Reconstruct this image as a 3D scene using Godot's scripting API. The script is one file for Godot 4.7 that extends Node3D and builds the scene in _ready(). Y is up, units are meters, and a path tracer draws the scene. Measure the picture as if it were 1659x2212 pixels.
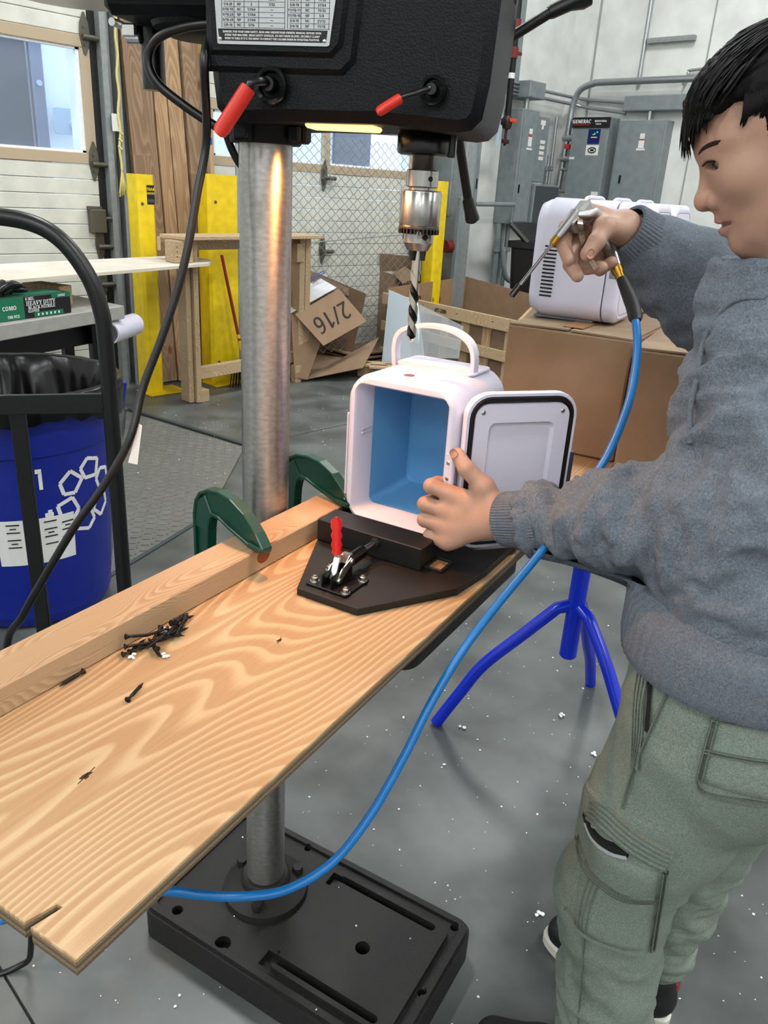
extends Node3D

var M := {}
var rng := RandomNumberGenerator.new()
const ID := Transform3D.IDENTITY
# table frame: x along the board, z towards the operator, origin at the foot of the press column
var TF := Transform3D(Basis(Vector3.UP, 0.2449), Vector3(0.803, 0, -1.048))
# head frame: the head is swung about the column
var HF := Transform3D(Basis(Vector3.UP, 0.2449 + 0.2967), Vector3(0.803, 0, -1.048))

# ---------- naming ----------
func numbered(called: String, parent: Node) -> String:
	if not parent.has_node(called):
		return called
	var k := 1
	while parent.has_node("%s_%03d" % [called, k]):
		k += 1
	return "%s_%03d" % [called, k]

func tag(o: Node3D, label: String, category := "", group := "", kind := "") -> Node3D:
	if label: o.set_meta("label", label)
	if category: o.set_meta("category", category)
	if group: o.set_meta("group", group)
	if kind: o.set_meta("kind", kind)
	return o

func thing(called: String, label: String, category: String, x := ID, group := "") -> Node3D:
	var o := Node3D.new()
	o.name = numbered(called, self)
	o.transform = x
	add_child(o)
	return tag(o, label, category, group)

func part(called: String, st: SurfaceTool, m: Material, parent: Node3D, label := "") -> MeshInstance3D:
	var o := MeshInstance3D.new()
	o.name = numbered(called, parent)
	o.mesh = st.commit()
	o.material_override = m
	parent.add_child(o)
	if label: o.set_meta("label", label)
	return o

func solo(called: String, st: SurfaceTool, m: Material, label: String, category: String, x := ID, group := "") -> MeshInstance3D:
	var o := part(called, st, m, self)
	o.transform = x
	tag(o, label, category, group)
	return o

func struct(called: String, st: SurfaceTool, m: Material, label := "") -> MeshInstance3D:
	var o := part(called, st, m, self)
	tag(o, label, "", "", "structure")
	return o

func copy(o: Node3D, label := "") -> Node3D:
	var c: Node3D = o.duplicate()
	c.name = numbered(o.name, self)
	add_child(c)
	if label: c.set_meta("label", label)
	return c

# ---------- mesh helpers ----------
func mb() -> SurfaceTool:
	var st := SurfaceTool.new()
	st.begin(Mesh.PRIMITIVE_TRIANGLES)
	return st

func v_(st: SurfaceTool, p: Vector3, n: Vector3, uv := Vector2.ZERO) -> void:
	st.set_normal(n)
	st.set_uv(uv)
	st.add_vertex(p)

func tri(st: SurfaceTool, a: Vector3, b: Vector3, c: Vector3, n: Vector3, ua := Vector2.ZERO, ub := Vector2.ZERO, uc := Vector2.ZERO) -> void:
	if (b - a).cross(c - a).dot(n) > 0.0:
		v_(st, a, n, ua); v_(st, c, n, uc); v_(st, b, n, ub)
	else:
		v_(st, a, n, ua); v_(st, b, n, ub); v_(st, c, n, uc)

func quad(st: SurfaceTool, a: Vector3, b: Vector3, c: Vector3, d: Vector3, n: Vector3, u := [Vector2.ZERO, Vector2.RIGHT, Vector2.ONE, Vector2.DOWN]) -> void:
	tri(st, a, b, c, n, u[0], u[1], u[2])
	tri(st, a, c, d, n, u[0], u[2], u[3])

func tri3(st: SurfaceTool, a: Vector3, b: Vector3, c: Vector3, na: Vector3, nb: Vector3, nc: Vector3, ua := Vector2.ZERO, ub := Vector2.ZERO, uc := Vector2.ZERO) -> void:
	if (b - a).cross(c - a).dot(na + nb + nc) > 0.0:
		v_(st, a, na, ua); v_(st, c, nc, uc); v_(st, b, nb, ub)
	else:
		v_(st, a, na, ua); v_(st, b, nb, ub); v_(st, c, nc, uc)

# a box with chamfered edges; texture coordinates in metres, u along the longest side
func bx(st: SurfaceTool, c: Vector3, s: Vector3, b := 0.0, x := ID) -> void:
	var h := s / 2.0
	var long := s.max_axis_index()
	var X := x * Transform3D(Basis.IDENTITY, c)
	for a in 3:
		var u := (a + 1) % 3
		var v := (a + 2) % 3
		if v == long:
			var w := u; u = v; v = w
		for sg in [-1.0, 1.0]:
			var q := []
			var uv := []
			for k in [[-1, -1], [1, -1], [1, 1], [-1, 1]]:
				var p := Vector3.ZERO
				p[a] = sg * h[a]; p[u] = k[0] * (h[u] - b); p[v] = k[1] * (h[v] - b)
				q.append(X * p)
				uv.append(Vector2(p[u] + c[u], p[v] + c[v] + a * 0.37 + sg * 0.21))
			var n := Vector3.ZERO
			n[a] = sg
			quad(st, q[0], q[1], q[2], q[3], (X.basis * n).normalized(), uv)
	if b <= 0.0: return
	for a in 3:
		var u := (a + 1) % 3
		var v := (a + 2) % 3
		for su in [-1.0, 1.0]:
			for sv in [-1.0, 1.0]:
				var p0 := Vector3.ZERO; p0[u] = su * h[u]; p0[v] = sv * (h[v] - b); p0[a] = h[a] - b
				var p1 := p0; p1[u] = su * (h[u] - b); p1[v] = sv * h[v]
				var p2 := p1; p2[a] = -p2[a]
				var p3 := p0; p3[a] = -p3[a]
				var n := Vector3.ZERO; n[u] = su; n[v] = sv
				var o := Vector2(c[a], 0)
				quad(st, X * p0, X * p1, X * p2, X * p3, (X.basis * n).normalized(), [Vector2(p0[a], 0) + o, Vector2(p0[a], .01) + o, Vector2(p2[a], .01) + o, Vector2(p2[a], 0) + o])
				if a == 0:
					for sa in [-1.0, 1.0]:
						var t0 := Vector3(sa * h.x, su * (h.y - b), sv * (h.z - b))
						var t1 := Vector3(sa * (h.x - b), su * h.y, sv * (h.z - b))
						var t2 := Vector3(sa * (h.x - b), su * (h.y - b), sv * h.z)
						tri(st, X * t0, X * t1, X * t2, (X.basis * Vector3(sa, su, sv)).normalized())

# a bar of rectangular section from p to q
func bar(st: SurfaceTool, p: Vector3, q: Vector3, w: float, t: float, b := 0.0, up := Vector3.UP) -> void:
	var d := (q - p).normalized()
	var r := d.cross(up).normalized()
	if r.length() < 0.5: r = d.cross(Vector3.RIGHT).normalized()
	var B := Basis(d, r.cross(d), r)
	bx(st, Vector3.ZERO, Vector3((q - p).length(), t, w), b, Transform3D(B, (p + q) / 2.0))

func tube(st: SurfaceTool, pts: Array, r, n := 10, caps := true, x := ID, squash := 1.0) -> void:
	var m := pts.size()
	var T := []
	for i in m:
		T.append((pts[mini(i + 1, m - 1)] - pts[maxi(i - 1, 0)]).normalized())
	var N: Vector3 = T[0].cross(Vector3.UP if absf(T[0].y) < 0.9 else Vector3.RIGHT).normalized()
	var ring := []
	var nor := []
	var L := 0.0
	var us := []
	for i in m:
		N = (N - T[i] * N.dot(T[i])).normalized()
		var B: Vector3 = T[i].cross(N)
		var ri: float = r[i] if r is Array else r
		var a := []; var b := []
		for k in n + 1:
			var th := TAU * k / n
			var d := N * cos(th) + B * sin(th) * squash
			a.append(x * (pts[i] + d * ri))
			b.append((x.basis * (N * cos(th) * squash + B * sin(th))).normalized())
		ring.append(a); nor.append(b)
		if i > 0: L += (pts[i] - pts[i - 1]).length()
		us.append(L)
	for i in m - 1:
		for k in n:
			var v0 := float(k) / n
			var v1 := float(k + 1) / n
			tri3(st, ring[i][k], ring[i + 1][k], ring[i + 1][k + 1], nor[i][k], nor[i + 1][k], nor[i + 1][k + 1], Vector2(us[i], v0), Vector2(us[i + 1], v0), Vector2(us[i + 1], v1))
			tri3(st, ring[i][k], ring[i + 1][k + 1], ring[i][k + 1], nor[i][k], nor[i + 1][k + 1], nor[i][k + 1], Vector2(us[i], v0), Vector2(us[i + 1], v1), Vector2(us[i], v1))
	if caps:
		for e in [0, m - 1]:
			var cn: Vector3 = (x.basis * (T[e] * (-1.0 if e == 0 else 1.0))).normalized()
			for k in n:
				tri(st, x * pts[e], ring[e][k], ring[e][k + 1], cn)

func cyl(st: SurfaceTool, p: Vector3, q: Vector3, r: float, n := 16, x := ID) -> void:
	tube(st, [p, q], r, n, true, x)

# a turned shape: profile of (radius, height), round local y
func lathe(st: SurfaceTool, prof: Array, n := 32, x := ID, sharp := 0.7) -> void:
	var m := prof.size()
	var sn := []
	for i in m - 1:
		var d: Vector2 = prof[i + 1] - prof[i]
		sn.append(Vector2(d.y, -d.x).normalized())
	for i in m - 1:
		var n0: Vector2 = sn[i]
		var n1: Vector2 = sn[i]
		if i > 0 and sn[i - 1].dot(sn[i]) > sharp: n0 = (sn[i - 1] + sn[i]).normalized()
		if i < m - 2 and sn[i + 1].dot(sn[i]) > sharp: n1 = (sn[i + 1] + sn[i]).normalized()
		var a: Vector2 = prof[i]
		var b: Vector2 = prof[i + 1]
		for k in n:
			var t0 := TAU * k / n
			var t1 := TAU * (k + 1) / n
			var d0 := Vector3(cos(t0), 0, sin(t0))
			var d1 := Vector3(cos(t1), 0, sin(t1))
			var A := x * (d0 * a.x + Vector3.UP * a.y)
			var Bq := x * (d0 * b.x + Vector3.UP * b.y)
			var C := x * (d1 * b.x + Vector3.UP * b.y)
			var D := x * (d1 * a.x + Vector3.UP * a.y)
			var f := func(d: Vector3, nn: Vector2) -> Vector3: return (x.basis * (d * nn.x + Vector3.UP * nn.y)).normalized()
			var u0 := Vector2(float(k) / n, a.y); var u1 := Vector2(float(k) / n, b.y); var u2 := Vector2(float(k + 1) / n, b.y); var u3 := Vector2(float(k + 1) / n, a.y)
			if b.x > 1e-6: tri3(st, A, Bq, C, f.call(d0, n0), f.call(d0, n1), f.call(d1, n1), u0, u1, u2)
			if a.x > 1e-6: tri3(st, A, C, D, f.call(d0, n0), f.call(d1, n1), f.call(d1, n0), u0, u2, u3)

# polygon in local xy, extruded from z0 to z1 with a chamfer at z1 (and z0 when both)
func prism(st: SurfaceTool, poly: PackedVector2Array, z0: float, z1: float, x := ID, bev := 0.0, both := false, smooth := false) -> void:
	var m := poly.size()
	var area := 0.0
	for i in m: area += poly[i].cross(poly[(i + 1) % m])
	var P := poly.duplicate()
	if area < 0: P.reverse()
	var en := []
	for i in m:
		var d := P[(i + 1) % m] - P[i]
		en.append(Vector2(d.y, -d.x).normalized())
	var ins := PackedVector2Array()
	for i in m:
		var b: Vector2 = en[i] + en[(i + m - 1) % m]
		var l := maxf(b.length_squared() / 2.0, 0.3)
		ins.append(P[i] - b / l * bev)
	var rows := []
	if both and bev > 0: rows.append([ins, z0]); rows.append([P, z0 + bev])
	else: rows.append([P, z0])
	if bev > 0: rows.append([P, z1 - bev]); rows.append([ins, z1])
	else: rows.append([P, z1])
	for r in rows.size() - 1:
		var A: PackedVector2Array = rows[r][0]
		var B: PackedVector2Array = rows[r + 1][0]
		var za: float = rows[r][1]
		var zb: float = rows[r + 1][1]
		var tilt := 0.0
		if bev > 0 and r == rows.size() - 2: tilt = 1.0
		if bev > 0 and both and r == 0: tilt = -1.0
		for i in m:
			var j := (i + 1) % m
			var ni := Vector3(en[i].x, en[i].y, tilt).normalized()
			var a0 := ni
			var a1 := ni
			if smooth:
				var e0: Vector2 = (en[i] + en[(i + m - 1) % m]).normalized()
				var e1: Vector2 = (en[i] + en[j]).normalized()
				if en[i].dot(en[(i + m - 1) % m]) > 0.7: a0 = Vector3(e0.x, e0.y, tilt).normalized()
				if en[i].dot(en[j]) > 0.7: a1 = Vector3(e1.x, e1.y, tilt).normalized()
			var p0 := x * Vector3(A[i].x, A[i].y, za)
			var p1 := x * Vector3(A[j].x, A[j].y, za)
			var p2 := x * Vector3(B[j].x, B[j].y, zb)
			var p3 := x * Vector3(B[i].x, B[i].y, zb)
			var w0 := (x.basis * a0).normalized()
			var w1 := (x.basis * a1).normalized()
			tri3(st, p0, p1, p2, w0, w1, w1, A[i], A[j], B[j])
			tri3(st, p0, p2, p3, w0, w1, w0, A[i], B[j], B[i])
	var idx := Geometry2D.triangulate_polygon(P)
	for e in [0, rows.size() - 1]:
		var Q: PackedVector2Array = rows[e][0]
		var z: float = rows[e][1]
		var nn := (x.basis * Vector3(0, 0, -1 if e == 0 else 1)).normalized()
		for k in range(0, idx.size(), 3):
			var a := Q[idx[k]]; var b := Q[idx[k + 1]]; var c := Q[idx[k + 2]]
			tri(st, x * Vector3(a.x, a.y, z), x * Vector3(b.x, b.y, z), x * Vector3(c.x, c.y, z), nn, a, b, c)

func rrect(w: float, h: float, r: float, n := 6, c := Vector2.ZERO) -> PackedVector2Array:
	var P := PackedVector2Array()
	for k in 4:
		var o: Vector2 = [Vector2(w / 2 - r, h / 2 - r), Vector2(-w / 2 + r, h / 2 - r), Vector2(-w / 2 + r, -h / 2 + r), Vector2(w / 2 - r, -h / 2 + r)][k]
		for i in n + 1:
			var th := PI / 2 * (k + float(i) / n)
			P.append(c + o + Vector2(cos(th), sin(th)) * r)
	return P

func pv(a: Array) -> PackedVector2Array:
	var P := PackedVector2Array()
	for i in range(0, a.size(), 2): P.append(Vector2(a[i], a[i + 1]))
	return P

# smooth curve through points
func cr(p: Array, n := 8) -> Array:
	var o := []
	for i in p.size() - 1:
		var p0: Vector3 = p[maxi(i - 1, 0)]
		var p1: Vector3 = p[i]
		var p2: Vector3 = p[i + 1]
		var p3: Vector3 = p[mini(i + 2, p.size() - 1)]
		for k in n:
			var t := float(k) / n
			o.append(0.5 * (2.0 * p1 + (p2 - p0) * t + (2.0 * p0 - 5.0 * p1 + 4.0 * p2 - p3) * t * t + (3.0 * p1 - p0 - 3.0 * p2 + p3) * t * t * t))
	o.append(p[-1])
	return o

# lettering: raised text in local xy, facing +z
func text(st: SurfaceTool, s: String, size: float, x: Transform3D, font := "Droid Sans", bold := false, depth := 0.0006) -> void:
	var t := TextMesh.new()
	var f := SystemFont.new()
	f.font_names = PackedStringArray([font])
	if bold: f.font_weight = 700
	t.font = f
	t.text = s
	t.font_size = 32
	t.pixel_size = size / 32.0
	t.depth = depth
	t.curve_step = 4.0
	for i in t.get_surface_count():
		var a := t.surface_get_arrays(i)
		var ps: PackedVector3Array = a[Mesh.ARRAY_VERTEX]
		var ns: PackedVector3Array = a[Mesh.ARRAY_NORMAL]
		var ix: PackedInt32Array = a[Mesh.ARRAY_INDEX] if a[Mesh.ARRAY_INDEX] != null else PackedInt32Array(range(ps.size()))
		for k in ix: v_(st, x * ps[k], (x.basis * ns[k]).normalized())

func fr(o: Vector3, xd: Vector3, yd: Vector3) -> Transform3D:
	var a := xd.normalized()
	var z := a.cross(yd).normalized()
	return Transform3D(Basis(a, z.cross(a), z), o)

# ---------- materials ----------
func noise_tex(w: int, h: int, kind: int, freq: float, oct: int, c0: Color, c1: Color, sd := 1, mid := 0.5) -> NoiseTexture2D:
	var n := FastNoiseLite.new()
	n.noise_type = kind
	n.frequency = freq
	n.fractal_octaves = oct
	n.seed = sd
	var t := NoiseTexture2D.new()
	t.width = w; t.height = h
	t.seamless = true
	t.noise = n
	var g := Gradient.new()
	g.offsets = PackedFloat32Array([clampf(mid - 0.35, 0, 1), clampf(mid + 0.35, 0, 1)])
	g.colors = PackedColorArray([c0, c1])
	t.color_ramp = g
	return t

func mat(c: Color, rough := 0.6, metal := 0.0) -> StandardMaterial3D:
	var m := StandardMaterial3D.new()
	m.albedo_color = c
	m.roughness = rough
	m.metallic = metal
	return m

func tri_tex(m: StandardMaterial3D, t: Texture2D, s: float, world := false) -> StandardMaterial3D:
	m.albedo_texture = t
	m.uv1_triplanar = true
	m.uv1_world_triplanar = world
	m.uv1_scale = Vector3(s, s, s)
	return m

func bump(m: StandardMaterial3D, t: Texture2D, d: float) -> StandardMaterial3D:
	m.heightmap_enabled = true
	m.heightmap_texture = t
	m.heightmap_scale = d
	return m

# wood grain: contour bands of stretched noise, mapped with u along the grain
func wood_tex(w: int, h: int, bands: float, fx: float, fy: float, light: Color, dark: Color, sd: int, knots := [], soft := 0.5) -> ImageTexture:
	var n := FastNoiseLite.new()
	n.seed = sd
	n.frequency = 1.0
	n.fractal_octaves = 2
	n.fractal_gain = 0.3
	var f := FastNoiseLite.new()
	f.seed = sd + 7
	f.frequency = 1.0
	f.fractal_octaves = 2
	var data := PackedByteArray()
	data.resize(w * h * 3)
	var i := 0
	for y in h:
		var v := float(y) / h
		for x in w:
			var u := float(x) / w
			var s := v * bands * 0.8 + n.get_noise_2d(u * fx, v * fy) * bands * 0.8
			var k_dark := 0.0
			for k in knots:
				var dx: float = (u - k[0]) * k[3]
				var dy: float = v - float(k[1])
				var d: float = sqrt(dx * dx + dy * dy) / k[2]
				s += 1.6 * exp(-d * d * 0.25)
				k_dark = maxf(k_dark, clampf(1.5 - d, 0.0, 1.0))
			var b := s - floorf(s)
			b = smoothstep(0.05, 0.05 + soft, b) * (1.0 - smoothstep(0.86, 1.0, b))
			b = b * 0.8 + 0.2 * f.get_noise_2d(u * fx * 6.0, v * fy * 60.0)
			b = clampf(b, 0.0, 1.0)
			var c := light.lerp(dark, b)
			if k_dark > 0.0: c = c.lerp(Color(0.42, 0.2, 0.09), k_dark * 0.85)
			data[i] = int(c.r * 255.0); data[i + 1] = int(c.g * 255.0); data[i + 2] = int(c.b * 255.0)
			i += 3
	return ImageTexture.create_from_image(Image.create_from_data(w, h, false, Image.FORMAT_RGB8, data))

func uv_tex(m: StandardMaterial3D, t: Texture2D, su: float, sv: float, ou := 0.0, ov := 0.0) -> StandardMaterial3D:
	m.albedo_texture = t
	m.uv1_scale = Vector3(su, sv, 1)
	m.uv1_offset = Vector3(ou, ov, 0)
	return m

func _ready() -> void:
	rng.seed = 11
	# ---------- camera, sky, lights, exposure ----------
	var cam := Camera3D.new()
	cam.name = "camera"
	cam.fov = 66.077
	cam.keep_aspect = Camera3D.KEEP_HEIGHT
	cam.near = 0.05
	cam.far = 200.0
	cam.transform = Transform3D(Basis(Vector3(0.70145975, 0.05694957, 0.71043013), Vector3(0.23305378, 0.92367515, -0.30415482), Vector3(-0.67352814, 0.37892079, 0.63464863)).orthonormalized(), Vector3(0, 1.53, 0))
	add_child(cam)
	cam.current = true
	var env := Environment.new()
	env.background_mode = Environment.BG_SKY
	var sky := Sky.new()
	var sm := ProceduralSkyMaterial.new()
	sm.sky_top_color = Color(0.62, 0.74, 0.92)
	sm.sky_horizon_color = Color(0.86, 0.91, 0.97)
	sm.ground_bottom_color = Color(0.45, 0.46, 0.48)
	sm.ground_horizon_color = Color(0.7, 0.72, 0.75)
	sm.energy_multiplier = 11.0
	sky.sky_material = sm
	env.sky = sky
	env.tonemap_mode = Environment.TONE_MAPPER_LINEAR
	env.tonemap_exposure = 1.0
	env.sdfgi_enabled = true
	env.ssao_enabled = true
	env.ssil_enabled = true
	var we := WorldEnvironment.new()
	we.name = "environment"
	we.environment = env
	add_child(we)
	materials()
	for i in 4:
		for k in 3:
			ceiling_lamp(Vector3([-6.2, -3.2, 2.3, 6.2][i], 5.6, [-3.6, 1.2, 5.2][k]), i * 3 + k)
	# ---------- setting ----------
	room()
	dock_door_left()
	dock_door_gated()
	outside()
	right_services()
	background_things()
	# ---------- the work in the foreground ----------
	drill_press()
	table_top()
	jig_and_clamps()
	fridge_open()
	loose_screws()
	bin_and_cart()
	roller_stand()
	person()
	air_tool()
	floor_litter()

func ceiling_lamp(p: Vector3, i: int) -> void:
	var o := thing("ceiling_lamp", ["white high bay lamp over the far left dock door", "white high bay lamp above the recycling bin", "white high bay lamp at the near left of the hall", "white high bay lamp near the left dock door", "white high bay lamp left of the camera", "white high bay lamp behind the camera to the left", "white high bay lamp over the wood frame", "white high bay lamp over the worker", "white high bay lamp behind the camera", "white high bay lamp beside the electrical cabinets", "white high bay lamp by the right wall", "white high bay lamp behind the worker at the right wall"][i], "ceiling lamp", Transform3D(Basis.IDENTITY, p))
	var b := mb()
	bx(b, Vector3(0, 0.05, 0), Vector3(1.2, 0.08, 0.5), 0.01)
	tube(b, [Vector3(-0.5, 0.09, 0), Vector3(-0.5, 0.9, 0)], 0.006, 6)
	tube(b, [Vector3(0.5, 0.09, 0), Vector3(0.5, 0.9, 0)], 0.006, 6)
	part("housing", b, M.white_metal, o)
	var d := mb()
	bx(d, Vector3(0, 0.005, 0), Vector3(1.12, 0.012, 0.42))
	part("lamp_panel", d, M.lamp, o)
	var l := AreaLight3D.new()
	l.name = "lamp_light"
	l.area_size = Vector2(1.12, 0.42)
	l.light_color = Color(0.975, 0.985, 0.985)
	l.light_energy = 12.6
	l.area_range = 30.0
	l.area_attenuation = 2.0
	l.shadow_enabled = true
	l.transform = Transform3D(Basis(Vector3.RIGHT, -PI / 2), Vector3(0, -0.004, 0))
	o.add_child(l)

func materials() -> void:
	M.noise_soft = noise_tex(512, 512, FastNoiseLite.TYPE_SIMPLEX, 0.008, 5, Color(0.93, 0.93, 0.93), Color(1, 1, 1), 3)
	M.noise_fine = noise_tex(512, 512, FastNoiseLite.TYPE_SIMPLEX, 0.12, 4, Color(0.7, 0.7, 0.7), Color(1, 1, 1), 5)
	M.noise_bump = noise_tex(512, 512, FastNoiseLite.TYPE_SIMPLEX, 0.06, 4, Color(0, 0, 0), Color(1, 1, 1), 6)
	M.noise_floor = noise_tex(1024, 1024, FastNoiseLite.TYPE_SIMPLEX, 0.004, 7, Color(0.74, 0.745, 0.745), Color(1, 1, 1), 8)
	M.noise_cloth = noise_tex(512, 512, FastNoiseLite.TYPE_VALUE, 0.3, 3, Color(0.62, 0.63, 0.65), Color(1, 1, 1), 9)
	M.lamp = mat(Color(1, 1, 1), 0.5)
	M.lamp.emission_enabled = true
	M.lamp.emission = Color(1, 0.98, 0.95)
	M.lamp.emission_energy_multiplier = 3.0
	M.white_metal = mat(Color(0.86, 0.87, 0.87), 0.4)
	M.wall = tri_tex(mat(Color(0.875, 0.88, 0.868), 0.85), M.noise_soft, 0.5, true)
	M.ceiling = mat(Color(0.85, 0.85, 0.84), 0.9)
	M.floor = tri_tex(mat(Color(0.40, 0.415, 0.41), 0.36), M.noise_floor, 0.55, true)
	M.floor.roughness_texture = M.noise_floor
	M.floor.roughness = 0.45
	M.door_white = tri_tex(mat(Color(0.85, 0.85, 0.81), 0.5), M.noise_soft, 0.9)
	M.door_tan = mat(Color(0.70, 0.63, 0.53), 0.55)
	M.galv = tri_tex(mat(Color(0.60, 0.62, 0.62), 0.45, 0.3), M.noise_soft, 3.0)
	M.galv_dark = mat(Color(0.38, 0.37, 0.33), 0.5, 0.6)
	M.rubber = mat(Color(0.045, 0.045, 0.05), 0.55)
	M.black_gap = mat(Color(0.02, 0.02, 0.02), 0.9)
	M.glass = mat(Color(0.92, 0.97, 1.0, 0.06), 0.03)
	M.glass.transparency = BaseMaterial3D.TRANSPARENCY_ALPHA
	M.trailer_white = mat(Color(0.93, 0.95, 0.97), 0.5)
	M.trailer_dark = tri_tex(mat(Color(0.20, 0.22, 0.27), 0.5), M.noise_soft, 1.2)
	M.asphalt = mat(Color(0.35, 0.36, 0.37), 0.9)
	M.grey_paint = tri_tex(mat(Color(0.50, 0.535, 0.54), 0.5), M.noise_soft, 1.5)
	M.grey_dark = mat(Color(0.24, 0.27, 0.28), 0.5)
	M.yellow = tri_tex(mat(Color(0.93, 0.80, 0.05), 0.42), M.noise_soft, 2.0)
	M.black_pipe = mat(Color(0.06, 0.055, 0.055), 0.45, 0.3)
	M.red_iron = mat(Color(0.42, 0.09, 0.06), 0.55)
	M.orange = mat(Color(0.88, 0.25, 0.14), 0.5)
	M.label_white = mat(Color(0.88, 0.88, 0.87), 0.6)
	M.black_print = mat(Color(0.02, 0.02, 0.02), 0.6)
	M.white_print = mat(Color(0.9, 0.9, 0.9), 0.6)
	M.red_print = mat(Color(0.75, 0.12, 0.08), 0.6)
	M.yellow_print = mat(Color(0.9, 0.76, 0.1), 0.6)
	M.blue_print = mat(Color(0.1, 0.28, 0.62), 0.6)
	M.chrome = mat(Color(0.86, 0.86, 0.86), 0.14, 1.0)
	M.steel = mat(Color(0.62, 0.62, 0.61), 0.24, 1.0)
	M.zinc = mat(Color(0.72, 0.72, 0.7), 0.3, 1.0)
	M.brass = mat(Color(0.72, 0.55, 0.24), 0.3, 1.0)
	M.black_steel = mat(Color(0.05, 0.05, 0.052), 0.4, 0.4)
	M.pine_tex = wood_tex(512, 256, 9.0, 3.0, 3.0, Color(0.82, 0.73, 0.60), Color(0.71, 0.59, 0.45), 21)
	M.pine = uv_tex(mat(Color(0.93, 0.92, 0.9), 0.65), M.pine_tex, 0.9, 3.0)
	M.old_tex = wood_tex(512, 256, 6.0, 2.0, 2.0, Color(0.62, 0.52, 0.42), Color(0.50, 0.405, 0.32), 33, [[0.3, 0.4, 0.03, 2.0], [0.7, 0.6, 0.04, 2.0]])
	M.old_wood = uv_tex(mat(Color(0.95, 0.93, 0.9), 0.7), M.old_tex, 0.5, 2.2)
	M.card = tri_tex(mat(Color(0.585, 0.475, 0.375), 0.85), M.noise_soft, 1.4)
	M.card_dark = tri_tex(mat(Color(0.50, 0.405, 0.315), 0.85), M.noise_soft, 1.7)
	M.card_edge = mat(Color(0.48, 0.36, 0.24), 0.9)
	M.tape = mat(Color(0.60, 0.44, 0.28), 0.3)
	M.white_plastic = mat(Color(0.83, 0.82, 0.885), 0.27)
	M.wall_joint = mat(Color(0.6, 0.61, 0.6), 0.9)
	M.tread_steel = tri_tex(mat(Color(0.52, 0.52, 0.505), 0.42, 0.4), M.noise_soft, 3.0)
	M.galv_wire = mat(Color(0.50, 0.52, 0.52), 0.5, 0.4)
	M.rope = mat(Color(0.83, 0.77, 0.45), 0.9)
	M.trailer_edge = mat(Color(0.42, 0.44, 0.52), 0.5)
	M.conduit = mat(Color(0.66, 0.68, 0.69), 0.33, 0.85)
	M.screen_blue = mat(Color(0.02, 0.05, 0.2), 0.3)
	M.screen_blue.emission_enabled = true
	M.screen_blue.emission = Color(0.02, 0.06, 0.3)
	M.screen_green = mat(Color(0.1, 0.8, 0.2), 0.4)
	M.screen_green.emission_enabled = true
	M.screen_green.emission = Color(0.3, 1.0, 0.4)
	M.valve_brown = mat(Color(0.23, 0.15, 0.11), 0.5, 0.4)
	M.tag_blue = mat(Color(0.62, 0.72, 0.78), 0.6)
	M.old_wood2 = uv_tex(mat(Color(1.0, 0.97, 0.92), 0.7), wood_tex(512, 256, 5.0, 1.6, 1.8, Color(0.69, 0.59, 0.47), Color(0.57, 0.465, 0.36), 41, [[0.45, 0.5, 0.05, 2.0]]), 0.5, 3.2, 0.3)
	M.pine_v = uv_tex(mat(Color(0.88, 0.87, 0.85), 0.65), M.pine_tex, 0.9, 3.0, 0.4, 0.3)
	M.ply_pale = tri_tex(mat(Color(0.86, 0.82, 0.75), 0.7), M.noise_fine, 0.6)
	M.ply_pale.albedo_texture = M.noise_soft
	M.bench_grey = tri_tex(mat(Color(0.64, 0.63, 0.61), 0.55), M.noise_soft, 2.5)
	M.black_card = mat(Color(0.02, 0.02, 0.022), 0.35)
	M.green_print = mat(Color(0.04, 0.42, 0.30), 0.4)
	M.red_handle = mat(Color(0.52, 0.08, 0.08), 0.4)
	M.bag_black = mat(Color(0.02, 0.02, 0.023), 0.24)
	M.bag_black.metallic_specular = 0.38
	M.card_white = tri_tex(mat(Color(0.86, 0.86, 0.87), 0.7), M.noise_soft, 2.0)
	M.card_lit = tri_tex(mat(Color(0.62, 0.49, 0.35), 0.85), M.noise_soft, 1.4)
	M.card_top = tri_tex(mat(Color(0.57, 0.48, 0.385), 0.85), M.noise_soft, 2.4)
	M.foam_board = mat(Color(0.78, 0.83, 0.86), 0.4)
	M.wrap = mat(Color(0.85, 0.88, 0.9, 0.25), 0.15)
	M.wrap.transparency = BaseMaterial3D.TRANSPARENCY_ALPHA
	M.fridge_grey = mat(Color(0.45, 0.46, 0.5), 0.4)
	M.cast_iron = bump(tri_tex(mat(Color(0.115, 0.112, 0.108), 0.6, 0.15), M.noise_soft, 6.0), M.noise_bump, 0.03)
	M.cast_iron.uv1_scale = Vector3(3, 3, 3)
	M.press_black = bump(tri_tex(mat(Color(0.045, 0.055, 0.07), 0.5), M.noise_soft, 7.0), M.noise_bump, 0.035)
	M.press_black.metallic_specular = 0.32
	M.press_gloss = mat(Color(0.02, 0.021, 0.024), 0.26)
	M.rubber_gloss = mat(Color(0.018, 0.018, 0.02), 0.35)
	M.column_steel = mat(Color(0.70, 0.69, 0.68), 0.30, 1.0)
	M.column_steel.anisotropy_enabled = true
	M.column_steel.anisotropy = -0.75
	M.column_steel.roughness = 0.38
	M.column_steel.albedo_texture = noise_tex(256, 512, FastNoiseLite.TYPE_SIMPLEX, 0.05, 5, Color(0.90, 0.895, 0.89), Color(1, 1, 1), 13)
	M.column_steel.uv1_scale = Vector3(1, 3.5, 1)
	M.plate_silver = mat(Color(0.72, 0.73, 0.74), 0.35, 0.6)
	M.lamp_warm = mat(Color(1, 0.9, 0.7), 0.5)
	M.lamp_warm.emission_enabled = true
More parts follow.
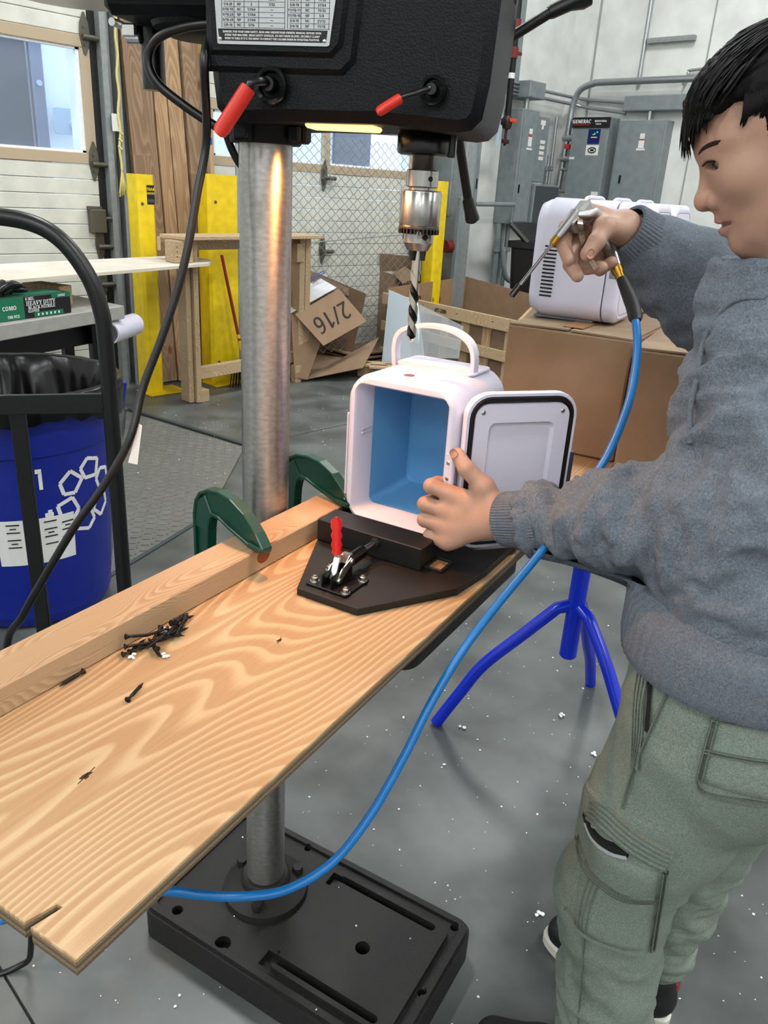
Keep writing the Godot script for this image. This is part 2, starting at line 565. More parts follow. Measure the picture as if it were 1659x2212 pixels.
	M.lamp_warm.emission = Color(1.0, 0.78, 0.45)
	M.lamp_warm.emission_energy_multiplier = 2.5
	M.grip_red = mat(Color(0.80, 0.16, 0.09), 0.42)
	M.dark_steel = mat(Color(0.30, 0.28, 0.26), 0.33, 1.0)
	M.chuck_steel = mat(Color(0.68, 0.67, 0.66), 0.27, 1.0)
	M.chuck_steel.anisotropy_enabled = true
	M.chuck_steel.anisotropy = -0.7
	M.bit_steel = mat(Color(0.84, 0.81, 0.75), 0.3, 1.0)
	M.latch_pale = mat(Color(0.66, 0.74, 0.78), 0.45)
	M.flute_black = mat(Color(0.04, 0.04, 0.042), 0.3, 0.5)
	M.ply_top = uv_tex(mat(Color(0.97, 0.94, 0.90), 0.5), wood_tex(1792, 704, 15.0, 1.5, 1.5, Color(0.765, 0.68, 0.55), Color(0.66, 0.53, 0.39), 4, [], 0.5), 0.485, 2.72, 0.37, -0.14)
	M.ply_edge_a = tri_tex(mat(Color(0.42, 0.36, 0.28), 0.85), M.noise_fine, 8.0)
	M.ply_edge_b = tri_tex(mat(Color(0.58, 0.49, 0.37), 0.85), M.noise_fine, 8.0)
	M.knot_brown = mat(Color(0.22, 0.12, 0.07), 0.7)
	M.knot_red = mat(Color(0.47, 0.22, 0.10), 0.6)
	M.fir = uv_tex(mat(Color(0.95, 0.92, 0.89), 0.6), wood_tex(1024, 512, 22.0, 2.0, 1.2, Color(0.74, 0.65, 0.53), Color(0.65, 0.535, 0.41), 15, [[0.512, 0.5, 0.12, 6.0]], 0.7), 0.77, 7.0, 0.62, 0.5)
	M.clamp_green = mat(Color(0.03, 0.225, 0.175), 0.3)
	M.jig_black = tri_tex(mat(Color(0.055, 0.045, 0.04), 0.5), M.noise_soft, 6.0)
	M.jig_gloss = mat(Color(0.02, 0.02, 0.022), 0.22)
	M.cut_wood = mat(Color(0.62, 0.47, 0.34), 0.6)
	M.grip_gloss = mat(Color(0.80, 0.03, 0.05), 0.12)
	M.grip_gloss.clearcoat_enabled = true
	M.grip_gloss.clearcoat = 0.6
	M.liner_blue = mat(Color(0.40, 0.64, 0.82), 0.16)
	M.hole_pink = mat(Color(0.42, 0.25, 0.30), 0.6)
	M.gasket = mat(Color(0.02, 0.02, 0.022), 0.5)
	M.latch_grey = mat(Color(0.20, 0.21, 0.26), 0.4)
	M.screw_black = mat(Color(0.06, 0.052, 0.05), 0.5, 0.2)
	M.foam_white = mat(Color(0.95, 0.95, 0.96), 0.7)
	M.bin_blue = tri_tex(mat(Color(0.03, 0.13, 0.55), 0.42), M.noise_soft, 2.0)
	M.cart_black = mat(Color(0.025, 0.027, 0.032), 0.36)
	M.stand_blue = mat(Color(0.02, 0.17, 0.80), 0.22)
	M.hose_blue = mat(Color(0.03, 0.41, 0.68), 0.35)
	M.cast_alu = mat(Color(0.72, 0.72, 0.72), 0.32, 1.0)
	M.trigger_steel = mat(Color(0.50, 0.42, 0.36), 0.22, 1.0)
	M.skin = bump(mat(Color(1, 1, 1), 0.5), M.noise_bump, 0.012)
	M.skin.uv1_triplanar = true
	M.skin.uv1_scale = Vector3(22, 22, 22)
	M.skin.vertex_color_use_as_albedo = true
	M.skin.subsurf_scatter_enabled = true
	M.skin.subsurf_scatter_strength = 0.08
	M.nail = mat(Color(0.72, 0.52, 0.44), 0.3)
	M.eye_white = mat(Color(0.62, 0.57, 0.54), 0.25)
	M.brow = mat(Color(0.12, 0.085, 0.07), 0.7)
	M.iris = mat(Color(0.05, 0.03, 0.025), 0.12)
	M.hair = mat(Color(0.05, 0.048, 0.05), 0.5)
	M.hair.metallic_specular = 0.25
	M.black_cloth = mat(Color(0.04, 0.045, 0.045), 0.95)
	M.lining = mat(Color(0.62, 0.65, 0.66), 0.9)
	M.sweat = tri_tex(mat(Color(0.47, 0.505, 0.545), 0.95), M.noise_cloth, 5.0)
	M.sweat_rib = tri_tex(mat(Color(0.46, 0.49, 0.53), 0.95), M.noise_cloth, 6.0)
	M.sweat_dark = mat(Color(0.13, 0.14, 0.15), 0.95)
	M.olive = tri_tex(mat(Color(0.55, 0.60, 0.545), 0.9), M.noise_cloth, 7.0)
	M.olive_seam = tri_tex(mat(Color(0.45, 0.49, 0.44), 0.9), M.noise_cloth, 7.0)
	M.shoe_black = mat(Color(0.02, 0.02, 0.022), 0.6)
	M.sole_white = mat(Color(0.78, 0.77, 0.73), 0.6)
	M.heel_red = mat(Color(0.50, 0.03, 0.10), 0.5)

# ---------- the hall ----------
func room() -> void:
	# floor slabs with saw cuts and the steel dock leveller between them
	var fl := mb()
	bx(fl, Vector3(0.9, -0.11, 0.65), Vector3(16.2, 0.2, 13.2))
	var f := struct("floor", fl, M.floor, "polished dark grey concrete floor with scuffs")
	var slab := func(poly: Array, m: Material, called: String, label: String) -> void:
		var b := mb()
		prism(b, pv(poly), 0.0, 0.0099, Transform3D(Basis(Vector3.RIGHT, Vector3(0, 0, 1), Vector3(0, 1, 0)), Vector3(0, -0.0099, 0)))
		var p := part(called, b, m, f, label)
	# joints are gaps between the slabs
	slab.call([-7.2, 7.2, 0.316, 7.2, 0.316, -2.75, -7.2, -2.75], M.floor, "slab", "")
	slab.call([0.322, 7.2, 9.0, 7.2, 9.0, -3.85, 2.80, -3.85, 2.0, -3.05, 1.31, -2.75, 0.322, -2.75], M.floor, "slab", "")
	slab.call([-7.2, -2.76, 1.30, -2.76, 2.6, -5.0, 2.6, -6.0, -7.2, -6.0], M.floor, "slab", "")
	slab.call([2.81, -3.86, 9.0, -3.86, 9.0, -6.0, 2.61, -6.0, 2.61, -5.0], M.floor, "slab", "")
	# leveller: plate with raised treads
	var lev := mb()
	prism(lev, pv([1.325, -2.77, 2.0, -3.07, 2.785, -3.85, 2.6, -4.97]), 0.0, 0.008, Transform3D(Basis(Vector3.RIGHT, Vector3(0, 0, 1), Vector3(0, 1, 0)), Vector3(0, -0.0099, 0)))
	var lp := part("dock_plate", lev, M.tread_steel, f, "grey steel dock plate with raised treads")
	var tr := mb()
	for i in 46:
		for k in 46:
			var p := Vector2(1.3 + i * 0.036, -5.0 + k * 0.05)
			if Geometry2D.is_point_in_polygon(p, pv([1.36, -2.80, 2.0, -3.1, 2.75, -3.85, 2.59, -4.9])):
				var yaw := 0.9 if (i + k) % 2 == 0 else -0.7
				bx(tr, Vector3.ZERO, Vector3(0.034, 0.006, 0.010), 0.002, Transform3D(Basis(Vector3.UP, yaw), Vector3(p.x, -0.0008, p.y)))
	var tm := part("tread", tr, M.tread_steel, lp)
	tm.set_meta("kind", "stuff")
	var lip := mb()
	bar(lip, Vector3(2.63, 0.006, -4.99), Vector3(2.81, 0.006, -3.86), 0.03, 0.012, 0.002)
	bar(lip, Vector3(1.31, 0.004, -2.76), Vector3(2.0, 0.004, -3.06), 0.02, 0.008, 0.002)
	part("steel_curb", lip, M.grey_dark, f)
	# walls: left, right, front, and the back wall round two dock openings
	var b := mb(); bx(b, Vector3(-7.1, 3.2, 0.65), Vector3(0.2, 6.6, 13.2)); struct("wall_left", b, M.wall)
	b = mb(); bx(b, Vector3(8.85, 3.2, 0.65), Vector3(0.2, 6.6, 13.2)); struct("wall_right", b, M.wall, "white painted wall with joints and metal conduit")
	b = mb(); bx(b, Vector3(0.9, 3.2, 7.15), Vector3(16.2, 6.6, 0.2)); struct("wall_front", b, M.wall)
	b = mb()
	bx(b, Vector3(-3.4, 3.2, -5.87), Vector3(7.4, 6.6, 0.22))
	bx(b, Vector3(3.29, 3.2, -5.87), Vector3(0.86, 6.6, 0.22))
	bx(b, Vector3(7.56, 3.2, -5.87), Vector3(2.56, 6.6, 0.22))
	bx(b, Vector3(1.58, 4.75, -5.87), Vector3(2.56, 3.5, 0.22))
	bx(b, Vector3(5.0, 4.75, -5.87), Vector3(2.56, 3.5, 0.22))
	struct("wall_back", b, M.wall, "white wall round the dock doors")
	b = mb(); bx(b, Vector3(0.9, 6.6, 0.65), Vector3(16.2, 0.2, 13.2)); struct("ceiling", b, M.ceiling)
	# wall panel joints on the right wall and the corner bead
	b = mb()
	bx(b, Vector3(8.746, 3.2, -4.14), Vector3(0.008, 6.4, 0.014))
	bx(b, Vector3(8.746, 3.2, -2.4), Vector3(0.008, 6.4, 0.014))
	bx(b, Vector3(8.744, 3.2, -5.45), Vector3(0.012, 6.4, 0.02))
	struct("trim_1", b, M.wall_joint, "thin vertical joints in the right wall")

func plate_hinge(o: Node3D, p: Vector3) -> void:
	var b := mb()
	prism(b, pv([-0.035, 0, -0.028, 0.07, 0, 0.135, 0.012, 0.135, 0.035, 0.07, 0.04, 0, 0.03, -0.06, 0.004, -0.12, -0.012, -0.11]), 0.0, 0.006, Transform3D(Basis.IDENTITY, p), 0.002)
	cyl(b, p + Vector3(-0.02, -0.01, 0.022), p + Vector3(0.12, -0.01, 0.022), 0.017, 12)
	cyl(b, p + Vector3(0.0, 0.05, 0), p + Vector3(0, 0.05, 0.012), 0.009, 8)
	cyl(b, p + Vector3(0.0, -0.055, 0), p + Vector3(0, -0.055, 0.012), 0.009, 8)
	part("hinge", b, M.galv_dark, o)

# a sectional dock door of ribbed strips with a window row
func section_door(o: Node3D, x0: float, x1: float, wy0: float, wy1: float, wx0: float, wx1: float, mull: Array) -> void:
	var z := -5.725
	var y := wy0 - 0.075
	while y > 0.0:
		var h := minf(0.0985, y)
		var joint: bool = absf(fposmod(wy0 - 0.075 - y + 0.02, 0.535)) < 0.04 and y < wy0 - 0.2
		var b := mb()
		bx(b, Vector3((x0 + x1) / 2, y - h / 2, z), Vector3(x1 - x0, h - (0.007 if joint else 0.003), 0.05), 0.004)
		part("panel", b, M.door_white, o)
		y -= h
	y = wy1 + 0.075
	while y < 2.95:
		var b := mb()
		bx(b, Vector3((x0 + x1) / 2, y + 0.049, z), Vector3(x1 - x0, 0.0955, 0.05), 0.004)
		part("panel", b, M.door_white, o)
		y += 0.0985
	var fb := mb()
	bx(fb, Vector3((x0 + x1) / 2, wy0 - 0.0375, z + 0.002), Vector3(x1 - x0, 0.073, 0.056), 0.004)
	bx(fb, Vector3((x0 + x1) / 2, wy1 + 0.0375, z + 0.002), Vector3(x1 - x0, 0.073, 0.056), 0.004)
	bx(fb, Vector3((x0 + wx0) / 2, (wy0 + wy1) / 2, z + 0.002), Vector3(wx0 - x0, wy1 - wy0, 0.056))
	bx(fb, Vector3((x1 + wx1) / 2, (wy0 + wy1) / 2, z + 0.002), Vector3(x1 - wx1, wy1 - wy0, 0.056))
	for m in mull: bx(fb, Vector3(m, (wy0 + wy1) / 2, z + 0.002), Vector3(0.06, wy1 - wy0, 0.056))
	part("window_frame", fb, M.door_tan, o, "tan window frame")
	var e := mb()
	for k in 2:
		var yy: float = [wy0 + 0.006, wy1 - 0.006][k]
		bx(e, Vector3((wx0 + wx1) / 2, yy, z), Vector3(wx1 - wx0, 0.014, 0.03))
	bx(e, Vector3(wx1 - 0.012, (wy0 + wy1) / 2, z), Vector3(0.024, wy1 - wy0, 0.03))
	bx(e, Vector3(wx0 + 0.012, (wy0 + wy1) / 2, z), Vector3(0.024, wy1 - wy0, 0.03))
	part("window_bead", e, M.trailer_white, o)
	var xs := [wx0] + mull + [wx1]
	for k in xs.size() - 1:
		var g := mb()
		bx(g, Vector3((xs[k] + xs[k + 1]) / 2, (wy0 + wy1) / 2, z - 0.012), Vector3(xs[k + 1] - xs[k], wy1 - wy0, 0.005))
		part("window_pane", g, M.glass, o)

func dock_door_left() -> void:
	var o := Node3D.new()
	o.name = "door_1"
	add_child(o)
	tag(o, "white ribbed dock door with a wide window on the left", "", "", "structure")
	section_door(o, 0.3, 2.89, 1.645, 2.285, 0.5, 2.82, [1.55])
	for y in [2.36, 1.585, 1.035, 0.77]: plate_hinge(o, Vector3(2.86, y, -5.695))
	var b := mb()
	bx(b, Vector3(2.845, 1.2, -5.672), Vector3(0.12, 0.16, 0.05), 0.006)
	bx(b, Vector3(2.83, 1.285, -5.675), Vector3(0.11, 0.03, 0.02), 0.003)
	cyl(b, Vector3(2.89, 1.22, -5.66), Vector3(2.99, 1.22, -5.66), 0.012)
	part("latch", b, M.galv_dark, o, "olive grey slide latch")
	# the jamb: brush seal, tracks and plates
	b = mb()
	bx(b, Vector3(2.925, 1.6, -5.73), Vector3(0.06, 3.2, 0.04))
	part("seal", b, M.rubber, o)
	b = mb()
	bx(b, Vector3(2.955, 1.6, -5.69), Vector3(0.012, 3.2, 0.09))
	bx(b, Vector3(2.975, 1.6, -5.65), Vector3(0.04, 3.2, 0.008))
	bx(b, Vector3(3.01, 1.6, -5.73), Vector3(0.06, 3.2, 0.01))
	bx(b, Vector3(3.06, 1.6, -5.68), Vector3(0.008, 3.2, 0.10))
	part("track", b, M.galv, o)
	b = mb()
	cyl(b, Vector3(3.05, 0.0, -5.62), Vector3(3.05, 3.2, -5.62), 0.014, 12)
	bx(b, Vector3(3.02, 1.85, -5.62), Vector3(0.03, 0.11, 0.012), 0.003)
	bx(b, Vector3(3.14, 1.6, -5.735), Vector3(0.14, 3.2, 0.02))
	part("jamb_plate", b, M.galv, o)
	b = mb()
	bx(b, Vector3(3.0, 1.85, -5.61), Vector3(0.05, 0.11, 0.004), 0.001)
	part("sticker", b, M.label_white, o)
	# rope hanging beside the track
	var r := mb()
	var pts := []
	for i in 22:
		var t := i / 21.0
		pts.append(Vector3(3.04 - 0.03 * t + 0.006 * sin(i * 1.3), 2.55 - 1.0 * t, -5.59))
	tube(r, cr(pts, 3), 0.0085, 7)
	for k in 14:
		var a := k * 1.7
		tube(r, [pts[21], pts[21] + Vector3(0.012 * cos(a), -0.07, 0.012 * sin(a)), pts[21] + Vector3(0.03 * cos(a), -0.16 - 0.02 * sin(k * 3.0), 0.02 * sin(a))], [0.005, 0.004, 0.002], 5)
	for k in 3: tube(r, [pts[16 + k] + Vector3(-0.012, 0.01, 0.005), pts[16 + k] + Vector3(0.012, -0.01, 0.01)], 0.007, 6)
	solo("rope", r, M.rope, "frayed pale yellow rope hanging beside the dock door track", "rope")

func dock_door_gated() -> void:
	var o := Node3D.new()
	o.name = "door_2"
	add_child(o)
	tag(o, "white ribbed dock door behind the folding mesh gate", "", "", "structure")
	section_door(o, 3.76, 6.24, 1.70, 2.02, 3.86, 6.11, [5.04])
	for y in [2.1, 1.60, 0.98]: plate_hinge(o, Vector3(5.0, y, -5.69))
	for y in [2.1, 1.60, 0.95]: plate_hinge(o, Vector3(6.2, y, -5.69))
	var b := mb()
	bx(b, Vector3(3.70, 1.6, -5.70), Vector3(0.10, 3.2, 0.08))
	bx(b, Vector3(6.30, 1.6, -5.70), Vector3(0.10, 3.2, 0.08))
	bx(b, Vector3(6.42, 1.6, -5.72), Vector3(0.10, 3.2, 0.04))
	part("track", b, M.galv, o)
	b = mb()
	bx(b, Vector3(3.70, 2.41, -5.65), Vector3(0.125, 0.08, 0.03), 0.002)
	bx(b, Vector3(3.70, 2.56, -5.65), Vector3(0.115, 0.06, 0.03), 0.002)
	part("tape", b, M.yellow, o, "yellow tape round the track")
	# mesh gate: woven zigzag wires between two posts
	var g := thing("mesh_gate", "grey diamond wire mesh gate across the second dock door", "gate")
	var zf := -5.30
	var w := mb()
	var nx := 39
	for i in nx:
		var x0 := 3.84 + i * 0.0505
		var pts := []
		for k in 46:
			pts.append(Vector3(x0 + (0.0 if (k + i) % 2 == 0 else 0.0505), 1.90 - k * 0.039, zf + (0.004 if (i + k) % 2 == 0 else -0.004)))
		tube(w, pts, 0.0030, 5, false)
	part("wire_mesh", w, M.galv_wire, g).set_meta("kind", "stuff")
	w = mb()
	cyl(w, Vector3(3.80, 0, zf), Vector3(3.80, 1.95, zf), 0.02, 10)
	cyl(w, Vector3(5.84, 0, zf), Vector3(5.84, 1.75, zf), 0.02, 10)
	tube(w, [Vector3(3.80, 1.92, zf), Vector3(5.84, 1.98, zf)], 0.006, 6)
	tube(w, [Vector3(3.80, 1.04, zf), Vector3(5.84, 1.16, zf)], 0.005, 6)
	part("gate_frame", w, M.galv, g)

func outside() -> void:
	var a := mb()
	bx(a, Vector3(3, -1.3, -16), Vector3(60, 0.2, 20))
	struct("trim_2", a, M.asphalt, "grey asphalt yard outside the dock doors")
	var t := thing("trailer", "dark panelled trailer rear outside the left dock window", "trailer", Transform3D(Basis.IDENTITY, Vector3(1.7, 0, -7.1)))
	var b := mb()
	bx(b, Vector3(0.9, 1.4, -2.0), Vector3(3.2, 4.2, 4.0), 0.03)
	part("body", b, M.trailer_white, t)
	b = mb()
	bx(b, Vector3(0.15, 1.4, 0.03), Vector3(2.38, 3.9, 0.05), 0.01)
	part("door", b, M.trailer_dark, t)
	b = mb()
	bx(b, Vector3(1.42, 1.4, 0.035), Vector3(0.10, 3.9, 0.06), 0.01)
	part("door_edge", b, M.trailer_edge, t)
	b = mb()
	prism(b, rrect(0.22, 0.20, 0.02), 0.0, 0.012, Transform3D(Basis.IDENTITY, Vector3(1.62, 1.90, 0.07)), 0.003)
	cyl(b, Vector3(1.67, 1.88, 0.08), Vector3(1.67, 1.88, 0.11), 0.035)
	cyl(b, Vector3(1.42, 2.16, 0.06), Vector3(1.42, 2.16, 0.08), 0.022)
	part("latch_plate", b, M.latch_pale, t, "bright latch plate")
	var u := thing("trailer", "white trailer with blue stripes outside the gated dock door", "trailer", Transform3D(Basis.IDENTITY, Vector3(5.6, 0, -7.2)))
	b = mb()
	bx(b, Vector3(0.7, 1.4, -2.0), Vector3(3.4, 4.2, 4.0), 0.03)
	part("body", b, M.trailer_white, u)
	b = mb()
	bx(b, Vector3(1.12, 1.6, 0.02), Vector3(0.56, 3.4, 0.04), 0.005)
	part("door", b, M.trailer_dark, u)
	b = mb()
	for k in 3: bx(b, Vector3(-0.02 - 0.02 * k, 2.02 - k * 0.07, 0.006), Vector3(0.5, 0.018, 0.006))
	part("stripe", b, M.blue_print, u)

# ---------- grey electrical gear on the right ----------
func panel_box(called: String, label: String, x0: float, x1: float, y0: float, y1: float, depth: float, side: bool) -> Node3D:
	# side: on the right wall (x0..x1 are then z values), else on the back wall
	var x: Transform3D
	if side: x = Transform3D(Basis(Vector3.UP, -PI / 2), Vector3(8.75, (y0 + y1) / 2, (x0 + x1) / 2))
	else: x = Transform3D(Basis.IDENTITY, Vector3((x0 + x1) / 2, (y0 + y1) / 2, -5.755))
	var o := thing(called, label, "electrical panel", x)
	var w := x1 - x0
	var h := y1 - y0
	var b := mb()
	bx(b, Vector3(0, 0, depth / 2), Vector3(w, h, depth), 0.006)
	part("housing", b, M.grey_paint, o)
	return o

func right_services() -> void:
	# transfer switch with screen and header on the right wall
	var g := panel_box("transfer_switch", "grey switch cabinet with black lettered header and lit blue screen", -5.47, -5.01, 1.54, 2.40, 0.22, true)
	var b := mb()
	bx(b, Vector3(0, 0.375, 0.222), Vector3(0.47, 0.105, 0.02), 0.002)
	part("header", b, M.black_print, g)
	b = mb()
	text(b, "GENERAC", 0.052, Transform3D(Basis.IDENTITY, Vector3(-0.115, 0.385, 0.233)), "Droid Sans", true, 0.001)
	text(b, "INDUSTRIAL", 0.026, Transform3D(Basis.IDENTITY, Vector3(0.125, 0.388, 0.233)), "Droid Sans", true, 0.001)
	text(b, "POWER", 0.02, Transform3D(Basis.IDENTITY, Vector3(0.10, 0.358, 0.233)), "Droid Sans", true, 0.001)
	part("lettering", b, M.white_print, g)
	b = mb()
	bx(b, Vector3(-0.115, 0.352, 0.2335), Vector3(0.21, 0.007, 0.002))
	part("underline", b, M.red_print, g)
	b = mb()
	bx(b, Vector3(0.06, 0.235, 0.222), Vector3(0.15, 0.145, 0.01), 0.002)
	part("screen", b, M.screen_blue, g)
	b = mb()
	bx(b, Vector3(0.07, 0.262, 0.229), Vector3(0.014, 0.012, 0.004))
	bx(b, Vector3(0.10, 0.277, 0.229), Vector3(0.016, 0.013, 0.004))
	bx(b, Vector3(0.055, 0.252, 0.229), Vector3(0.02, 0.006, 0.004))
	part("indicator_light", b, M.screen_green, g)
	b = mb()
	bx(b, Vector3(0.065, 0.225, 0.229), Vector3(0.075, 0.012, 0.003))
	part("display_line", b, M.yellow_print, g)
	b = mb()
	bx(b, Vector3(0.06, 0.095, 0.222), Vector3(0.16, 0.105, 0.004))
	bx(b, Vector3(-0.19, 0.01, 0.222), Vector3(0.065, 0.025, 0.004))
	bx(b, Vector3(0.17, -0.37, 0.222), Vector3(0.085, 0.075, 0.004))
	part("label", b, M.label_white, g)
	b = mb()
	var ring := []
	for i in 21: ring.append(Vector3(0.06 + 0.048 * cos(TAU * i / 20), 0.095 + 0.026 * sin(TAU * i / 20), 0.225))
	tube(b, ring, 0.006, 6, false)
	bx(b, Vector3(0.06, 0.095, 0.225), Vector3(0.045, 0.02, 0.003))
	part("emblem", b, M.black_print, g)
	# breaker cabinet beside it
	var p := panel_box("breaker_cabinet", "tall grey breaker cabinet right of the lettered switch cabinet", -4.93, -4.37, 1.50, 2.37, 0.16, true)
	cabinet_face(p, 0.56, 0.87, 0.16, 0.02)
	var q := panel_box("wire_gutter", "long grey box on the right wall under the thick conduit", -4.93, -4.15, 2.46, 2.61, 0.13, true)
	b = mb()
	bx(b, Vector3(0, 0, 0.131), Vector3(0.76, 0.13, 0.004), 0.001)
	part("cover", b, M.grey_paint, q)
	# back wall cabinets
	p = panel_box("breaker_cabinet", "tallest grey breaker cabinet on the back wall, left of the corner", 7.60, 7.91, 1.25, 2.40, 0.25, false)
	cabinet_face(p, 0.31, 1.15, 0.25, 0.0)
	p = panel_box("breaker_cabinet", "grey cabinet with stacked stickers between tall cabinet and corner", 7.915, 8.17, 1.70, 2.36, 0.22, false)
	b = mb()
	for k in 4: bx(b, Vector3(0.02, 0.08 - k * 0.055, 0.221), Vector3(0.09, 0.035, 0.003))
	bx(b, Vector3(-0.01, 0.27, 0.221), Vector3(0.09, 0.05, 0.003))
	bx(b, Vector3(-0.01, 0.225, 0.221), Vector3(0.035, 0.04, 0.003))
	part("sticker", b, M.label_white, p)
	p = panel_box("equipment_box", "dark grey box low on the wall below the sticker cabinet", 7.93, 8.43, 1.20, 1.68, 0.28, false)
	b = mb()
	bx(b, Vector3(0, 0, 0.282), Vector3(0.46, 0.44, 0.006), 0.001)
	part("cover", b, M.grey_dark, p)
	p = panel_box("breaker_cabinet", "grey cabinet half hidden behind the drill head", 6.52, 6.96, 1.31, 2.16, 0.25, false)
	b = mb()
	bx(b, Vector3(0.185, -0.1, 0.253), Vector3(0.012, 0.10, 0.012), 0.002)
	part("latch", b, M.black_steel, p)
	p = panel_box("junction_box", "small grey junction box above the tallest cabinet", 7.66, 7.95, 2.51, 2.67, 0.26, false)
	b = mb()
	bx(b, Vector3(0, 0, 0.261), Vector3(0.27, 0.14, 0.004), 0.001)
	part("cover", b, M.grey_paint, p)
	# conduits
	var c := mb()
	tube(c, cr([Vector3(8.62, 1.65, -5.62), Vector3(8.62, 2.3, -5.58), Vector3(8.62, 2.52, -5.57), Vector3(8.62, 2.68, -5.50), Vector3(8.62, 2.74, -5.34), Vector3(8.62, 2.75, -5.1), Vector3(8.62, 2.74, -3.2)], 6), 0.035, 12)
	solo("conduit", c, M.conduit, "thick silver conduit bending over the lettered switch cabinet", "conduit")
	c = mb(); cyl(c, Vector3(8.71, 2.74, -4.84), Vector3(8.71, 5.5, -4.84), 0.022, 10)
	solo("conduit", c, M.conduit, "vertical conduit rising from the thick conduit to the ceiling", "conduit")
	c = mb(); bx(c, Vector3(8.72, 3.13, -4.55), Vector3(0.06, 0.05, 0.52), 0.004); bx(c, Vector3(8.69, 3.13, -4.55), Vector3(0.004, 0.012, 0.52))
	solo("strut_channel", c, M.galv, "short horizontal strut channel high on the right wall", "channel")
	c = mb(); tube(c, cr([Vector3(8.71, 2.70, -4.33), Vector3(8.71, 2.80, -4.29), Vector3(8.71, 2.84, -4.2), Vector3(8.71, 2.845, -3.2)], 5), 0.014, 8)
	solo("conduit", c, M.conduit, "thin conduit bend beside the worker's hair", "conduit")
	for k in 2:
		c = mb()
		tube(c, cr([Vector3(7.95, 2.62 - k * 0.07, -5.62), Vector3(8.5, 2.62 - k * 0.07, -5.62), Vector3(8.66, 2.61 - k * 0.07, -5.55), Vector3(8.70, 2.59 - k * 0.08, -5.4), Vector3(8.70, 2.55 - k * 0.10, -4.93)], 5), 0.018, 9)
		solo("conduit", c, M.conduit, ["upper thin conduit turning the corner behind the thick conduit", "lower thin conduit turning the corner behind the thick conduit"][k], "conduit")
	for k in 4:
		c = mb()
		cyl(c, Vector3(6.3, 2.64 - k * 0.035, -5.64), Vector3(7.68, 2.64 - k * 0.035, -5.64), 0.013, 8)
		solo("conduit", c, M.conduit, ["topmost of four parallel conduits running left from the junction box", "second from top of the four conduits left of the junction box", "third from top of the four conduits left of the junction box", "lowest of four parallel conduits running left from the junction box"][k], "conduit", ID, "conduits left of the junction box")
	for k in 4:
		c = mb()
		var y: float = [2.19, 1.97, 1.86, 1.62][k]
		cyl(c, Vector3(8.60, y, -5.62), Vector3(8.60, y, -5.45), [0.035, 0.03, 0.016, 0.02][k], 10)
		solo("conduit", c, M.conduit, ["topmost stub conduit left of the lettered switch cabinet", "second stub conduit left of the lettered switch cabinet", "thinnest stub conduit left of the lettered switch cabinet", "lowest stub conduit left of the lettered switch cabinet"][k], "conduit")
	c = mb(); cyl(c, Vector3(8.50, 1.2, -5.68), Vector3(8.50, 2.4, -5.68), 0.02, 9); cyl(c, Vector3(8.44, 1.2, -5.68), Vector3(8.44, 2.0, -5.68), 0.018, 9); bx(c, Vector3(8.46, 1.86, -5.67), Vector3(0.14, 0.05, 0.03), 0.004)
	solo("conduit", c, M.conduit, "pair of clamped vertical conduits in the corner", "conduit")
	c = mb(); cyl(c, Vector3(8.62, 2.13, -5.56), Vector3(8.62, 2.08, -5.565), 0.038, 12)
	solo("conduit_band", c, M.red_print, "red band round the thick conduit", "band")
	c = mb(); cyl(c, Vector3(7.77, 2.40, -5.6), Vector3(7.77, 2.51, -5.6), 0.03, 10)
	solo("conduit", c, M.conduit, "short conduit joining junction box and tallest cabinet", "conduit")
	c = mb(); cyl(c, Vector3(8.66, 2.37, -4.62), Vector3(8.66, 2.46, -4.62), 0.025, 10)
	solo("conduit", c, M.conduit, "short conduit joining the long box and breaker cabinet", "conduit")
	c = mb(); bx(c, Vector3(7.62, 4.1, -5.70), Vector3(0.10, 2.9, 0.09), 0.004)
	for k in 3: cyl(c, Vector3(7.50 - k * 0.045, 2.4, -5.7), Vector3(7.50 - k * 0.045, 5.4, -5.7), 0.014, 8)
	solo("wireway", c, M.grey_paint, "tall grey wireway and pipes rising from the junction box", "wireway")
	c = mb()
	tube(c, cr([Vector3(6.96, 1.44, -5.52), Vector3(7.3, 1.45, -5.46), Vector3(7.56, 1.455, -5.46)], 4), 0.024, 10)
	bx(c, Vector3(6.97, 1.44, -5.56), Vector3(0.05, 0.24, 0.05), 0.004)
	solo("conduit", c, M.grey_paint, "grey horizontal bar between hidden cabinet and tallest cabinet", "conduit")
	c = mb()
	for k in 3: cyl(c, Vector3(7.62 + k * 0.09, 0.0, -5.68), Vector3(7.62 + k * 0.09, 1.25, -5.68), [0.03, 0.02, 0.026][k], 10)
	tube(c, cr([Vector3(7.66, 1.0, -5.62), Vector3(7.68, 0.8, -5.6), Vector3(7.76, 0.66, -5.6), Vector3(7.95, 0.6, -5.6)], 5), 0.03, 10)
	bx(c, Vector3(7.70, 0.97, -5.66), Vector3(0.28, 0.05, 0.04), 0.004)
	solo("conduit", c, M.grey_paint, "grey pipes dropping to the floor below the tallest cabinet", "conduit")
	# black sprinkler pipes with red couplings
	riser(7.33, "black fire pipe with red coupling and orange valve handle left of tallest cabinet", 2.26)
	riser(6.99, "black fire pipe with orange handle just right of the drill head", 2.62)
	c = mb()
	cyl(c, Vector3(6.62, 1.32, -5.48), Vector3(6.62, 0.5, -5.48), 0.05, 14)
	part("pipe", c, M.black_pipe, sp(Vector3.ZERO, "fire_pipe", "black pipe with red fitting low behind the drill handle", "pipe"))
	var lo: Node3D = get_node("fire_pipe_002")
	c = mb()
	cyl(c, Vector3(6.40, 1.03, -5.42), Vector3(6.62, 1.03, -5.42), 0.06, 14)
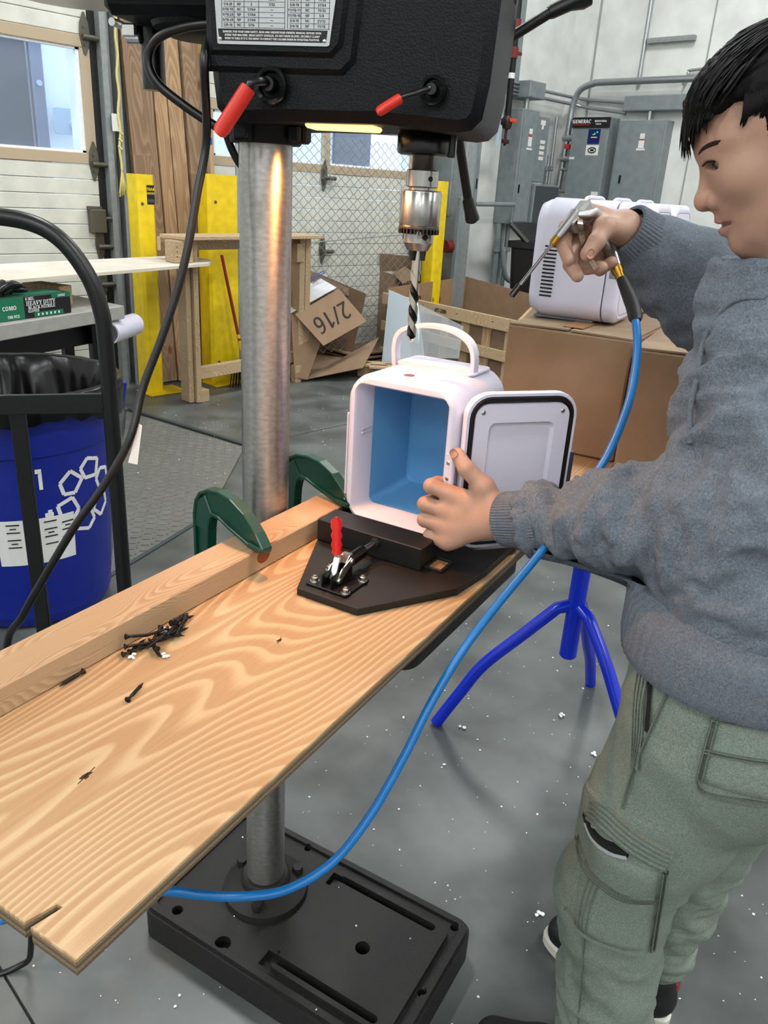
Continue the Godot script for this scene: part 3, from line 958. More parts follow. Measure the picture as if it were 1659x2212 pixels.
	cyl(c, Vector3(6.60, 1.07, -5.42), Vector3(6.66, 1.07, -5.42), 0.07, 14)
	part("coupling", c, M.red_iron, lo)
	c = mb()
	bx(c, Vector3(6.52, 0.75, -5.36), Vector3(0.06, 1.5, 0.05), 0.004)
	solo("strut_channel", c, M.grey_paint, "grey upright strut below the hidden cabinet", "channel")

func sp(p: Vector3, called: String, label: String, cat: String) -> Node3D:
	return thing(called, label, cat, Transform3D(Basis.IDENTITY, p))

func cabinet_face(p: Node3D, w: float, h: float, d: float, off: float) -> void:
	var b := mb()
	bx(b, Vector3(0, 0, d + 0.004), Vector3(w - 0.05, h - 0.06, 0.012), 0.003)
	part("door", b, M.grey_paint, p)
	b = mb()
	bx(b, Vector3(-w * 0.32 + off, -h * 0.18, d + 0.014), Vector3(0.022, 0.085, 0.012), 0.003)
	part("latch", b, M.black_steel, p)
	b = mb()
	bx(b, Vector3(off + 0.01, h * 0.32, d + 0.0115), Vector3(0.055, 0.05, 0.003))
	bx(b, Vector3(off + 0.01, h * 0.235, d + 0.0115), Vector3(0.065, 0.1, 0.003))
	bx(b, Vector3(off + 0.01, h * 0.17, d + 0.0115), Vector3(0.10, 0.02, 0.003))
	part("label", b, M.label_white, p)
	b = mb()
	bx(b, Vector3(off + 0.01, h * 0.28, d + 0.012), Vector3(0.066, 0.014, 0.004))
	part("label_band", b, M.red_print, p)

func riser(x: float, label: String, yv: float) -> void:
	var z := -5.5
	var o := thing("fire_pipe", label, "pipe")
	var c := mb()
	cyl(c, Vector3(x, yv, z), Vector3(x - 0.03, 4.6, z), 0.034, 14)
	tube(c, [Vector3(x - 0.4, yv - 0.02, z), Vector3(x - 0.05, yv - 0.02, z)], 0.03, 12)
	part("pipe", c, M.black_pipe, o)
	c = mb()
	cyl(c, Vector3(x - 0.01, yv + 0.56, z), Vector3(x - 0.01, yv + 0.66, z), 0.045, 14)
	bx(c, Vector3(x + 0.03, yv + 0.61, z + 0.02), Vector3(0.12, 0.03, 0.03), 0.004)
	part("coupling", c, M.red_iron, o)
	c = mb()
	cyl(c, Vector3(x - 0.01, yv + 0.82, z), Vector3(x - 0.01, yv + 0.9, z), 0.045, 14)
	part("coupling", c, M.red_iron, o)
	c = mb()
	cyl(c, Vector3(x - 0.01, yv + 0.38, z), Vector3(x - 0.01, yv + 0.43, z), 0.036, 14)
	part("tape_band", c, M.label_white, o)
	c = mb()
	lathe(c, [Vector2(0, -0.07), Vector2(0.04, -0.06), Vector2(0.055, -0.02), Vector2(0.055, 0.03), Vector2(0.038, 0.06), Vector2(0, 0.06)], 14, Transform3D(Basis.IDENTITY, Vector3(x, yv - 0.02, z)))
	cyl(c, Vector3(x, yv - 0.24, z), Vector3(x, yv - 0.06, z), 0.014, 8)
	bx(c, Vector3(x - 0.02, yv - 0.2, z + 0.02), Vector3(0.09, 0.04, 0.04), 0.006)
	part("valve", c, M.valve_brown, o)
	c = mb()
	bx(c, Vector3(x + 0.02, yv + 0.0, z + 0.065), Vector3(0.12, 0.035, 0.012), 0.004)
	part("valve_handle", c, M.orange, o)
	c = mb()
	bx(c, Vector3(x - 0.2, yv - 0.1, z + 0.05), Vector3(0.05, 0.3, 0.003))
	part("hanging_tag", c, M.tag_blue, o)

# rings of equal point count joined into a skin; each ring is [polygon, z]
func loft(st: SurfaceTool, rings: Array, x := ID, cap0 := true, cap1 := true, sharp := 0.55) -> void:
	var m := rings.size()
	var n: int = rings[0][0].size()
	var P := []
	for r in rings:
		var a := []
		for p in r[0]: a.append(Vector3(p.x, p.y, r[1]))
		P.append(a)
	# normals of each band
	var bn := []
	for i in m - 1:
		var a := []
		for k in n:
			var t: Vector3 = P[i][(k + 1) % n] - P[i][(k + n - 1) % n] + P[i + 1][(k + 1) % n] - P[i + 1][(k + n - 1) % n]
			var d: Vector3 = P[i + 1][k] - P[i][k]
			a.append(t.cross(d).normalized())
		bn.append(a)
	for i in m - 1:
		for k in n:
			var j := (k + 1) % n
			var nn := []
			for e in [[i, k], [i + 1, k], [i + 1, j], [i, j]]:
				var q: Vector3 = bn[i][e[1]]
				var o: int = i - 1 if e[0] == i else i + 1
				if o >= 0 and o < m - 1 and bn[o][e[1]].dot(q) > sharp: q = (q + bn[o][e[1]]).normalized()
				nn.append((x.basis * q).normalized())
			tri3(st, x * P[i][k], x * P[i + 1][k], x * P[i + 1][j], nn[0], nn[1], nn[2])
			tri3(st, x * P[i][k], x * P[i + 1][j], x * P[i][j], nn[0], nn[2], nn[3])
	for e in 2:
		if (e == 0 and not cap0) or (e == 1 and not cap1): continue
		var ri := 0 if e == 0 else m - 1
		var idx := Geometry2D.triangulate_polygon(rings[ri][0])
		var nz: float = (rings[0][1] - rings[1][1]) if e == 0 else (rings[m - 1][1] - rings[m - 2][1])
		var nv := (x.basis * Vector3(0, 0, signf(nz))).normalized()
		for k in range(0, idx.size(), 3):
			tri(st, x * P[ri][idx[k]], x * P[ri][idx[k + 1]], x * P[ri][idx[k + 2]], nv)

# ---------- the hall's loose things ----------
func guard_post(label: String, x0: float, x1: float, h: float, sign_: bool) -> void:
	var o := thing("column_guard", label, "guard post", Transform3D(Basis.IDENTITY, Vector3((x0 + x1) / 2, 0, -5.34)))
	var w := x1 - x0
	var b := mb()
	var prof := pv([-w / 2, -0.10, -w / 2, 0.03, -w / 2 + 0.02, 0.05, w / 2 - 0.02, 0.05, w / 2, 0.03, w / 2, -0.10, w / 2 - 0.012, -0.10, w / 2 - 0.012, 0.022, w / 2 - 0.026, 0.038, -w / 2 + 0.026, 0.038, -w / 2 + 0.012, 0.022, -w / 2 + 0.012, -0.10])
	prism(b, prof, 0.0, h, Transform3D(Basis(Vector3.RIGHT, Vector3(0, 0, 1), Vector3(0, 1, 0)), Vector3.ZERO))
	part("post", b, M.yellow, o)
	b = mb()
	bx(b, Vector3(0.06, 0.006, 0.02), Vector3(w + 0.18, 0.012, 0.22), 0.003)
	part("foot_plate", b, M.yellow, o)
	b = mb()
	for y in [0.18, h - 0.19]: lathe(b, [Vector2(0, 0.008), Vector2(0.009, 0.008), Vector2(0.012, 0.0)], 10, Transform3D(Basis(Vector3.RIGHT, PI / 2), Vector3(-w * 0.3, y, 0.05)))
	part("bolt", b, M.galv_dark, o)
	if sign_:
		b = mb()
		bx(b, Vector3(0.028, h - 0.13, 0.0505), Vector3(0.058, 0.125, 0.002))
		part("sticker", b, M.black_print, o)
		b = mb()
		text(b, "TRAK", 0.026, Transform3D(Basis.IDENTITY, Vector3(0.028, h - 0.094, 0.052)), "Droid Sans", true)
		text(b, "SENTRY", 0.018, Transform3D(Basis.IDENTITY, Vector3(0.028, h - 0.121, 0.052)), "Droid Sans", true)
		part("lettering", b, M.yellow_print, o)
		b = mb()
		bx(b, Vector3(0.028, h - 0.168, 0.052), Vector3(0.05, 0.02, 0.001))
		part("lettering", b, M.grey_dark, o)

func plank(called: String, label: String, p: Vector3, q: Vector3, w: float, t: float, m: Material, cat := "plank", up := Vector3.UP, group := "") -> MeshInstance3D:
	var d := (q - p).normalized()
	var r := d.cross(up).normalized()
	var b := mb()
	bx(b, Vector3.ZERO, Vector3((q - p).length(), t, w), 0.002)
	return solo(called, b, m, label, cat, Transform3D(Basis(d, r.cross(d), r), (p + q) / 2.0), group)

func background_things() -> void:
	guard_post("yellow steel track guard with black sticker left of the tall planks", 2.965, 3.095, 1.53, true)
	guard_post("wide yellow steel track guard behind the drill column", 3.53, 3.83, 1.56, false)
	guard_post("yellow steel track guard seen right of the drill chuck", 6.10, 6.25, 1.63, false)
	# planks leaning in the recess between the doors
	var up := Vector3(0, 0, 1)
	plank("plank", "wide brown weathered plank leaning nearest the dock track", Vector3(3.250, 0.01, -5.55), Vector3(3.180, 3.3, -5.70), 0.20, 0.04, M.old_wood, "plank", up)
	plank("plank", "narrow brown plank second from the dock track", Vector3(3.412, 0.01, -5.54), Vector3(3.345, 3.2, -5.70), 0.10, 0.04, M.old_wood2, "plank", up)
	plank("plank", "knotty tan plank with pale streak in the leaning row", Vector3(3.530, 0.01, -5.53), Vector3(3.470, 2.9, -5.69), 0.12, 0.04, M.old_wood2, "plank", up)
	plank("plank", "broad knotty plank behind the power cord", Vector3(3.672, 0.01, -5.52), Vector3(3.615, 3.1, -5.68), 0.14, 0.04, M.old_wood, "plank", up)
	var e := plank("plank", "pale plank edge dotted with blue paint, last of the leaning row", Vector3(3.768, 0.01, -5.52), Vector3(3.715, 3.1, -5.66), 0.035, 0.10, M.pine, "plank", up)
	for k in 11:
		var b := mb()
		bx(b, Vector3(-1.3 + k * 0.26 + 0.05 * sin(k * 2.0), 0.0505, 0.002 * sin(k * 5.0)), Vector3(0.05, 0.001, 0.024))
		part("paint_mark", b, M.blue_print, e)
	# pine end frame (workbench end) in front of the planks
	var o := thing("pine_bench", "unfinished pine bench frame standing behind the drill column", "bench")
	var b := mb()
	for s in [[3.055, -4.985], [3.10, -4.955]]:
		b = mb(); bx(b, Vector3(s[0] + 0.03, 0.57, s[1] + 0.03), Vector3(0.042, 1.13, 0.11), 0.003, Transform3D(Basis(Vector3.UP, 0.0), Vector3.ZERO)); part("post", b, M.pine_v, o)
	b = mb(); bx(b, Vector3(3.18, 0.045, -4.93), Vector3(0.09, 0.09, 0.09), 0.003); part("foot_block", b, M.pine_v, o)
	for s in [4.215, 4.275]:
		b = mb(); bx(b, Vector3(s, 0.57, -5.08), Vector3(0.055, 1.13, 0.11), 0.003); part("post", b, M.pine_v, o)
	b = mb(); bx(b, Vector3(4.17, 0.07, -5.03), Vector3(0.06, 0.14, 0.06), 0.003); part("foot_block", b, M.pine_v, o)
	b = mb(); bx(b, Vector3(4.17, 1.03, -5.03), Vector3(0.07, 0.14, 0.07), 0.003); part("top_block", b, M.pine_v, o)
	b = mb(); bx(b, Vector3(2.98, 1.07, -4.83), Vector3(0.14, 0.14, 0.12), 0.004); part("beam_end", b, M.pine_v, o)
	for k in 7:
		var bb := mb(); cyl(bb, Vector3(2.93 + (k % 3) * 0.045, 1.04 + (k / 3) * 0.03, -4.772), Vector3(2.93 + (k % 3) * 0.045, 1.04 + (k / 3) * 0.03, -4.768), 0.004, 6); part("nail_hole", bb, M.black_gap, o)
	b = mb(); bar(b, Vector3(2.96, 1.155, -4.88), Vector3(4.31, 1.155, -5.03), 0.26, 0.025, 0.003); part("top_plank", b, M.pine, o)
	b = mb(); bar(b, Vector3(2.96, 1.10, -5.05), Vector3(4.25, 1.10, -5.12), 0.04, 0.09, 0.003); part("rail", b, M.pine, o)
	b = mb(); bar(b, Vector3(3.15, 0.20, -4.96), Vector3(4.22, 0.20, -5.10), 0.05, 0.09, 0.003); part("rail", b, M.pine, o)
	# broom behind the frame
	var br := thing("broom", "red handled broom with black bristles leaning on the yellow guard", "broom")
	b = mb(); tube(b, [Vector3(3.70, 0.34, -5.16), Vector3(3.60, 1.0, -5.24)], 0.012, 8); part("handle", b, M.red_handle, br)
	b = mb(); tube(b, [Vector3(3.71, 0.29, -5.15), Vector3(3.70, 0.36, -5.16)], 0.017, 8); tube(b, [Vector3(3.692, 0.38, -5.165), Vector3(3.688, 0.41, -5.165)], 0.016, 8); part("collar", b, M.yellow, br)
	b = mb(); loft(b, [[rrect(0.30, 0.06, 0.02, 3), 0.0], [rrect(0.28, 0.06, 0.02, 3), 0.05], [rrect(0.08, 0.05, 0.02, 3), 0.10], [rrect(0.05, 0.05, 0.02, 3), 0.15]], Transform3D(Basis(Vector3.RIGHT, Vector3(0, 0, -1), Vector3(0, 1, 0)), Vector3(3.76, 0.14, -5.13))); part("head", b, M.rubber, br)
	b = mb()
	for i in 34: tube(b, [Vector3(3.62 + i * 0.0085, 0.15, -5.15 + (i % 3) * 0.015), Vector3(3.60 + i * 0.0098 , 0.0, -5.16 + (i % 3) * 0.02)], 0.005, 4)
	part("bristles", b, M.black_steel, br).set_meta("kind", "stuff")
	# steel bench with a plywood offcut on blocks, gloves and pipe
	o = thing("workbench", "grey topped steel workbench behind the recycling bin", "workbench")
	b = mb()
	prism(b, pv([2.31, 4.36, 2.24, 4.92, 0.6, 4.5, 0.6, 3.65]), 0.0, 0.075, Transform3D(Basis(Vector3.RIGHT, Vector3(0, 0, -1), Vector3(0, 1, 0)), Vector3(0, 0.74, 0)), 0.004, true)
	part("bench_top", b, M.bench_grey, o)
	for p in [[2.16, -4.45], [2.14, -4.78], [0.7, -3.9], [0.7, -4.4]]:
		b = mb(); bx(b, Vector3(p[0], 0.37, p[1]), Vector3(0.06, 0.74, 0.06), 0.004); part("leg", b, M.black_steel, o)
	b = mb(); bar(b, Vector3(0.7, 0.66, -3.95), Vector3(2.16, 0.66, -4.5), 0.03, 0.14); part("apron", b, M.black_steel, o)
	for p in [[1.98, 0.87, -4.62], [0.9, 0.87, -4.2]]:
		b = mb(); bx(b, Vector3(0, 0, 0), Vector3(0.09, 0.11, 0.3), 0.003)
		solo("wood_block", b, M.pine_v, ["pine block holding up the pale plywood sheet near the glove box", "pine block holding up the left end of the pale plywood sheet"][0 if p[0] > 1.5 else 1], "wood block", Transform3D(Basis(Vector3.UP, 0.3), Vector3(p[0], p[1], p[2])))
	b = mb()
	prism(b, pv([3.15, 4.74, 3.30, 4.92, 3.34, 5.3, 0.3, 4.6, 0.3, 3.78]), 0.0, 0.018, Transform3D(Basis(Vector3.RIGHT, Vector3(0, 0, -1), Vector3(0, 1, 0)), Vector3(0, 0.98, 0)), 0.001)
	solo("plywood_sheet", b, M.ply_pale, "pale plywood sheet reaching from the bench across the yellow guard", "plywood")
	# glove box
	var g := thing("glove_box", "green and black carton of black nitrile gloves on the grey bench", "carton", fr(Vector3(1.68, 0.817, -4.15), Vector3(0.42, 0, -0.145), Vector3.UP))
	b = mb(); bx(b, Vector3(0.03, 0.055, -0.07), Vector3(0.48, 0.11, 0.15), 0.003); part("carton", b, M.black_card, g)
	b = mb(); bx(b, Vector3(-0.125, 0.055, 0.0055), Vector3(0.17, 0.108, 0.003)); bx(b, Vector3(0.205, 0.098, 0.0055), Vector3(0.13, 0.024, 0.003)); bx(b, Vector3(0.115, 0.014, 0.0055), Vector3(0.19, 0.024, 0.003)); bx(b, Vector3(0.03, 0.1105, -0.07), Vector3(0.40, 0.002, 0.12)); part("green_print", b, M.green_print, g)
	b = mb()
	text(b, "6 MIL", 0.02, Transform3D(Basis.IDENTITY, Vector3(0.0, 0.096, 0.007)), "Droid Serif", true)
	text(b, "HEAVY DUTY", 0.028, Transform3D(Basis.IDENTITY, Vector3(0.068, 0.073, 0.007)), "Droid Serif", true)
	text(b, "BLACK NITRILE", 0.022, Transform3D(Basis.IDENTITY, Vector3(0.072, 0.051, 0.007)), "Droid Serif", true)
	text(b, "GLOVES", 0.017, Transform3D(Basis.IDENTITY, Vector3(0.017, 0.034, 0.007)), "Droid Serif", true)
	text(b, "LARGE", 0.016, Transform3D(Basis.IDENTITY, Vector3(0.205, 0.098, 0.008)), "Droid Sans", true)
	text(b, "100 PCS", 0.02, Transform3D(Basis.IDENTITY, Vector3(-0.11, 0.017, 0.008)), "Droid Sans", true)
	text(b, "COMO", 0.028, Transform3D(Basis.IDENTITY, Vector3(-0.13, 0.06, 0.008)), "Droid Sans", true)
	for k in 6: bx(b, Vector3(0.045 + k * 0.027, 0.014, 0.008), Vector3(0.009, 0.012, 0.001))
	part("lettering", b, M.white_print, g)
	var gl := mb()
	var gf := []
	for k in 12: gf.append([Vector3(-0.09 + 0.18 * sin(k * 2.3) * 0.5, 0.02 + 0.008 * cos(k * 3.0), 0.04 * cos(k * 1.7)), Vector3(0.06 * cos(k * 1.1) + 0.03, 0.035 + 0.02 * sin(k * 2.0), 0.05 * sin(k * 2.9))])
	for s in gf: tube(gl, cr([s[0], (s[0] + s[1]) / 2 + Vector3(0, 0.02, 0), s[1]], 4), [0.010, 0.014, 0.018, 0.02, 0.019, 0.02, 0.018, 0.014, 0.008], 7)
	solo("glove", gl, M.bag_black, "crumpled black glove lying on the glove carton", "glove", Transform3D(Basis(Vector3.UP, 0.4), Vector3(1.60, 0.925, -4.19)))
	b = mb()
	lathe(b, [Vector2(0.058, -0.35), Vector2(0.066, -0.35), Vector2(0.066, 0.0), Vector2(0.058, 0.0), Vector2(0.058, -0.35)], 28, fr(Vector3(2.20, 0.665, -4.36), Vector3(0.6, 0, 0.8), Vector3(-0.55, 0, 0.6).rotated(Vector3.UP, -0.9)))
	solo("plastic_pipe", b, M.white_plastic, "white plastic pipe end under the grey bench", "pipe")
	# tipped and open cartons
	carton_tipped()
	crate()
	cartons_right()
	# black wheeled bin and post in the far right
	o = thing("trash_bin", "black trash bin below the electrical cabinets", "trash bin", Transform3D(Basis(Vector3.UP, 0.2), Vector3(7.25, 0, -4.75)))
	b = mb(); loft(b, [[rrect(0.42, 0.5, 0.06, 3), 0.0], [rrect(0.56, 0.62, 0.07, 3), 1.05], [rrect(0.62, 0.68, 0.07, 3), 1.06], [rrect(0.62, 0.68, 0.07, 3), 1.12]], Transform3D(Basis(Vector3.RIGHT, Vector3(0, 0, -1), Vector3(0, 1, 0)), Vector3.ZERO)); part("body", b, M.rubber, o)
	b = mb(); bx(b, Vector3(0, 0.15, 0.0), Vector3(0.6, 0.30, 0.05), 0.02, Transform3D(Basis(Vector3(1, 0, 0), -0.9), Vector3(0, 1.1, -0.1))); part("lid", b, M.rubber, o)
	b = mb(); bx(b, Vector3(0, 0.5, 0), Vector3(0.09, 1.0, 0.09), 0.004)
	solo("wood_post", b, M.pine_v, "pale wooden post left of the nearest white mini fridge", "post", Transform3D(Basis.IDENTITY, Vector3(6.55, 0.0, -4.18)))
	# steel column at the gate
	b = mb(); bx(b, Vector3(6.62, 1.6, -5.5), Vector3(0.16, 3.2, 0.3), 0.01)
	solo("steel_post", b, M.galv, "grey steel post right of the yellow guard by the drill chuck", "post")

# a sheet of board: quad with thickness
func sheet(st: SurfaceTool, a: Vector3, b: Vector3, c: Vector3, d: Vector3, t := 0.006) -> void:
	var n := (b - a).cross(d - a).normalized() * t * 0.5
	var q := [a, b, c, d]
	quad(st, a + n, b + n, c + n, d + n, n.normalized())
	quad(st, a - n, b - n, c - n, d - n, -n.normalized())
	for i in 4:
		var u: Vector3 = q[i]
		var v: Vector3 = q[(i + 1) % 4]
		quad(st, u + n, v + n, v - n, u - n, (v - u).cross(n).normalized())

func carton_tipped() -> void:
	# an opened carton lying on its side; corners found from the floor it stands on
	var o := thing("carton", "tipped open cardboard box marked with a handwritten date", "cardboard box")
	var A := Vector3(4.20, 0.02, -5.02); var B := Vector3(4.66, 0.02, -5.10)    # front floor edge
	var C := Vector3(5.10, 0.12, -5.30)
	var top := Vector3(-0.02, 0.70, -0.02)
	var b := mb()
	sheet(b, A + Vector3(-0.1, 0.1, -0.1), A + Vector3(-0.05, 0.72, -0.1), A + Vector3(0.25, 0.78, -0.5), A + Vector3(0.25, 0.1, -0.5))
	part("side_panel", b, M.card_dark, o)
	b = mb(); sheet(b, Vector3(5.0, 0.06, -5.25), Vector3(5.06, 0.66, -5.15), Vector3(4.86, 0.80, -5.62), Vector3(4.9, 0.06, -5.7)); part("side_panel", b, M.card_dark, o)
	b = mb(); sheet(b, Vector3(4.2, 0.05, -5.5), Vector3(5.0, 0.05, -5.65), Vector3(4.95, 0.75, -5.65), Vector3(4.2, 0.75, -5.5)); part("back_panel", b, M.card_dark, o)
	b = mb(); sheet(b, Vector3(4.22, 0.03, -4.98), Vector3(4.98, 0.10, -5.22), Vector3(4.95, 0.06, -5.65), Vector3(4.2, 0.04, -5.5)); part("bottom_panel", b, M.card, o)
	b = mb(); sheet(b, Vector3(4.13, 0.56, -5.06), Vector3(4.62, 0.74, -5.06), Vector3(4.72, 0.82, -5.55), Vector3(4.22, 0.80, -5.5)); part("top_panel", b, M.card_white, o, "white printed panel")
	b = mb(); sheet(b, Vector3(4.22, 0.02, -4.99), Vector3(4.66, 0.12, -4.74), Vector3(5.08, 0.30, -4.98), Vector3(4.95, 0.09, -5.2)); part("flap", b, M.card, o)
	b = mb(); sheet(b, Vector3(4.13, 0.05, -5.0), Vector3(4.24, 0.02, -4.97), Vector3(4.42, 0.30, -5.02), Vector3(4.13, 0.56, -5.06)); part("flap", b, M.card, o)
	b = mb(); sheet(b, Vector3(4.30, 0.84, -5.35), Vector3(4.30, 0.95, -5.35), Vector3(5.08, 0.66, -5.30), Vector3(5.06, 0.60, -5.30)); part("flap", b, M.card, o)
	# the hanging flap with the date, written upside down
	var p0 := Vector3(4.15, 0.555, -5.035); var p1 := Vector3(4.62, 0.735, -5.035)
	var q0 := Vector3(4.33, 0.31, -4.88); var q1 := p1 + (q0 - p0) * 1.05
	b = mb(); sheet(b, p0, p1, q1, q0); part("flap", b, M.card, o)
	b = mb()
	var ux := (p0 - p1).normalized()
	var n := (p1 - p0).cross(q0 - p0).normalized()
	if n.z < 0: n = -n
	text(b, "2/16", 0.19, Transform3D(Basis(ux, n.cross(ux), n), (p0 + p1 + q0 + q1) / 4.0 + n * 0.006), "Droid Sans", false, 0.004)
	part("handwriting", b, M.black_print, o)
	b = mb()
	var du := (p1 - p0).normalized()
	var dn := Vector3(0.1, 0.03, -0.44)
	for k in 2: bar(b, p0 + dn * 0.45 + du * 0.3 + Vector3(0, 0.105 + k * 0.012, -0.02 * k), p0 + dn * 0.45 + du * 0.48 + Vector3(0, 0.105 + k * 0.012, -0.02 * k), 0.012, 0.002)
	part("print_line", b, M.blue_print, o)
	# second carton farther back
	o = thing("carton", "open cardboard box standing behind the crate, flaps up", "cardboard box")
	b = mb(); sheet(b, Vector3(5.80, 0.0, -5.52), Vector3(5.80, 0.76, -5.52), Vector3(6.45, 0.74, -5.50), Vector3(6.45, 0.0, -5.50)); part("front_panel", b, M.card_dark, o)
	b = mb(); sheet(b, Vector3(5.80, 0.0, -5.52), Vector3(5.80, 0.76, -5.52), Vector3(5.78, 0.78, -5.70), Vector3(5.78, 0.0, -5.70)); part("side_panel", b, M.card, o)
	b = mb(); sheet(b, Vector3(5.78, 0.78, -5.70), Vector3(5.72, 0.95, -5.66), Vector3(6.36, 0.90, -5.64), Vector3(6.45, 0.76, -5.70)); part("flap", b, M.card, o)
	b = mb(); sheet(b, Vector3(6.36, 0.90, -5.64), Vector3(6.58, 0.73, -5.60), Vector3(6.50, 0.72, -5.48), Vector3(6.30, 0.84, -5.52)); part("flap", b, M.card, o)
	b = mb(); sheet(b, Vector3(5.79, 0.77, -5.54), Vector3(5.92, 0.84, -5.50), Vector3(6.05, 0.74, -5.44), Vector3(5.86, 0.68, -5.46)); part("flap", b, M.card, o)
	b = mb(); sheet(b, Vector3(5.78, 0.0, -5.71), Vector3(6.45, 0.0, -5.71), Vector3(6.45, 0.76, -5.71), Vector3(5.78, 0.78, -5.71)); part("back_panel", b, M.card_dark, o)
	# flattened cartons on the floor behind
	b = mb()
	for k in 4: sheet(b, Vector3(4.9, 0.02 + k * 0.035, -5.0 - k * 0.05), Vector3(5.5, 0.02 + k * 0.035, -5.1), Vector3(5.5, 0.03 + k * 0.035, -5.5), Vector3(4.9, 0.03 + k * 0.035, -5.5), 0.012)
	solo("carton_stack", b, M.card_dark, "flattened cartons lying on the floor beside the crate", "cardboard")

func crate() -> void:
	# slatted crate with a cardboard liner; its corners on the floor plan
	var o := thing("crate", "open wooden crate lined with cardboard, behind the near mini fridge", "crate")
	var a := Vector3(5.33, 0, -5.20); var d := Vector3(5.13, 0, -3.55)
	var c := Vector3(6.62, 0, -4.35); var e := Vector3(6.75, 0, -5.38)
	var H := 0.655
	var b: SurfaceTool
	for k in 3:
		b = mb(); bar(b, a + Vector3(0, [0.605, 0.36, 0.10][k], 0), d + Vector3(0, [0.605, 0.36, 0.10][k], 0), 0.025, [0.10, 0.085, 0.12][k], 0.003); part("rail", b, M.pine, o)
		b = mb(); bar(b, d + Vector3(0, [0.605, 0.36, 0.10][k], 0), c + Vector3(0, [0.605, 0.36, 0.10][k], 0), 0.025, 0.09, 0.003); part("rail", b, M.pine, o)
	for k in 7:
		var t := 0.05 + k * 0.15
		var p := a.lerp(d, t)
		b = mb(); bx(b, p + Vector3(0.03, 0.32, 0), Vector3(0.022, 0.62, 0.085), 0.002); part("slat", b, M.old_wood2 if k % 2 else M.pine_v, o)
	for k in 5:
		var t := 0.1 + k * 0.2
		b = mb(); bx(b, d.lerp(c, t) + Vector3(0, 0.30, -0.03), Vector3(0.09, 0.6, 0.022), 0.002); part("slat", b, M.pine_v, o)
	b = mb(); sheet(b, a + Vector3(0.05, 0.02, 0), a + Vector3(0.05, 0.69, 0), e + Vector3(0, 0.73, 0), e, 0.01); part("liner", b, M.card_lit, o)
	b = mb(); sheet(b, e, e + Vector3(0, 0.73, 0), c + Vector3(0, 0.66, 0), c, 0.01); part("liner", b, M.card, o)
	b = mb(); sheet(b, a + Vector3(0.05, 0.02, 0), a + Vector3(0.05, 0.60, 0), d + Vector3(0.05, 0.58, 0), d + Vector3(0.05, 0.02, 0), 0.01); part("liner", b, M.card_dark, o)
	b = mb()
	var sd := (d - a).normalized()
	var sf := Transform3D(Basis(sd, Vector3.UP, sd.cross(Vector3.UP)), a.lerp(d, 0.48) + Vector3(-0.016, 0.605, 0))
	text(b, "HT-200", 0.045, sf, "Droid Sans", true, 0.001)
	part("stamp", b, M.black_print, o)
	b = mb()
	var sg := (e - a).normalized()
	var sl := Transform3D(Basis(sg, Vector3.UP, sg.cross(Vector3.UP)), a.lerp(e, 0.35) + Vector3(0.05, 0.55, 0) + sg.cross(Vector3.UP) * 0.008)
	text(b, "L2", 0.10, sl, "Droid Sans", false, 0.001)
	text(b, "HHH", 0.07, sl.translated_local(Vector3(0.32, -0.02, 0)), "Droid Sans", false, 0.001)
	part("handwriting", b, M.black_print, o)
	b = mb()
	for k in 4: bx(b, a.lerp(d, 0.1 + k * 0.25) + Vector3(-0.014, 0.61, 0), Vector3(0.004, 0.008, 0.008))
	part("nail", b, M.black_gap, o)
	# wrapped foam board leaning on the crate
	b = mb(); sheet(b, Vector3(5.02, 0.03, -4.85), Vector3(5.22, 0.70, -5.0), Vector3(5.12, 0.66, -4.60), Vector3(4.98, 0.03, -4.30), 0.05)
	solo("foam_board", b, M.foam_board, "pale foam board in clear wrap leaning on the crate", "foam board")
	b = mb(); sheet(b, Vector3(4.97, 0.22, -4.5), Vector3(5.17, 0.66, -4.72), Vector3(5.10, 0.54, -4.05), Vector3(4.99, 0.30, -3.98), 0.004)
	solo("plastic_wrap", b, M.wrap, "clear plastic wrap over the crate corner", "plastic wrap")
	b = mb()
	for k in 3: bar(b, Vector3(4.75, 0.12, -4.95 + k * 0.1), Vector3(5.15, 0.12, -4.5 + k * 0.1), 0.1, 0.02, 0.002)
	for k in 3: bx(b, Vector3(4.8 + k * 0.16, 0.06, -4.85 + k * 0.17), Vector3(0.1, 0.10, 0.1), 0.003)
	solo("pallet", b, M.pine, "low wooden pallet end on the floor before the crate", "pallet")

func carton_closed(label: String, x: Transform3D, w: float, h: float, d: float) -> void:
	var o := thing("carton", label, "cardboard box", x)
	var b := mb()
	bx(b, Vector3(w / 2, h / 2, d / 2), Vector3(w, h - 0.004, d), 0.004)
	part("box", b, M.card, o)
	b = mb(); sheet(b, Vector3(0.002, h, 0.002), Vector3(w - 0.002, h + 0.001, 0.002), Vector3(w - 0.002, h + 0.004, d * 0.49), Vector3(0.002, h + 0.003, d * 0.49), 0.004); part("flap", b, M.card_top, o)
	b = mb(); sheet(b, Vector3(0.002, h, d - 0.002), Vector3(w - 0.002, h, d - 0.002), Vector3(w - 0.002, h + 0.004, d * 0.51), Vector3(0.002, h + 0.002, d * 0.51), 0.004); part("flap", b, M.card_top, o)
	b = mb(); bx(b, Vector3(w * 0.5, h + 0.0065, d / 2), Vector3(w * 0.9, 0.001, 0.05)); part("tape", b, M.tape, o)

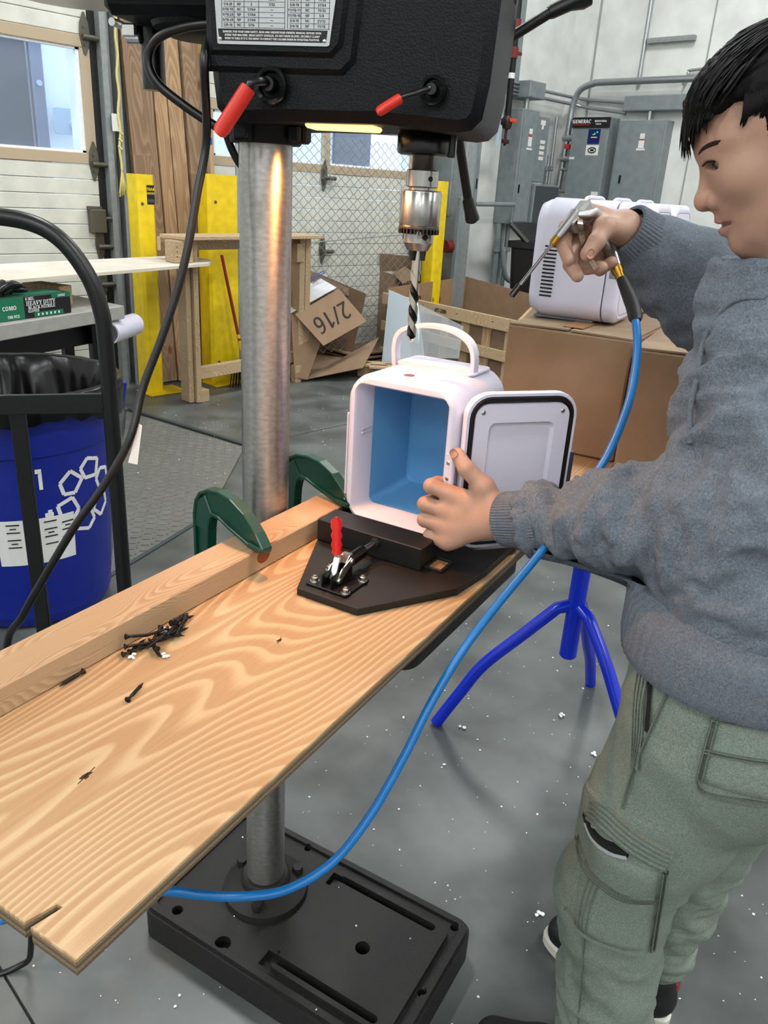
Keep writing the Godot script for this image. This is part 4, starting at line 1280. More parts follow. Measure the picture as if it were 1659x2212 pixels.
func cartons_right() -> void:
	# cartons stand on the right end of the board and on the bench behind it
	carton_closed("brown carton on the plywood end, under the white fridges", TF * Transform3D(Basis.IDENTITY, Vector3(0.782, 0.9615, 0.115)), 0.52, 0.288, 0.30)
	carton_closed("brown carton beside the worker's raised arm, right of the first carton", TF * Transform3D(Basis(Vector3.UP, 0.06), Vector3(0.70, 0.955, 0.437)), 0.52, 0.292, 0.30)
	carton_closed("brown carton far right behind the white fridges", TF * Transform3D(Basis.IDENTITY, Vector3(1.31, 0.9615, 0.13)), 0.42, 0.285, 0.6)
	var o := thing("side_bench", "plain wooden bench carrying the right hand cartons", "bench", TF)
	var b := mb(); bx(b, Vector3(1.42, 0.941, 0.58), Vector3(0.84, 0.024, 0.26), 0.002); part("bench_top", b, M.pine, o)
	for p in [[1.62, 0.46], [1.74, 0.74]]:
		b = mb(); bx(b, Vector3(p[0], 0.465, p[1]), Vector3(0.06, 0.93, 0.06), 0.003); part("leg", b, M.pine_v, o)
	b = mb(); bar(b, Vector3(1.62, 0.2, 0.46), Vector3(1.74, 0.2, 0.74), 0.03, 0.07); part("rail", b, M.pine, o)
	for k in 3:
		fridge_closed(["white mini fridge nearest the air gun, dark vents on its side", "middle white mini fridge in the row on the cartons", "farthest white mini fridge, beside the worker's face"][k], TF * Transform3D(Basis(Vector3.UP, 0.03 - 0.03 * k), Vector3(0.99 + k * 0.235, 1.2565, 0.22 + 0.004 * k)))

# closed mini fridge: door towards +z, origin at the centre of its foot
func fridge_closed(label: String, x: Transform3D) -> void:
	var o := thing("mini_fridge", label, "mini fridge", x, "")
	var c := Vector3(0, 0.141, 0)
	var X := Transform3D(Basis.IDENTITY, c)
	var b := mb()
	loft(b, [[rrect(0.15, 0.22, 0.03), -0.113], [rrect(0.178, 0.25, 0.04), -0.107], [rrect(0.194, 0.266, 0.045), -0.09], [rrect(0.196, 0.268, 0.045), -0.086], [rrect(0.196, 0.268, 0.045), -0.082], [rrect(0.204, 0.276, 0.045), -0.078], [rrect(0.204, 0.276, 0.045), 0.076]], X)
	part("body", b, M.white_plastic, o)
	b = mb()
	loft(b, [[rrect(0.200, 0.272, 0.045), 0.0785], [rrect(0.204, 0.276, 0.045), 0.081], [rrect(0.204, 0.276, 0.045), 0.103], [rrect(0.196, 0.268, 0.042), 0.110], [rrect(0.18, 0.252, 0.036), 0.114]], X)
	part("door", b, M.white_plastic, o)
	b = mb()
	var ring := rrect(0.17, 0.236, 0.032)
	var pts := []
	for p in ring: pts.append(c + Vector3(p.x, p.y, 0.1135))
	pts.append(pts[0])
	tube(b, pts, 0.0012, 5, false)
	part("door_groove", b, M.fridge_grey, o)
	for k in 14:
		b = mb()
		bx(b, Vector3(-0.1022, 0.055 + k * 0.0088, -0.062), Vector3(0.003, 0.0036, 0.030))
		part("vent_slot", b, M.black_gap, o)
	b = mb()
	loft(b, [[rrect(0.003, 0.05, 0.001, 2), 0.086], [rrect(0.003, 0.05, 0.001, 2), 0.108]], Transform3D(Basis.IDENTITY, Vector3(-0.1025, 0.135, 0)))
	part("handle_recess", b, M.fridge_grey, o)
	b = mb(); bx(b, Vector3(0, 0.002, -0.02), Vector3(0.15, 0.006, 0.15), 0.002)
	part("foot", b, M.fridge_grey, o)
	b = mb()
	tube(b, cr([Vector3(-0.085, 0.245, -0.0), Vector3(-0.08, 0.279, -0.0), Vector3(0, 0.283, 0.0), Vector3(0.08, 0.279, -0.0), Vector3(0.085, 0.245, 0.0)], 6), 0.0045, 8, true)
	part("handle", b, M.white_plastic, o)

# ---------- the drill press ----------
func csg_plate(parent: Node3D) -> void:
	var c := CSGCombiner3D.new()
	c.name = "base"
	parent.add_child(c)
	var add := func(n: CSGShape3D, op: int, x: Transform3D) -> void:
		n.operation = op
		n.transform = x
		n.material = M.cast_iron
		n.name = "piece"
		c.add_child(n, true)
	var flat := Basis(Vector3.RIGHT, Vector3(0, 0, -1), Vector3(0, 1, 0))
	for L in [[0.354, 0.626, 0.03, 0.0, 0.072], [0.342, 0.614, 0.026, 0.07, 0.012]]:
		var p := CSGPolygon3D.new()
		p.polygon = rrect(L[0], L[1], L[2], 5)
		p.depth = L[4]
		add.call(p, CSGShape3D.OPERATION_UNION, Transform3D(Basis(Vector3.RIGHT, Vector3(0, 0, 1), Vector3(0, -1, 0)), Vector3(-0.01, L[3], 0.121)))
	var g := CSGPolygon3D.new()   # a channel along the edge
	g.polygon = rrect(0.315, 0.585, 0.02, 4); g.depth = 0.02
	add.call(g, CSGShape3D.OPERATION_SUBTRACTION, Transform3D(Basis(Vector3.RIGHT, Vector3(0, 0, 1), Vector3(0, -1, 0)), Vector3(-0.01, 0.0745, 0.121)))
	g = CSGPolygon3D.new()
	g.polygon = rrect(0.277, 0.275, 0.02, 4); g.depth = 0.020
	add.call(g, CSGShape3D.OPERATION_UNION, Transform3D(Basis(Vector3.RIGHT, Vector3(0, 0, 1), Vector3(0, -1, 0)), Vector3(-0.017, 0.070, 0.262)))
	for s in [-1.0, 1.0]:
		var b := CSGBox3D.new(); b.size = Vector3(0.018, 0.06, 0.245)
		add.call(b, CSGShape3D.OPERATION_SUBTRACTION, Transform3D(Basis.IDENTITY, Vector3(-0.017 + s * 0.119, 0.09, 0.24)))
		var e := CSGCylinder3D.new(); e.radius = 0.009; e.height = 0.06; e.sides = 14
		add.call(e, CSGShape3D.OPERATION_SUBTRACTION, Transform3D(Basis.IDENTITY, Vector3(-0.017 + s * 0.119, 0.09, 0.3625)))
		b = CSGBox3D.new(); b.size = Vector3(0.036, 0.06, 0.03)
		add.call(b, CSGShape3D.OPERATION_SUBTRACTION, Transform3D(Basis.IDENTITY, Vector3(-0.017 + s * 0.119, 0.09, 0.118)))
	for h in [[-0.02, 0.267, 0.0155], [-0.158, 0.014, 0.017], [-0.03, 0.412, 0.009], [0.143, 0.012, 0.008], [-0.15, -0.12, 0.012], [0.14, 0.40, 0.009]]:
		var e := CSGCylinder3D.new(); e.radius = h[2]; e.height = 0.06; e.sides = 20
		add.call(e, CSGShape3D.OPERATION_SUBTRACTION, Transform3D(Basis.IDENTITY, Vector3(h[0], 0.08, h[1])))

func drill_press() -> void:
	var o := thing("drill_press", "black floor standing drill press with bare steel column, behind the plywood board", "drill press", TF)
	csg_plate(o)
	var b := mb()
	lathe(b, [Vector2(0.0, 0.125), Vector2(0.048, 0.125), Vector2(0.052, 0.12), Vector2(0.055, 0.105), Vector2(0.075, 0.095), Vector2(0.092, 0.088), Vector2(0.095, 0.07)], 40)
	for k in 3:
		var a := TAU * (k + 0.3) / 3
		lathe(b, [Vector2(0, 0.018), Vector2(0.011, 0.018), Vector2(0.012, 0.015), Vector2(0.012, 0.0)], 6, Transform3D(Basis.IDENTITY, Vector3(0.074 * cos(a), 0.092, 0.074 * sin(a))))
	part("column_flange", b, M.cast_iron, o)
	b = mb()
	lathe(b, [Vector2(0.0405, 0.10), Vector2(0.0405, 1.62)], 64)
	part("column", b, M.column_steel, o, "bare turned steel column")
	# work table with bracket
	b = mb()
	var flat := Transform3D(Basis(Vector3.RIGHT, Vector3(0, 0, -1), Vector3(0, 1, 0)), Vector3(0.01, 0.905, 0.225))
	prism(b, rrect(0.42, 0.372, 0.03, 6), 0.0, 0.036, flat, 0.004, true, true)
	part("table", b, M.cast_iron, o)
	b = mb()
	loft(b, [[rrect(0.12, 0.12, 0.02, 4), 0.0], [rrect(0.10, 0.10, 0.02, 4), 0.16]], Transform3D(Basis.IDENTITY, Vector3(0.0, 0.845, 0.03)))
	lathe(b, [Vector2(0.041, 0.775), Vector2(0.06, 0.775), Vector2(0.06, 0.93), Vector2(0.041, 0.93)], 32)
	cyl(b, Vector3(0.05, 0.83, 0), Vector3(0.17, 0.83, 0), 0.012)
	part("table_bracket", b, M.cast_iron, o)
	# head, swung about the column
	var T := TF.affine_inverse() * HF
	b = mb()
	var side := Transform3D(Basis(Vector3(0, 0, 1), Vector3.UP, Vector3(-1, 0, 0)), Vector3.ZERO)
	var prof := pv([-0.035, 1.622, -0.022, 1.608, -0.005, 1.604, 0.07, 1.608, 0.20, 1.610, 0.305, 1.604, 0.322, 1.607, 0.335, 1.62, 0.341, 1.66, 0.345, 1.75, 0.348, 1.98, -0.05, 1.98, -0.044, 1.75, -0.040, 1.66])
	prism(b, prof, -0.118, 0.106, T * side, 0.014, true, true)
	part("head", b, M.press_black, o, "black textured cast head")
	b = mb()
	prism(b, pv([-0.041, 1.664, 0.150, 1.664, 0.166, 1.680, 0.172, 1.74, 0.182, 1.98, -0.048, 1.98, -0.042, 1.75]), 0.105, 0.113, T * side, 0.006, false, true)
	prism(b, pv([-0.033, 1.683, 0.136, 1.683, 0.150, 1.697, 0.156, 1.75, 0.163, 1.98, -0.042, 1.98, -0.036, 1.75]), 0.112, 0.119, T * side, 0.005, false, true)
	part("raised_panel", b, M.press_black, o)
	# name plate with its table of sizes
	var tl := Vector3(-0.1198, 1.745, 0.0)
	var face := T * Transform3D(Basis(Vector3(0, 0, 1), Vector3.UP, Vector3(-1, 0, 0)), Vector3(-0.1195, 0, 0))
	b = mb()
	prism(b, pv([-0.020, 1.6955, -0.018, 1.6945, 0.131, 1.6945, 0.134, 1.696, 0.148, 1.80, -0.026, 1.80]), 0.0, 0.0012, face)
	var np := part("name_plate", b, M.plate_silver, o, "silver and black instruction plate")
	b = mb()
	prism(b, pv([-0.0168, 1.6985, 0.1295, 1.6985, 0.1315, 1.712, -0.0188, 1.712]), 0.0012, 0.0016, face)
	var yy := 1.7135
	for r in 11:
		bx(b, Vector3(0.032, yy + r * 0.0058, 0.0014), Vector3(0.084, 0.0004, 0.0004), 0.0, face)
		bx(b, Vector3(0.107, yy + r * 0.0058, 0.0014), Vector3(0.054, 0.0004, 0.0004), 0.0, face)
	for xx in [-0.013, 0.004, 0.018, 0.038, 0.0735, 0.0775, 0.0955, 0.113, 0.133]:
		bx(b, Vector3(xx, 1.745, 0.0014), Vector3(0.0005, 0.064, 0.0004), 0.0, face)
	var rows := [["3/8-16", "NC", "5/16", "—", "3/4-16", "NF", "11/16"], ["5/16-24", "NF", "21/64", "—", "3/4-10", "NC", "21/32"], ["5/16-24", "NF", "17/64", "—", "11/16-16", "NF", "5/8"], ["5/16-18", "NC", "17/64", "—", "11/16-11", "NC", "19/32"], ["1/4-28", "NF", "3", "7/32", "5/8-18", "NF", "37/64"], ["1/4-20", "NC", "7", "13/64", "5/8-11", "NC", "17/32"], ["12-24", "NC", "16", "11/64", "9/16-18", "NF", "33/64"], ["10-32", "NF", "21", "5/32", "9/16-12", "NC", "31/64"], ["10-24", "NC", "25", "9/64", "1/2-20", "NF", "29/64"]]
	for r in rows.size():
		var cx := [-0.0045, 0.011, 0.028, 0.056, 0.0865, 0.104, 0.123]
		for k in 7: text(b, rows[r][k], 0.0042, face * Transform3D(Basis.IDENTITY, Vector3(cx[k], yy + 0.0029 + r * 0.0058, 0.0013)), "Droid Sans", true, 0.0003)
	part("printing", b, M.black_print, np)
	b = mb()
	var lines := ["DANGER: FOR YOUR OWN SAFETY, READ AND UNDERSTAND OWNERS MANUAL BEFORE OPER-", "ATING THIS MACHINE. WEAR SAFETY GOGGLES. DO NOT WEAR GLOVES. SECURELY CLAMP", "WORK TO TABLE IF IT IS TOO SHORT TO CONTACT THE COLUMN WHEN IN OPERATING POSITION."]
	for k in 3: text(b, lines[k], 0.0033, face * Transform3D(Basis.IDENTITY.scaled(Vector3(0.93 if k < 2 else 0.86, 1, 1)), Vector3(0.056, 1.7087 - k * 0.0038, 0.0018)), "Droid Sans", true, 0.0003)
	part("printing", b, M.white_print, np)
	b = mb()
	for p in [[-0.0155, 1.7005], [0.1275, 1.7005]]: lathe(b, [Vector2(0, 0.0022), Vector2(0.002, 0.0016), Vector2(0.0028, 0.0)], 12, face * Transform3D(Basis(Vector3.RIGHT, PI / 2), Vector3(p[0], p[1], 0.001)))
	part("rivet", b, M.chrome, np)
	# locking levers with red grips
	press_lever(o, T, Vector3(-0.112, 1.649, 0.053), [Vector3(-0.112, 1.649, 0.053), Vector3(-0.135, 1.651, 0.050), Vector3(-0.146, 1.648, 0.040), Vector3(-0.149, 1.638, 0.032), Vector3(-0.158, 1.590, 0.0)], Vector3(-0.1485, 1.641, 0.0345), 0.0105, 0.006, 0.022)
	press_lever(o, T, Vector3(-0.112, 1.650, 0.272), [Vector3(-0.112, 1.650, 0.272), Vector3(-0.128, 1.650, 0.269), Vector3(-0.134, 1.644, 0.255), Vector3(-0.140, 1.637, 0.236), Vector3(-0.150, 1.621, 0.213)], Vector3(-0.1405, 1.6365, 0.235), 0.0065, 0.004, 0.017)
	# column clamp under the head
	b = mb()
	lathe(b, [Vector2(0.041, 1.582), Vector2(0.052, 1.582), Vector2(0.054, 1.585), Vector2(0.054, 1.612)], 40)
	bx(b, Vector3(0, 1.598, 0.056), Vector3(0.03, 0.026, 0.024), 0.004, T)
	bx(b, Vector3(-0.056, 1.596, -0.012), Vector3(0.018, 0.026, 0.03), 0.004, T)
	cyl(b, Vector3(-0.066, 1.597, -0.012), Vector3(-0.05, 1.597, -0.012), 0.009, 14, T)
	bx(b, Vector3(-0.03, 1.597, 0.056), Vector3(0.014, 0.022, 0.018), 0.003, T)
	part("column_clamp", b, M.press_black, o)
	# work lamp in the underside
	b = mb()
	bx(b, Vector3(-0.045, 1.607, 0.135), Vector3(0.05, 0.008, 0.10), 0.003, T)
	part("lamp", b, M.lamp_warm, o, "glowing work lamp under the head")
	var l := SpotLight3D.new()
	l.name = "lamp_light"
	l.light_color = Color(1.0, 0.66, 0.36)
	l.light_energy = 0.5
	l.light_size = 0.02
	l.spot_range = 20.0
	l.spot_attenuation = 2.0
	l.spot_angle = 72.0
	l.spot_angle_attenuation = 0.6
	l.shadow_enabled = true
	l.transform = T * Transform3D(Basis(Vector3.RIGHT, -PI / 2), Vector3(-0.05, 1.600, 0.105))
	o.add_child(l)
	# quill, spindle and chuck
	var Q := T * Transform3D(Basis.IDENTITY, Vector3(0, 0, 0.2435))
	b = mb()
	lathe(b, [Vector2(0.0, 1.578), Vector2(0.034, 1.578), Vector2(0.0385, 1.580), Vector2(0.0395, 1.584), Vector2(0.0395, 1.604), Vector2(0.037, 1.607), Vector2(0.037, 1.611), Vector2(0.045, 1.611)], 40, Q)
	bx(b, Vector3(0.0, 1.592, 0.04), Vector3(0.014, 0.03, 0.012), 0.002, Q)
	bx(b, Vector3(0.03, 1.589, 0.032), Vector3(0.014, 0.018, 0.014), 0.002, Q)
	part("quill_collar", b, M.press_gloss, o)
	b = mb()
	lathe(b, [Vector2(0.0165, 1.58), Vector2(0.0165, 1.558), Vector2(0.014, 1.555)], 28, Q)
	part("spindle", b, M.dark_steel, o)
	var ch := mb()
	lathe(ch, [Vector2(0.0, 1.559), Vector2(0.022, 1.559), Vector2(0.0237, 1.5575), Vector2(0.0237, 1.5365), Vector2(0.022, 1.535), Vector2(0.019, 1.535), Vector2(0.019, 1.5315), Vector2(0.028, 1.5315), Vector2(0.0297, 1.530), Vector2(0.0297, 1.5285), Vector2(0.0302, 1.528), Vector2(0.0302, 1.4835), Vector2(0.0295, 1.4825)], 56, Q)
	lathe(ch, [Vector2(0.0225, 1.480), Vector2(0.0225, 1.4585), Vector2(0.021, 1.4565), Vector2(0.016, 1.4475), Vector2(0.0, 1.4475)], 48, Q, 0.9)
	var ck := part("chuck", ch, M.chuck_steel, o, "bright keyed drill chuck")
	b = mb()
	lathe(b, [Vector2(0.0295, 1.4825), Vector2(0.0302, 1.4815), Vector2(0.0302, 1.478), Vector2(0.0225, 1.4745)], 56, Q)
	for k in 30:
		var a := TAU * k / 30
		var R := Q * Transform3D(Basis(Vector3.UP, a), Vector3.ZERO)
		bx(b, Vector3(0.0277, 1.4748, 0), Vector3(0.006, 0.0075, 0.003), 0.0006, R)
	part("gear_ring", b, M.dark_steel, ck)
	b = mb()
	for k in 3:
		var R := Q * Transform3D(Basis(Vector3.UP, TAU * k / 3 + 0.5), Vector3.ZERO)
		loft(b, [[rrect(0.013, 0.009, 0.002, 2), 0.0], [rrect(0.010, 0.006, 0.002, 2), 0.016]], R * Transform3D(Basis(Vector3.RIGHT, PI / 2), Vector3(0.0075, 1.449, 0)))
	part("jaw", b, M.dark_steel, ck)
	b = mb()
	for k in 3:
		var a := TAU * k / 3 + 1.18
		cyl(b, Vector3(0.0205 * sin(a), 1.467, 0.0205 * cos(a)), Vector3(0.0229 * sin(a), 1.467, 0.0229 * cos(a)), 0.0042, 14, Q)
	var sd := -0.85
	cyl(b, Vector3(0.0215 * sin(sd), 1.547, 0.0215 * cos(sd)), Vector3(0.0241 * sin(sd), 1.547, 0.0241 * cos(sd)), 0.0036, 14, Q)
	part("key_hole", b, M.black_gap, ck)
	b = mb()
	var letters := ["B", "1", "6", "", "", "6", "3"]
	for k in 7:
		if letters[k] == "": continue
		var a := -1.35 + k * 0.14
		text(b, letters[k], 0.0075, Q * Transform3D(Basis(Vector3.UP, a), Vector3(0.0226 * sin(a), 1.468, 0.0226 * cos(a))), "Droid Sans", false, 0.0002)
	part("stamping", b, M.dark_steel, ck)
	# belt cover, motor and mount at the rear
	b = mb()
	var cover := PackedVector2Array()
	for k in 13:
		var a := PI + PI * k / 12.0
		cover.append(Vector2(0.12 * cos(a), -0.335 + 0.12 * sin(a)))
	for k in 13:
		var a := PI * k / 12.0
		cover.append(Vector2(0.13 * cos(a), 0.22 + 0.13 * sin(a)))
	var lay := T * Transform3D(Basis(Vector3.RIGHT, Vector3(0, 0, 1), Vector3(0, -1, 0)), Vector3(0.055, 0, 0))
	prism(b, cover, -1.90, -1.787, lay, 0.004, true, true)
	part("belt_cover", b, M.press_gloss, o)
	b = mb()
	prism(b, cover, -1.786, -1.781, lay, 0.001, true, true)
	part("cover_rim", b, M.steel, o)
	b = mb()
	lathe(b, [Vector2(0, 1.728), Vector2(0.05, 1.728), Vector2(0.075, 1.738), Vector2(0.08, 1.75), Vector2(0.08, 1.90)], 32, T * Transform3D(Basis.IDENTITY, Vector3(0.07, 0, -0.13)))
	bx(b, Vector3(0.05, 1.765, -0.13), Vector3(0.14, 0.04, 0.24), 0.012, T)
	part("motor", b, M.press_black, o)
	b = mb()
	cyl(b, Vector3(0.09, 1.657, -0.228), Vector3(0.09, 1.76, -0.228), 0.0185, 24, T)
	part("mount_rod", b, M.press_gloss, o)
	b = mb()
	bx(b, Vector3(0.075, 1.738, -0.255), Vector3(0.022, 0.02, 0.026), 0.003, T)
	cyl(b, Vector3(0.075, 1.728, -0.262), Vector3(0.075, 1.728, -0.24), 0.008, 10, T)
	cyl(b, Vector3(0.06, 1.748, -0.28), Vector3(0.09, 1.748, -0.28), 0.006, 10, T)
	part("mount_bracket", b, M.chrome, o)
	b = mb()
	bx(b, Vector3(0.1, 1.772, -0.285), Vector3(0.03, 0.012, 0.03), 0.003, T)
	part("mount_bracket", b, M.red_iron, o)
	# feed handle spokes on the far side
	for s in [[Vector3(0.115, 1.715, 0.285), Vector3(0.14, 1.785, 0.392), 0.012, 0.016, Vector3(0.155, 1.812, 0.445)], [Vector3(0.115, 1.625, 0.27), Vector3(0.15, 1.52, 0.293), 0.0075, 0.012, Vector3(0.158, 1.486, 0.304)]]:
		b = mb()
		cyl(b, s[0], s[1], 0.0075, 14, T)
		part("feed_spoke", b, M.black_pipe, o)
		b = mb()
		var d: Vector3 = (s[4] - s[1]).normalized()
		tube(b, [s[1] - d * 0.004, s[1], s[1].lerp(s[4], 0.45), s[1].lerp(s[4], 0.75), s[4] - d * 0.004, s[4]], [0.0085, 0.0098, 0.0105, s[3], s[3] * 0.95, 0.004], 18, true, T)
		part("knob", b, M.rubber_gloss, o)
	b = mb()
	lathe(b, [Vector2(0, 0.03), Vector2(0.03, 0.03), Vector2(0.034, 0.02), Vector2(0.034, -0.02)], 24, T * Transform3D(Basis(Vector3(0, 0, 1), -PI / 2), Vector3(0.12, 1.665, 0.272)))
	part("feed_hub", b, M.press_black, o)
	# short cord loop from the motor to the head
	b = mb()
	tube(b, cr([Vector3(-0.02, 1.735, -0.06), Vector3(-0.03, 1.728, -0.11), Vector3(-0.035, 1.712, -0.152), Vector3(-0.036, 1.685, -0.168), Vector3(-0.036, 1.655, -0.155), Vector3(-0.03, 1.625, -0.112), Vector3(-0.02, 1.600, -0.066), Vector3(-0.01, 1.592, -0.04), Vector3(0.0, 1.596, -0.02)], 7), 0.0068, 10, true, T)
	tube(b, cr([Vector3(-0.01, 1.602, -0.062), Vector3(0.0, 1.575, -0.056), Vector3(0.01, 1.552, -0.045), Vector3(0.03, 1.535, -0.03)], 6), 0.006, 10, true, T)
	part("cord_loop", b, M.rubber_gloss, o)
	# the bit is gripped in the chuck
	var bit := thing("drill_bit", "large twist drill bit with black flutes hanging above the mini fridge", "drill bit", HF * Transform3D(Basis.IDENTITY, Vector3(0, 1.308, 0.2435)))
	b = mb()
	lathe(b, [Vector2(0.0068, 0.095), Vector2(0.0068, 0.145)], 24)
	part("shank", b, M.bit_steel, bit)
	bit_flutes(bit)
	# long power cord hanging in front of the column, with its tag
	var pc := thing("power_cord", "black power cord hanging from the drill press down to the floor", "cord")
	b = mb()
	tube(b, cr([HF * Vector3(-0.10, 1.70, -0.045), HF * Vector3(-0.12, 1.665, -0.04), Vector3(0.707, 1.582, -1.061), Vector3(0.685, 1.507, -1.056), Vector3(0.662, 1.432, -1.050), Vector3(0.640, 1.367, -1.051), Vector3(0.613, 1.300, -1.056), Vector3(0.584, 1.233, -1.062), Vector3(0.554, 1.164, -1.053), Vector3(0.518, 1.098, -1.067), Vector3(0.471, 1.026, -1.090), Vector3(0.432, 0.949, -1.117), Vector3(0.401, 0.872, -1.150), Vector3(0.385, 0.78, -1.201), Vector3(0.38, 0.5, -1.22), Vector3(0.37, 0.1, -1.25), Vector3(0.34, 0.008, -1.28), Vector3(0.2, 0.008, -1.34)], 8), 0.0062, 10)
	part("cable", b, M.rubber_gloss, pc)
	b = mb()
	var tagp := Vector3(0.5655, 1.184, -1.052)
	var tq := [tagp + Vector3(0.003, 0.0, 0), tagp + Vector3(0.007, -0.003, 0.003), tagp + Vector3(-0.006, -0.062, 0.005), tagp + Vector3(-0.018, -0.058, -0.001)]
	sheet(b, tq[0], tq[1], tq[2], tq[3], 0.0008)
	part("paper_tag", b, M.label_white, pc, "white folded paper tag")

func press_lever(o: Node3D, T: Transform3D, hub: Vector3, pts: Array, gs: Vector3, gr: float, r: float, hr: float) -> void:
	var b := mb()
	var X := T * Transform3D(Basis(Vector3(0, 0, 1), PI / 2), hub)
	lathe(b, [Vector2(hr * 0.72, -0.004), Vector2(hr * 0.78, 0.006), Vector2(hr, 0.0075), Vector2(hr * 1.05, 0.004)], 28, X)
	lathe(b, [Vector2(0, 0.018), Vector2(hr * 0.4, 0.018), Vector2(hr * 0.45, 0.014), Vector2(hr * 0.45, 0.0)], 20, X)
	tube(b, cr(pts, 6), r, 12, true, T)
	var lv := part("lock_lever", b, M.press_gloss, o)
	b = mb()
	var e: Vector3 = pts[-1]
	var d := (e - gs).normalized()
	tube(b, [gs - d * 0.0015, gs, gs + d * 0.003, e - d * 0.002, e + d * gr * 0.45, e + d * gr * 0.75], [gr * 0.8, gr * 0.96, gr, gr, gr * 0.85, gr * 0.45], 18, true, T)
	part("grip", b, M.grip_red, lv, "red plastic lever grip")

func bit_flutes(bit: Node3D) -> void:
	# twisted section with two flutes: lands bright, flutes black
	var R := 0.0074
	var L := 0.105
	var turns := 1.65
	var sec := []
	for k in 48:
		var th := TAU * k / 48.0
		var h := fposmod(th, PI) / PI
		var r := R
		if h > 0.46: r = R * (0.46 + 0.46 * pow(absf((h - 0.73) / 0.27), 2.0))
		sec.append(Vector2(th, r))
	for which in 2:
		var b := mb()
		for i in 70:
			var q := []
			for e in 2:
				var y: float = 0.006 + L * (i + e) / 70.0
				var tw := TAU * turns * (i + e) / 70.0
				var s: float = 1.0 if i + e > 3 else (i + e) / 3.0 * 0.75 + 0.25
				var ring := []
				for k in 49:
					var a: Vector2 = sec[k % 48]
					ring.append(Vector3(a.y * s * cos(a.x + tw), y, a.y * s * sin(a.x + tw)))
				q.append(ring)
			for k in 48:
				var land: bool = fposmod(sec[k].x, PI) / PI < 0.44
				if land == (which == 0):
					var n: Vector3 = (q[1][k] - q[0][k]).cross(q[0][k + 1] - q[0][k]).normalized()
					if n.dot(Vector3(q[0][k].x, 0, q[0][k].z)) < 0 and land: n = -n
					quad(b, q[0][k], q[1][k], q[1][k + 1], q[0][k + 1], n)
		if which == 0:
			lathe(b, [Vector2(0.0, 0.0), Vector2(0.003, 0.0035), Vector2(0.0058, 0.0075)], 16)
			part("tip_and_lands", b, M.bit_steel, bit)
		else: part("flute", b, M.flute_black, bit, "black oxide flute")

# ---------- board, fence, clamps ----------
func table_top() -> void:
	# plywood board: veneers seen on the edge, with two notches sawn in its near end
	var o := thing("plywood_board", "long varnished plywood board clamped across the drill press table", "plywood", TF)
	var out := [-0.764, 0.420, 1.30, 0.420, 1.30, 0.052, -0.764, 0.052, -0.764, 0.358, -0.738, 0.365, -0.737, 0.372, -0.764, 0.3665]
	var lay := Transform3D(Basis(Vector3.RIGHT, Vector3(0, 0, 1), Vector3(0, 1, 0)), Vector3.ZERO)
	for k in 5:
		var b := mb()
		var h := 0.018 / 5.0
		var poly := out.duplicate()
		prism(b, pv(poly), 0.942 + h * k, 0.942 + h * (k + 1) - (0.0 if k == 4 else 0.0001), lay, 0.0006 if k == 4 else 0.0)
		part("veneer_top" if k == 4 else "veneer", b, M.ply_top if k == 4 else [M.ply_edge_a, M.ply_edge_b][k % 2], o)
	for d in [[-0.62, 0.262, 0.004, 0.008], [-0.30, 0.262, 0.003, 0.005]]:
		var b := mb()
		var q := []
		for k in 12: q.append(Vector2(d[0] + d[3] * cos(TAU * k / 12) * (0.8 + 0.3 * sin(k * 2.1)), d[1] + d[2] * sin(TAU * k / 12) * (0.8 + 0.3 * cos(k * 1.7))))
		prism(b, PackedVector2Array(q), 0.9595, 0.9604, lay)
		bar(b, Vector3(d[0] - d[3] * 1.6, 0.9602, d[1] + 0.003), Vector3(d[0] + d[3] * 1.7, 0.9602, d[1] - 0.003), 0.0009, 0.0004)
		part("knot", b, M.knot_brown, o)
	# the straight fence: a planed length of softwood
	var f := thing("wood_fence", "square planed softwood length lying along the back of the board", "lumber", TF)
	var b := mb()
	bx(b, Vector3(-0.30, 0.97925, 0.0785), Vector3(1.30, 0.0375, 0.066), 0.002)
	part("stick", b, M.fir, f)
	b = mb()
	lathe(b, [Vector2(0, 0.0006), Vector2(0.008, 0.0005), Vector2(0.013, 0.0)], 20, Transform3D(Basis.IDENTITY.scaled(Vector3(1.15, 1, 0.8)), Vector3(-0.145, 0.998, 0.099)))
	part("knot", b, M.knot_red, f, "round reddish knot")
	b = mb()
	lathe(b, [Vector2(0, 0.0006), Vector2(0.009, 0.0005), Vector2(0.014, 0.0)], 20, Transform3D(Basis(Vector3(1.15, 0, 0), Vector3(0, 0, 1), Vector3(0, -0.9, 0)), Vector3(-0.145, 0.984, 0.1115)))
	part("knot", b, M.knot_red, f, "round reddish knot")
	# two green clamps holding board and fence to the iron table
	c_clamp("dark green bar clamp nearest the loose screws", Vector3(-0.121, 0, -0.039), Vector3(-0.167, 0, 0.138))
	c_clamp("dark green bar clamp behind the mini fridge's left side", Vector3(0.118, 0, -0.037), Vector3(0.078, 0, 0.122))

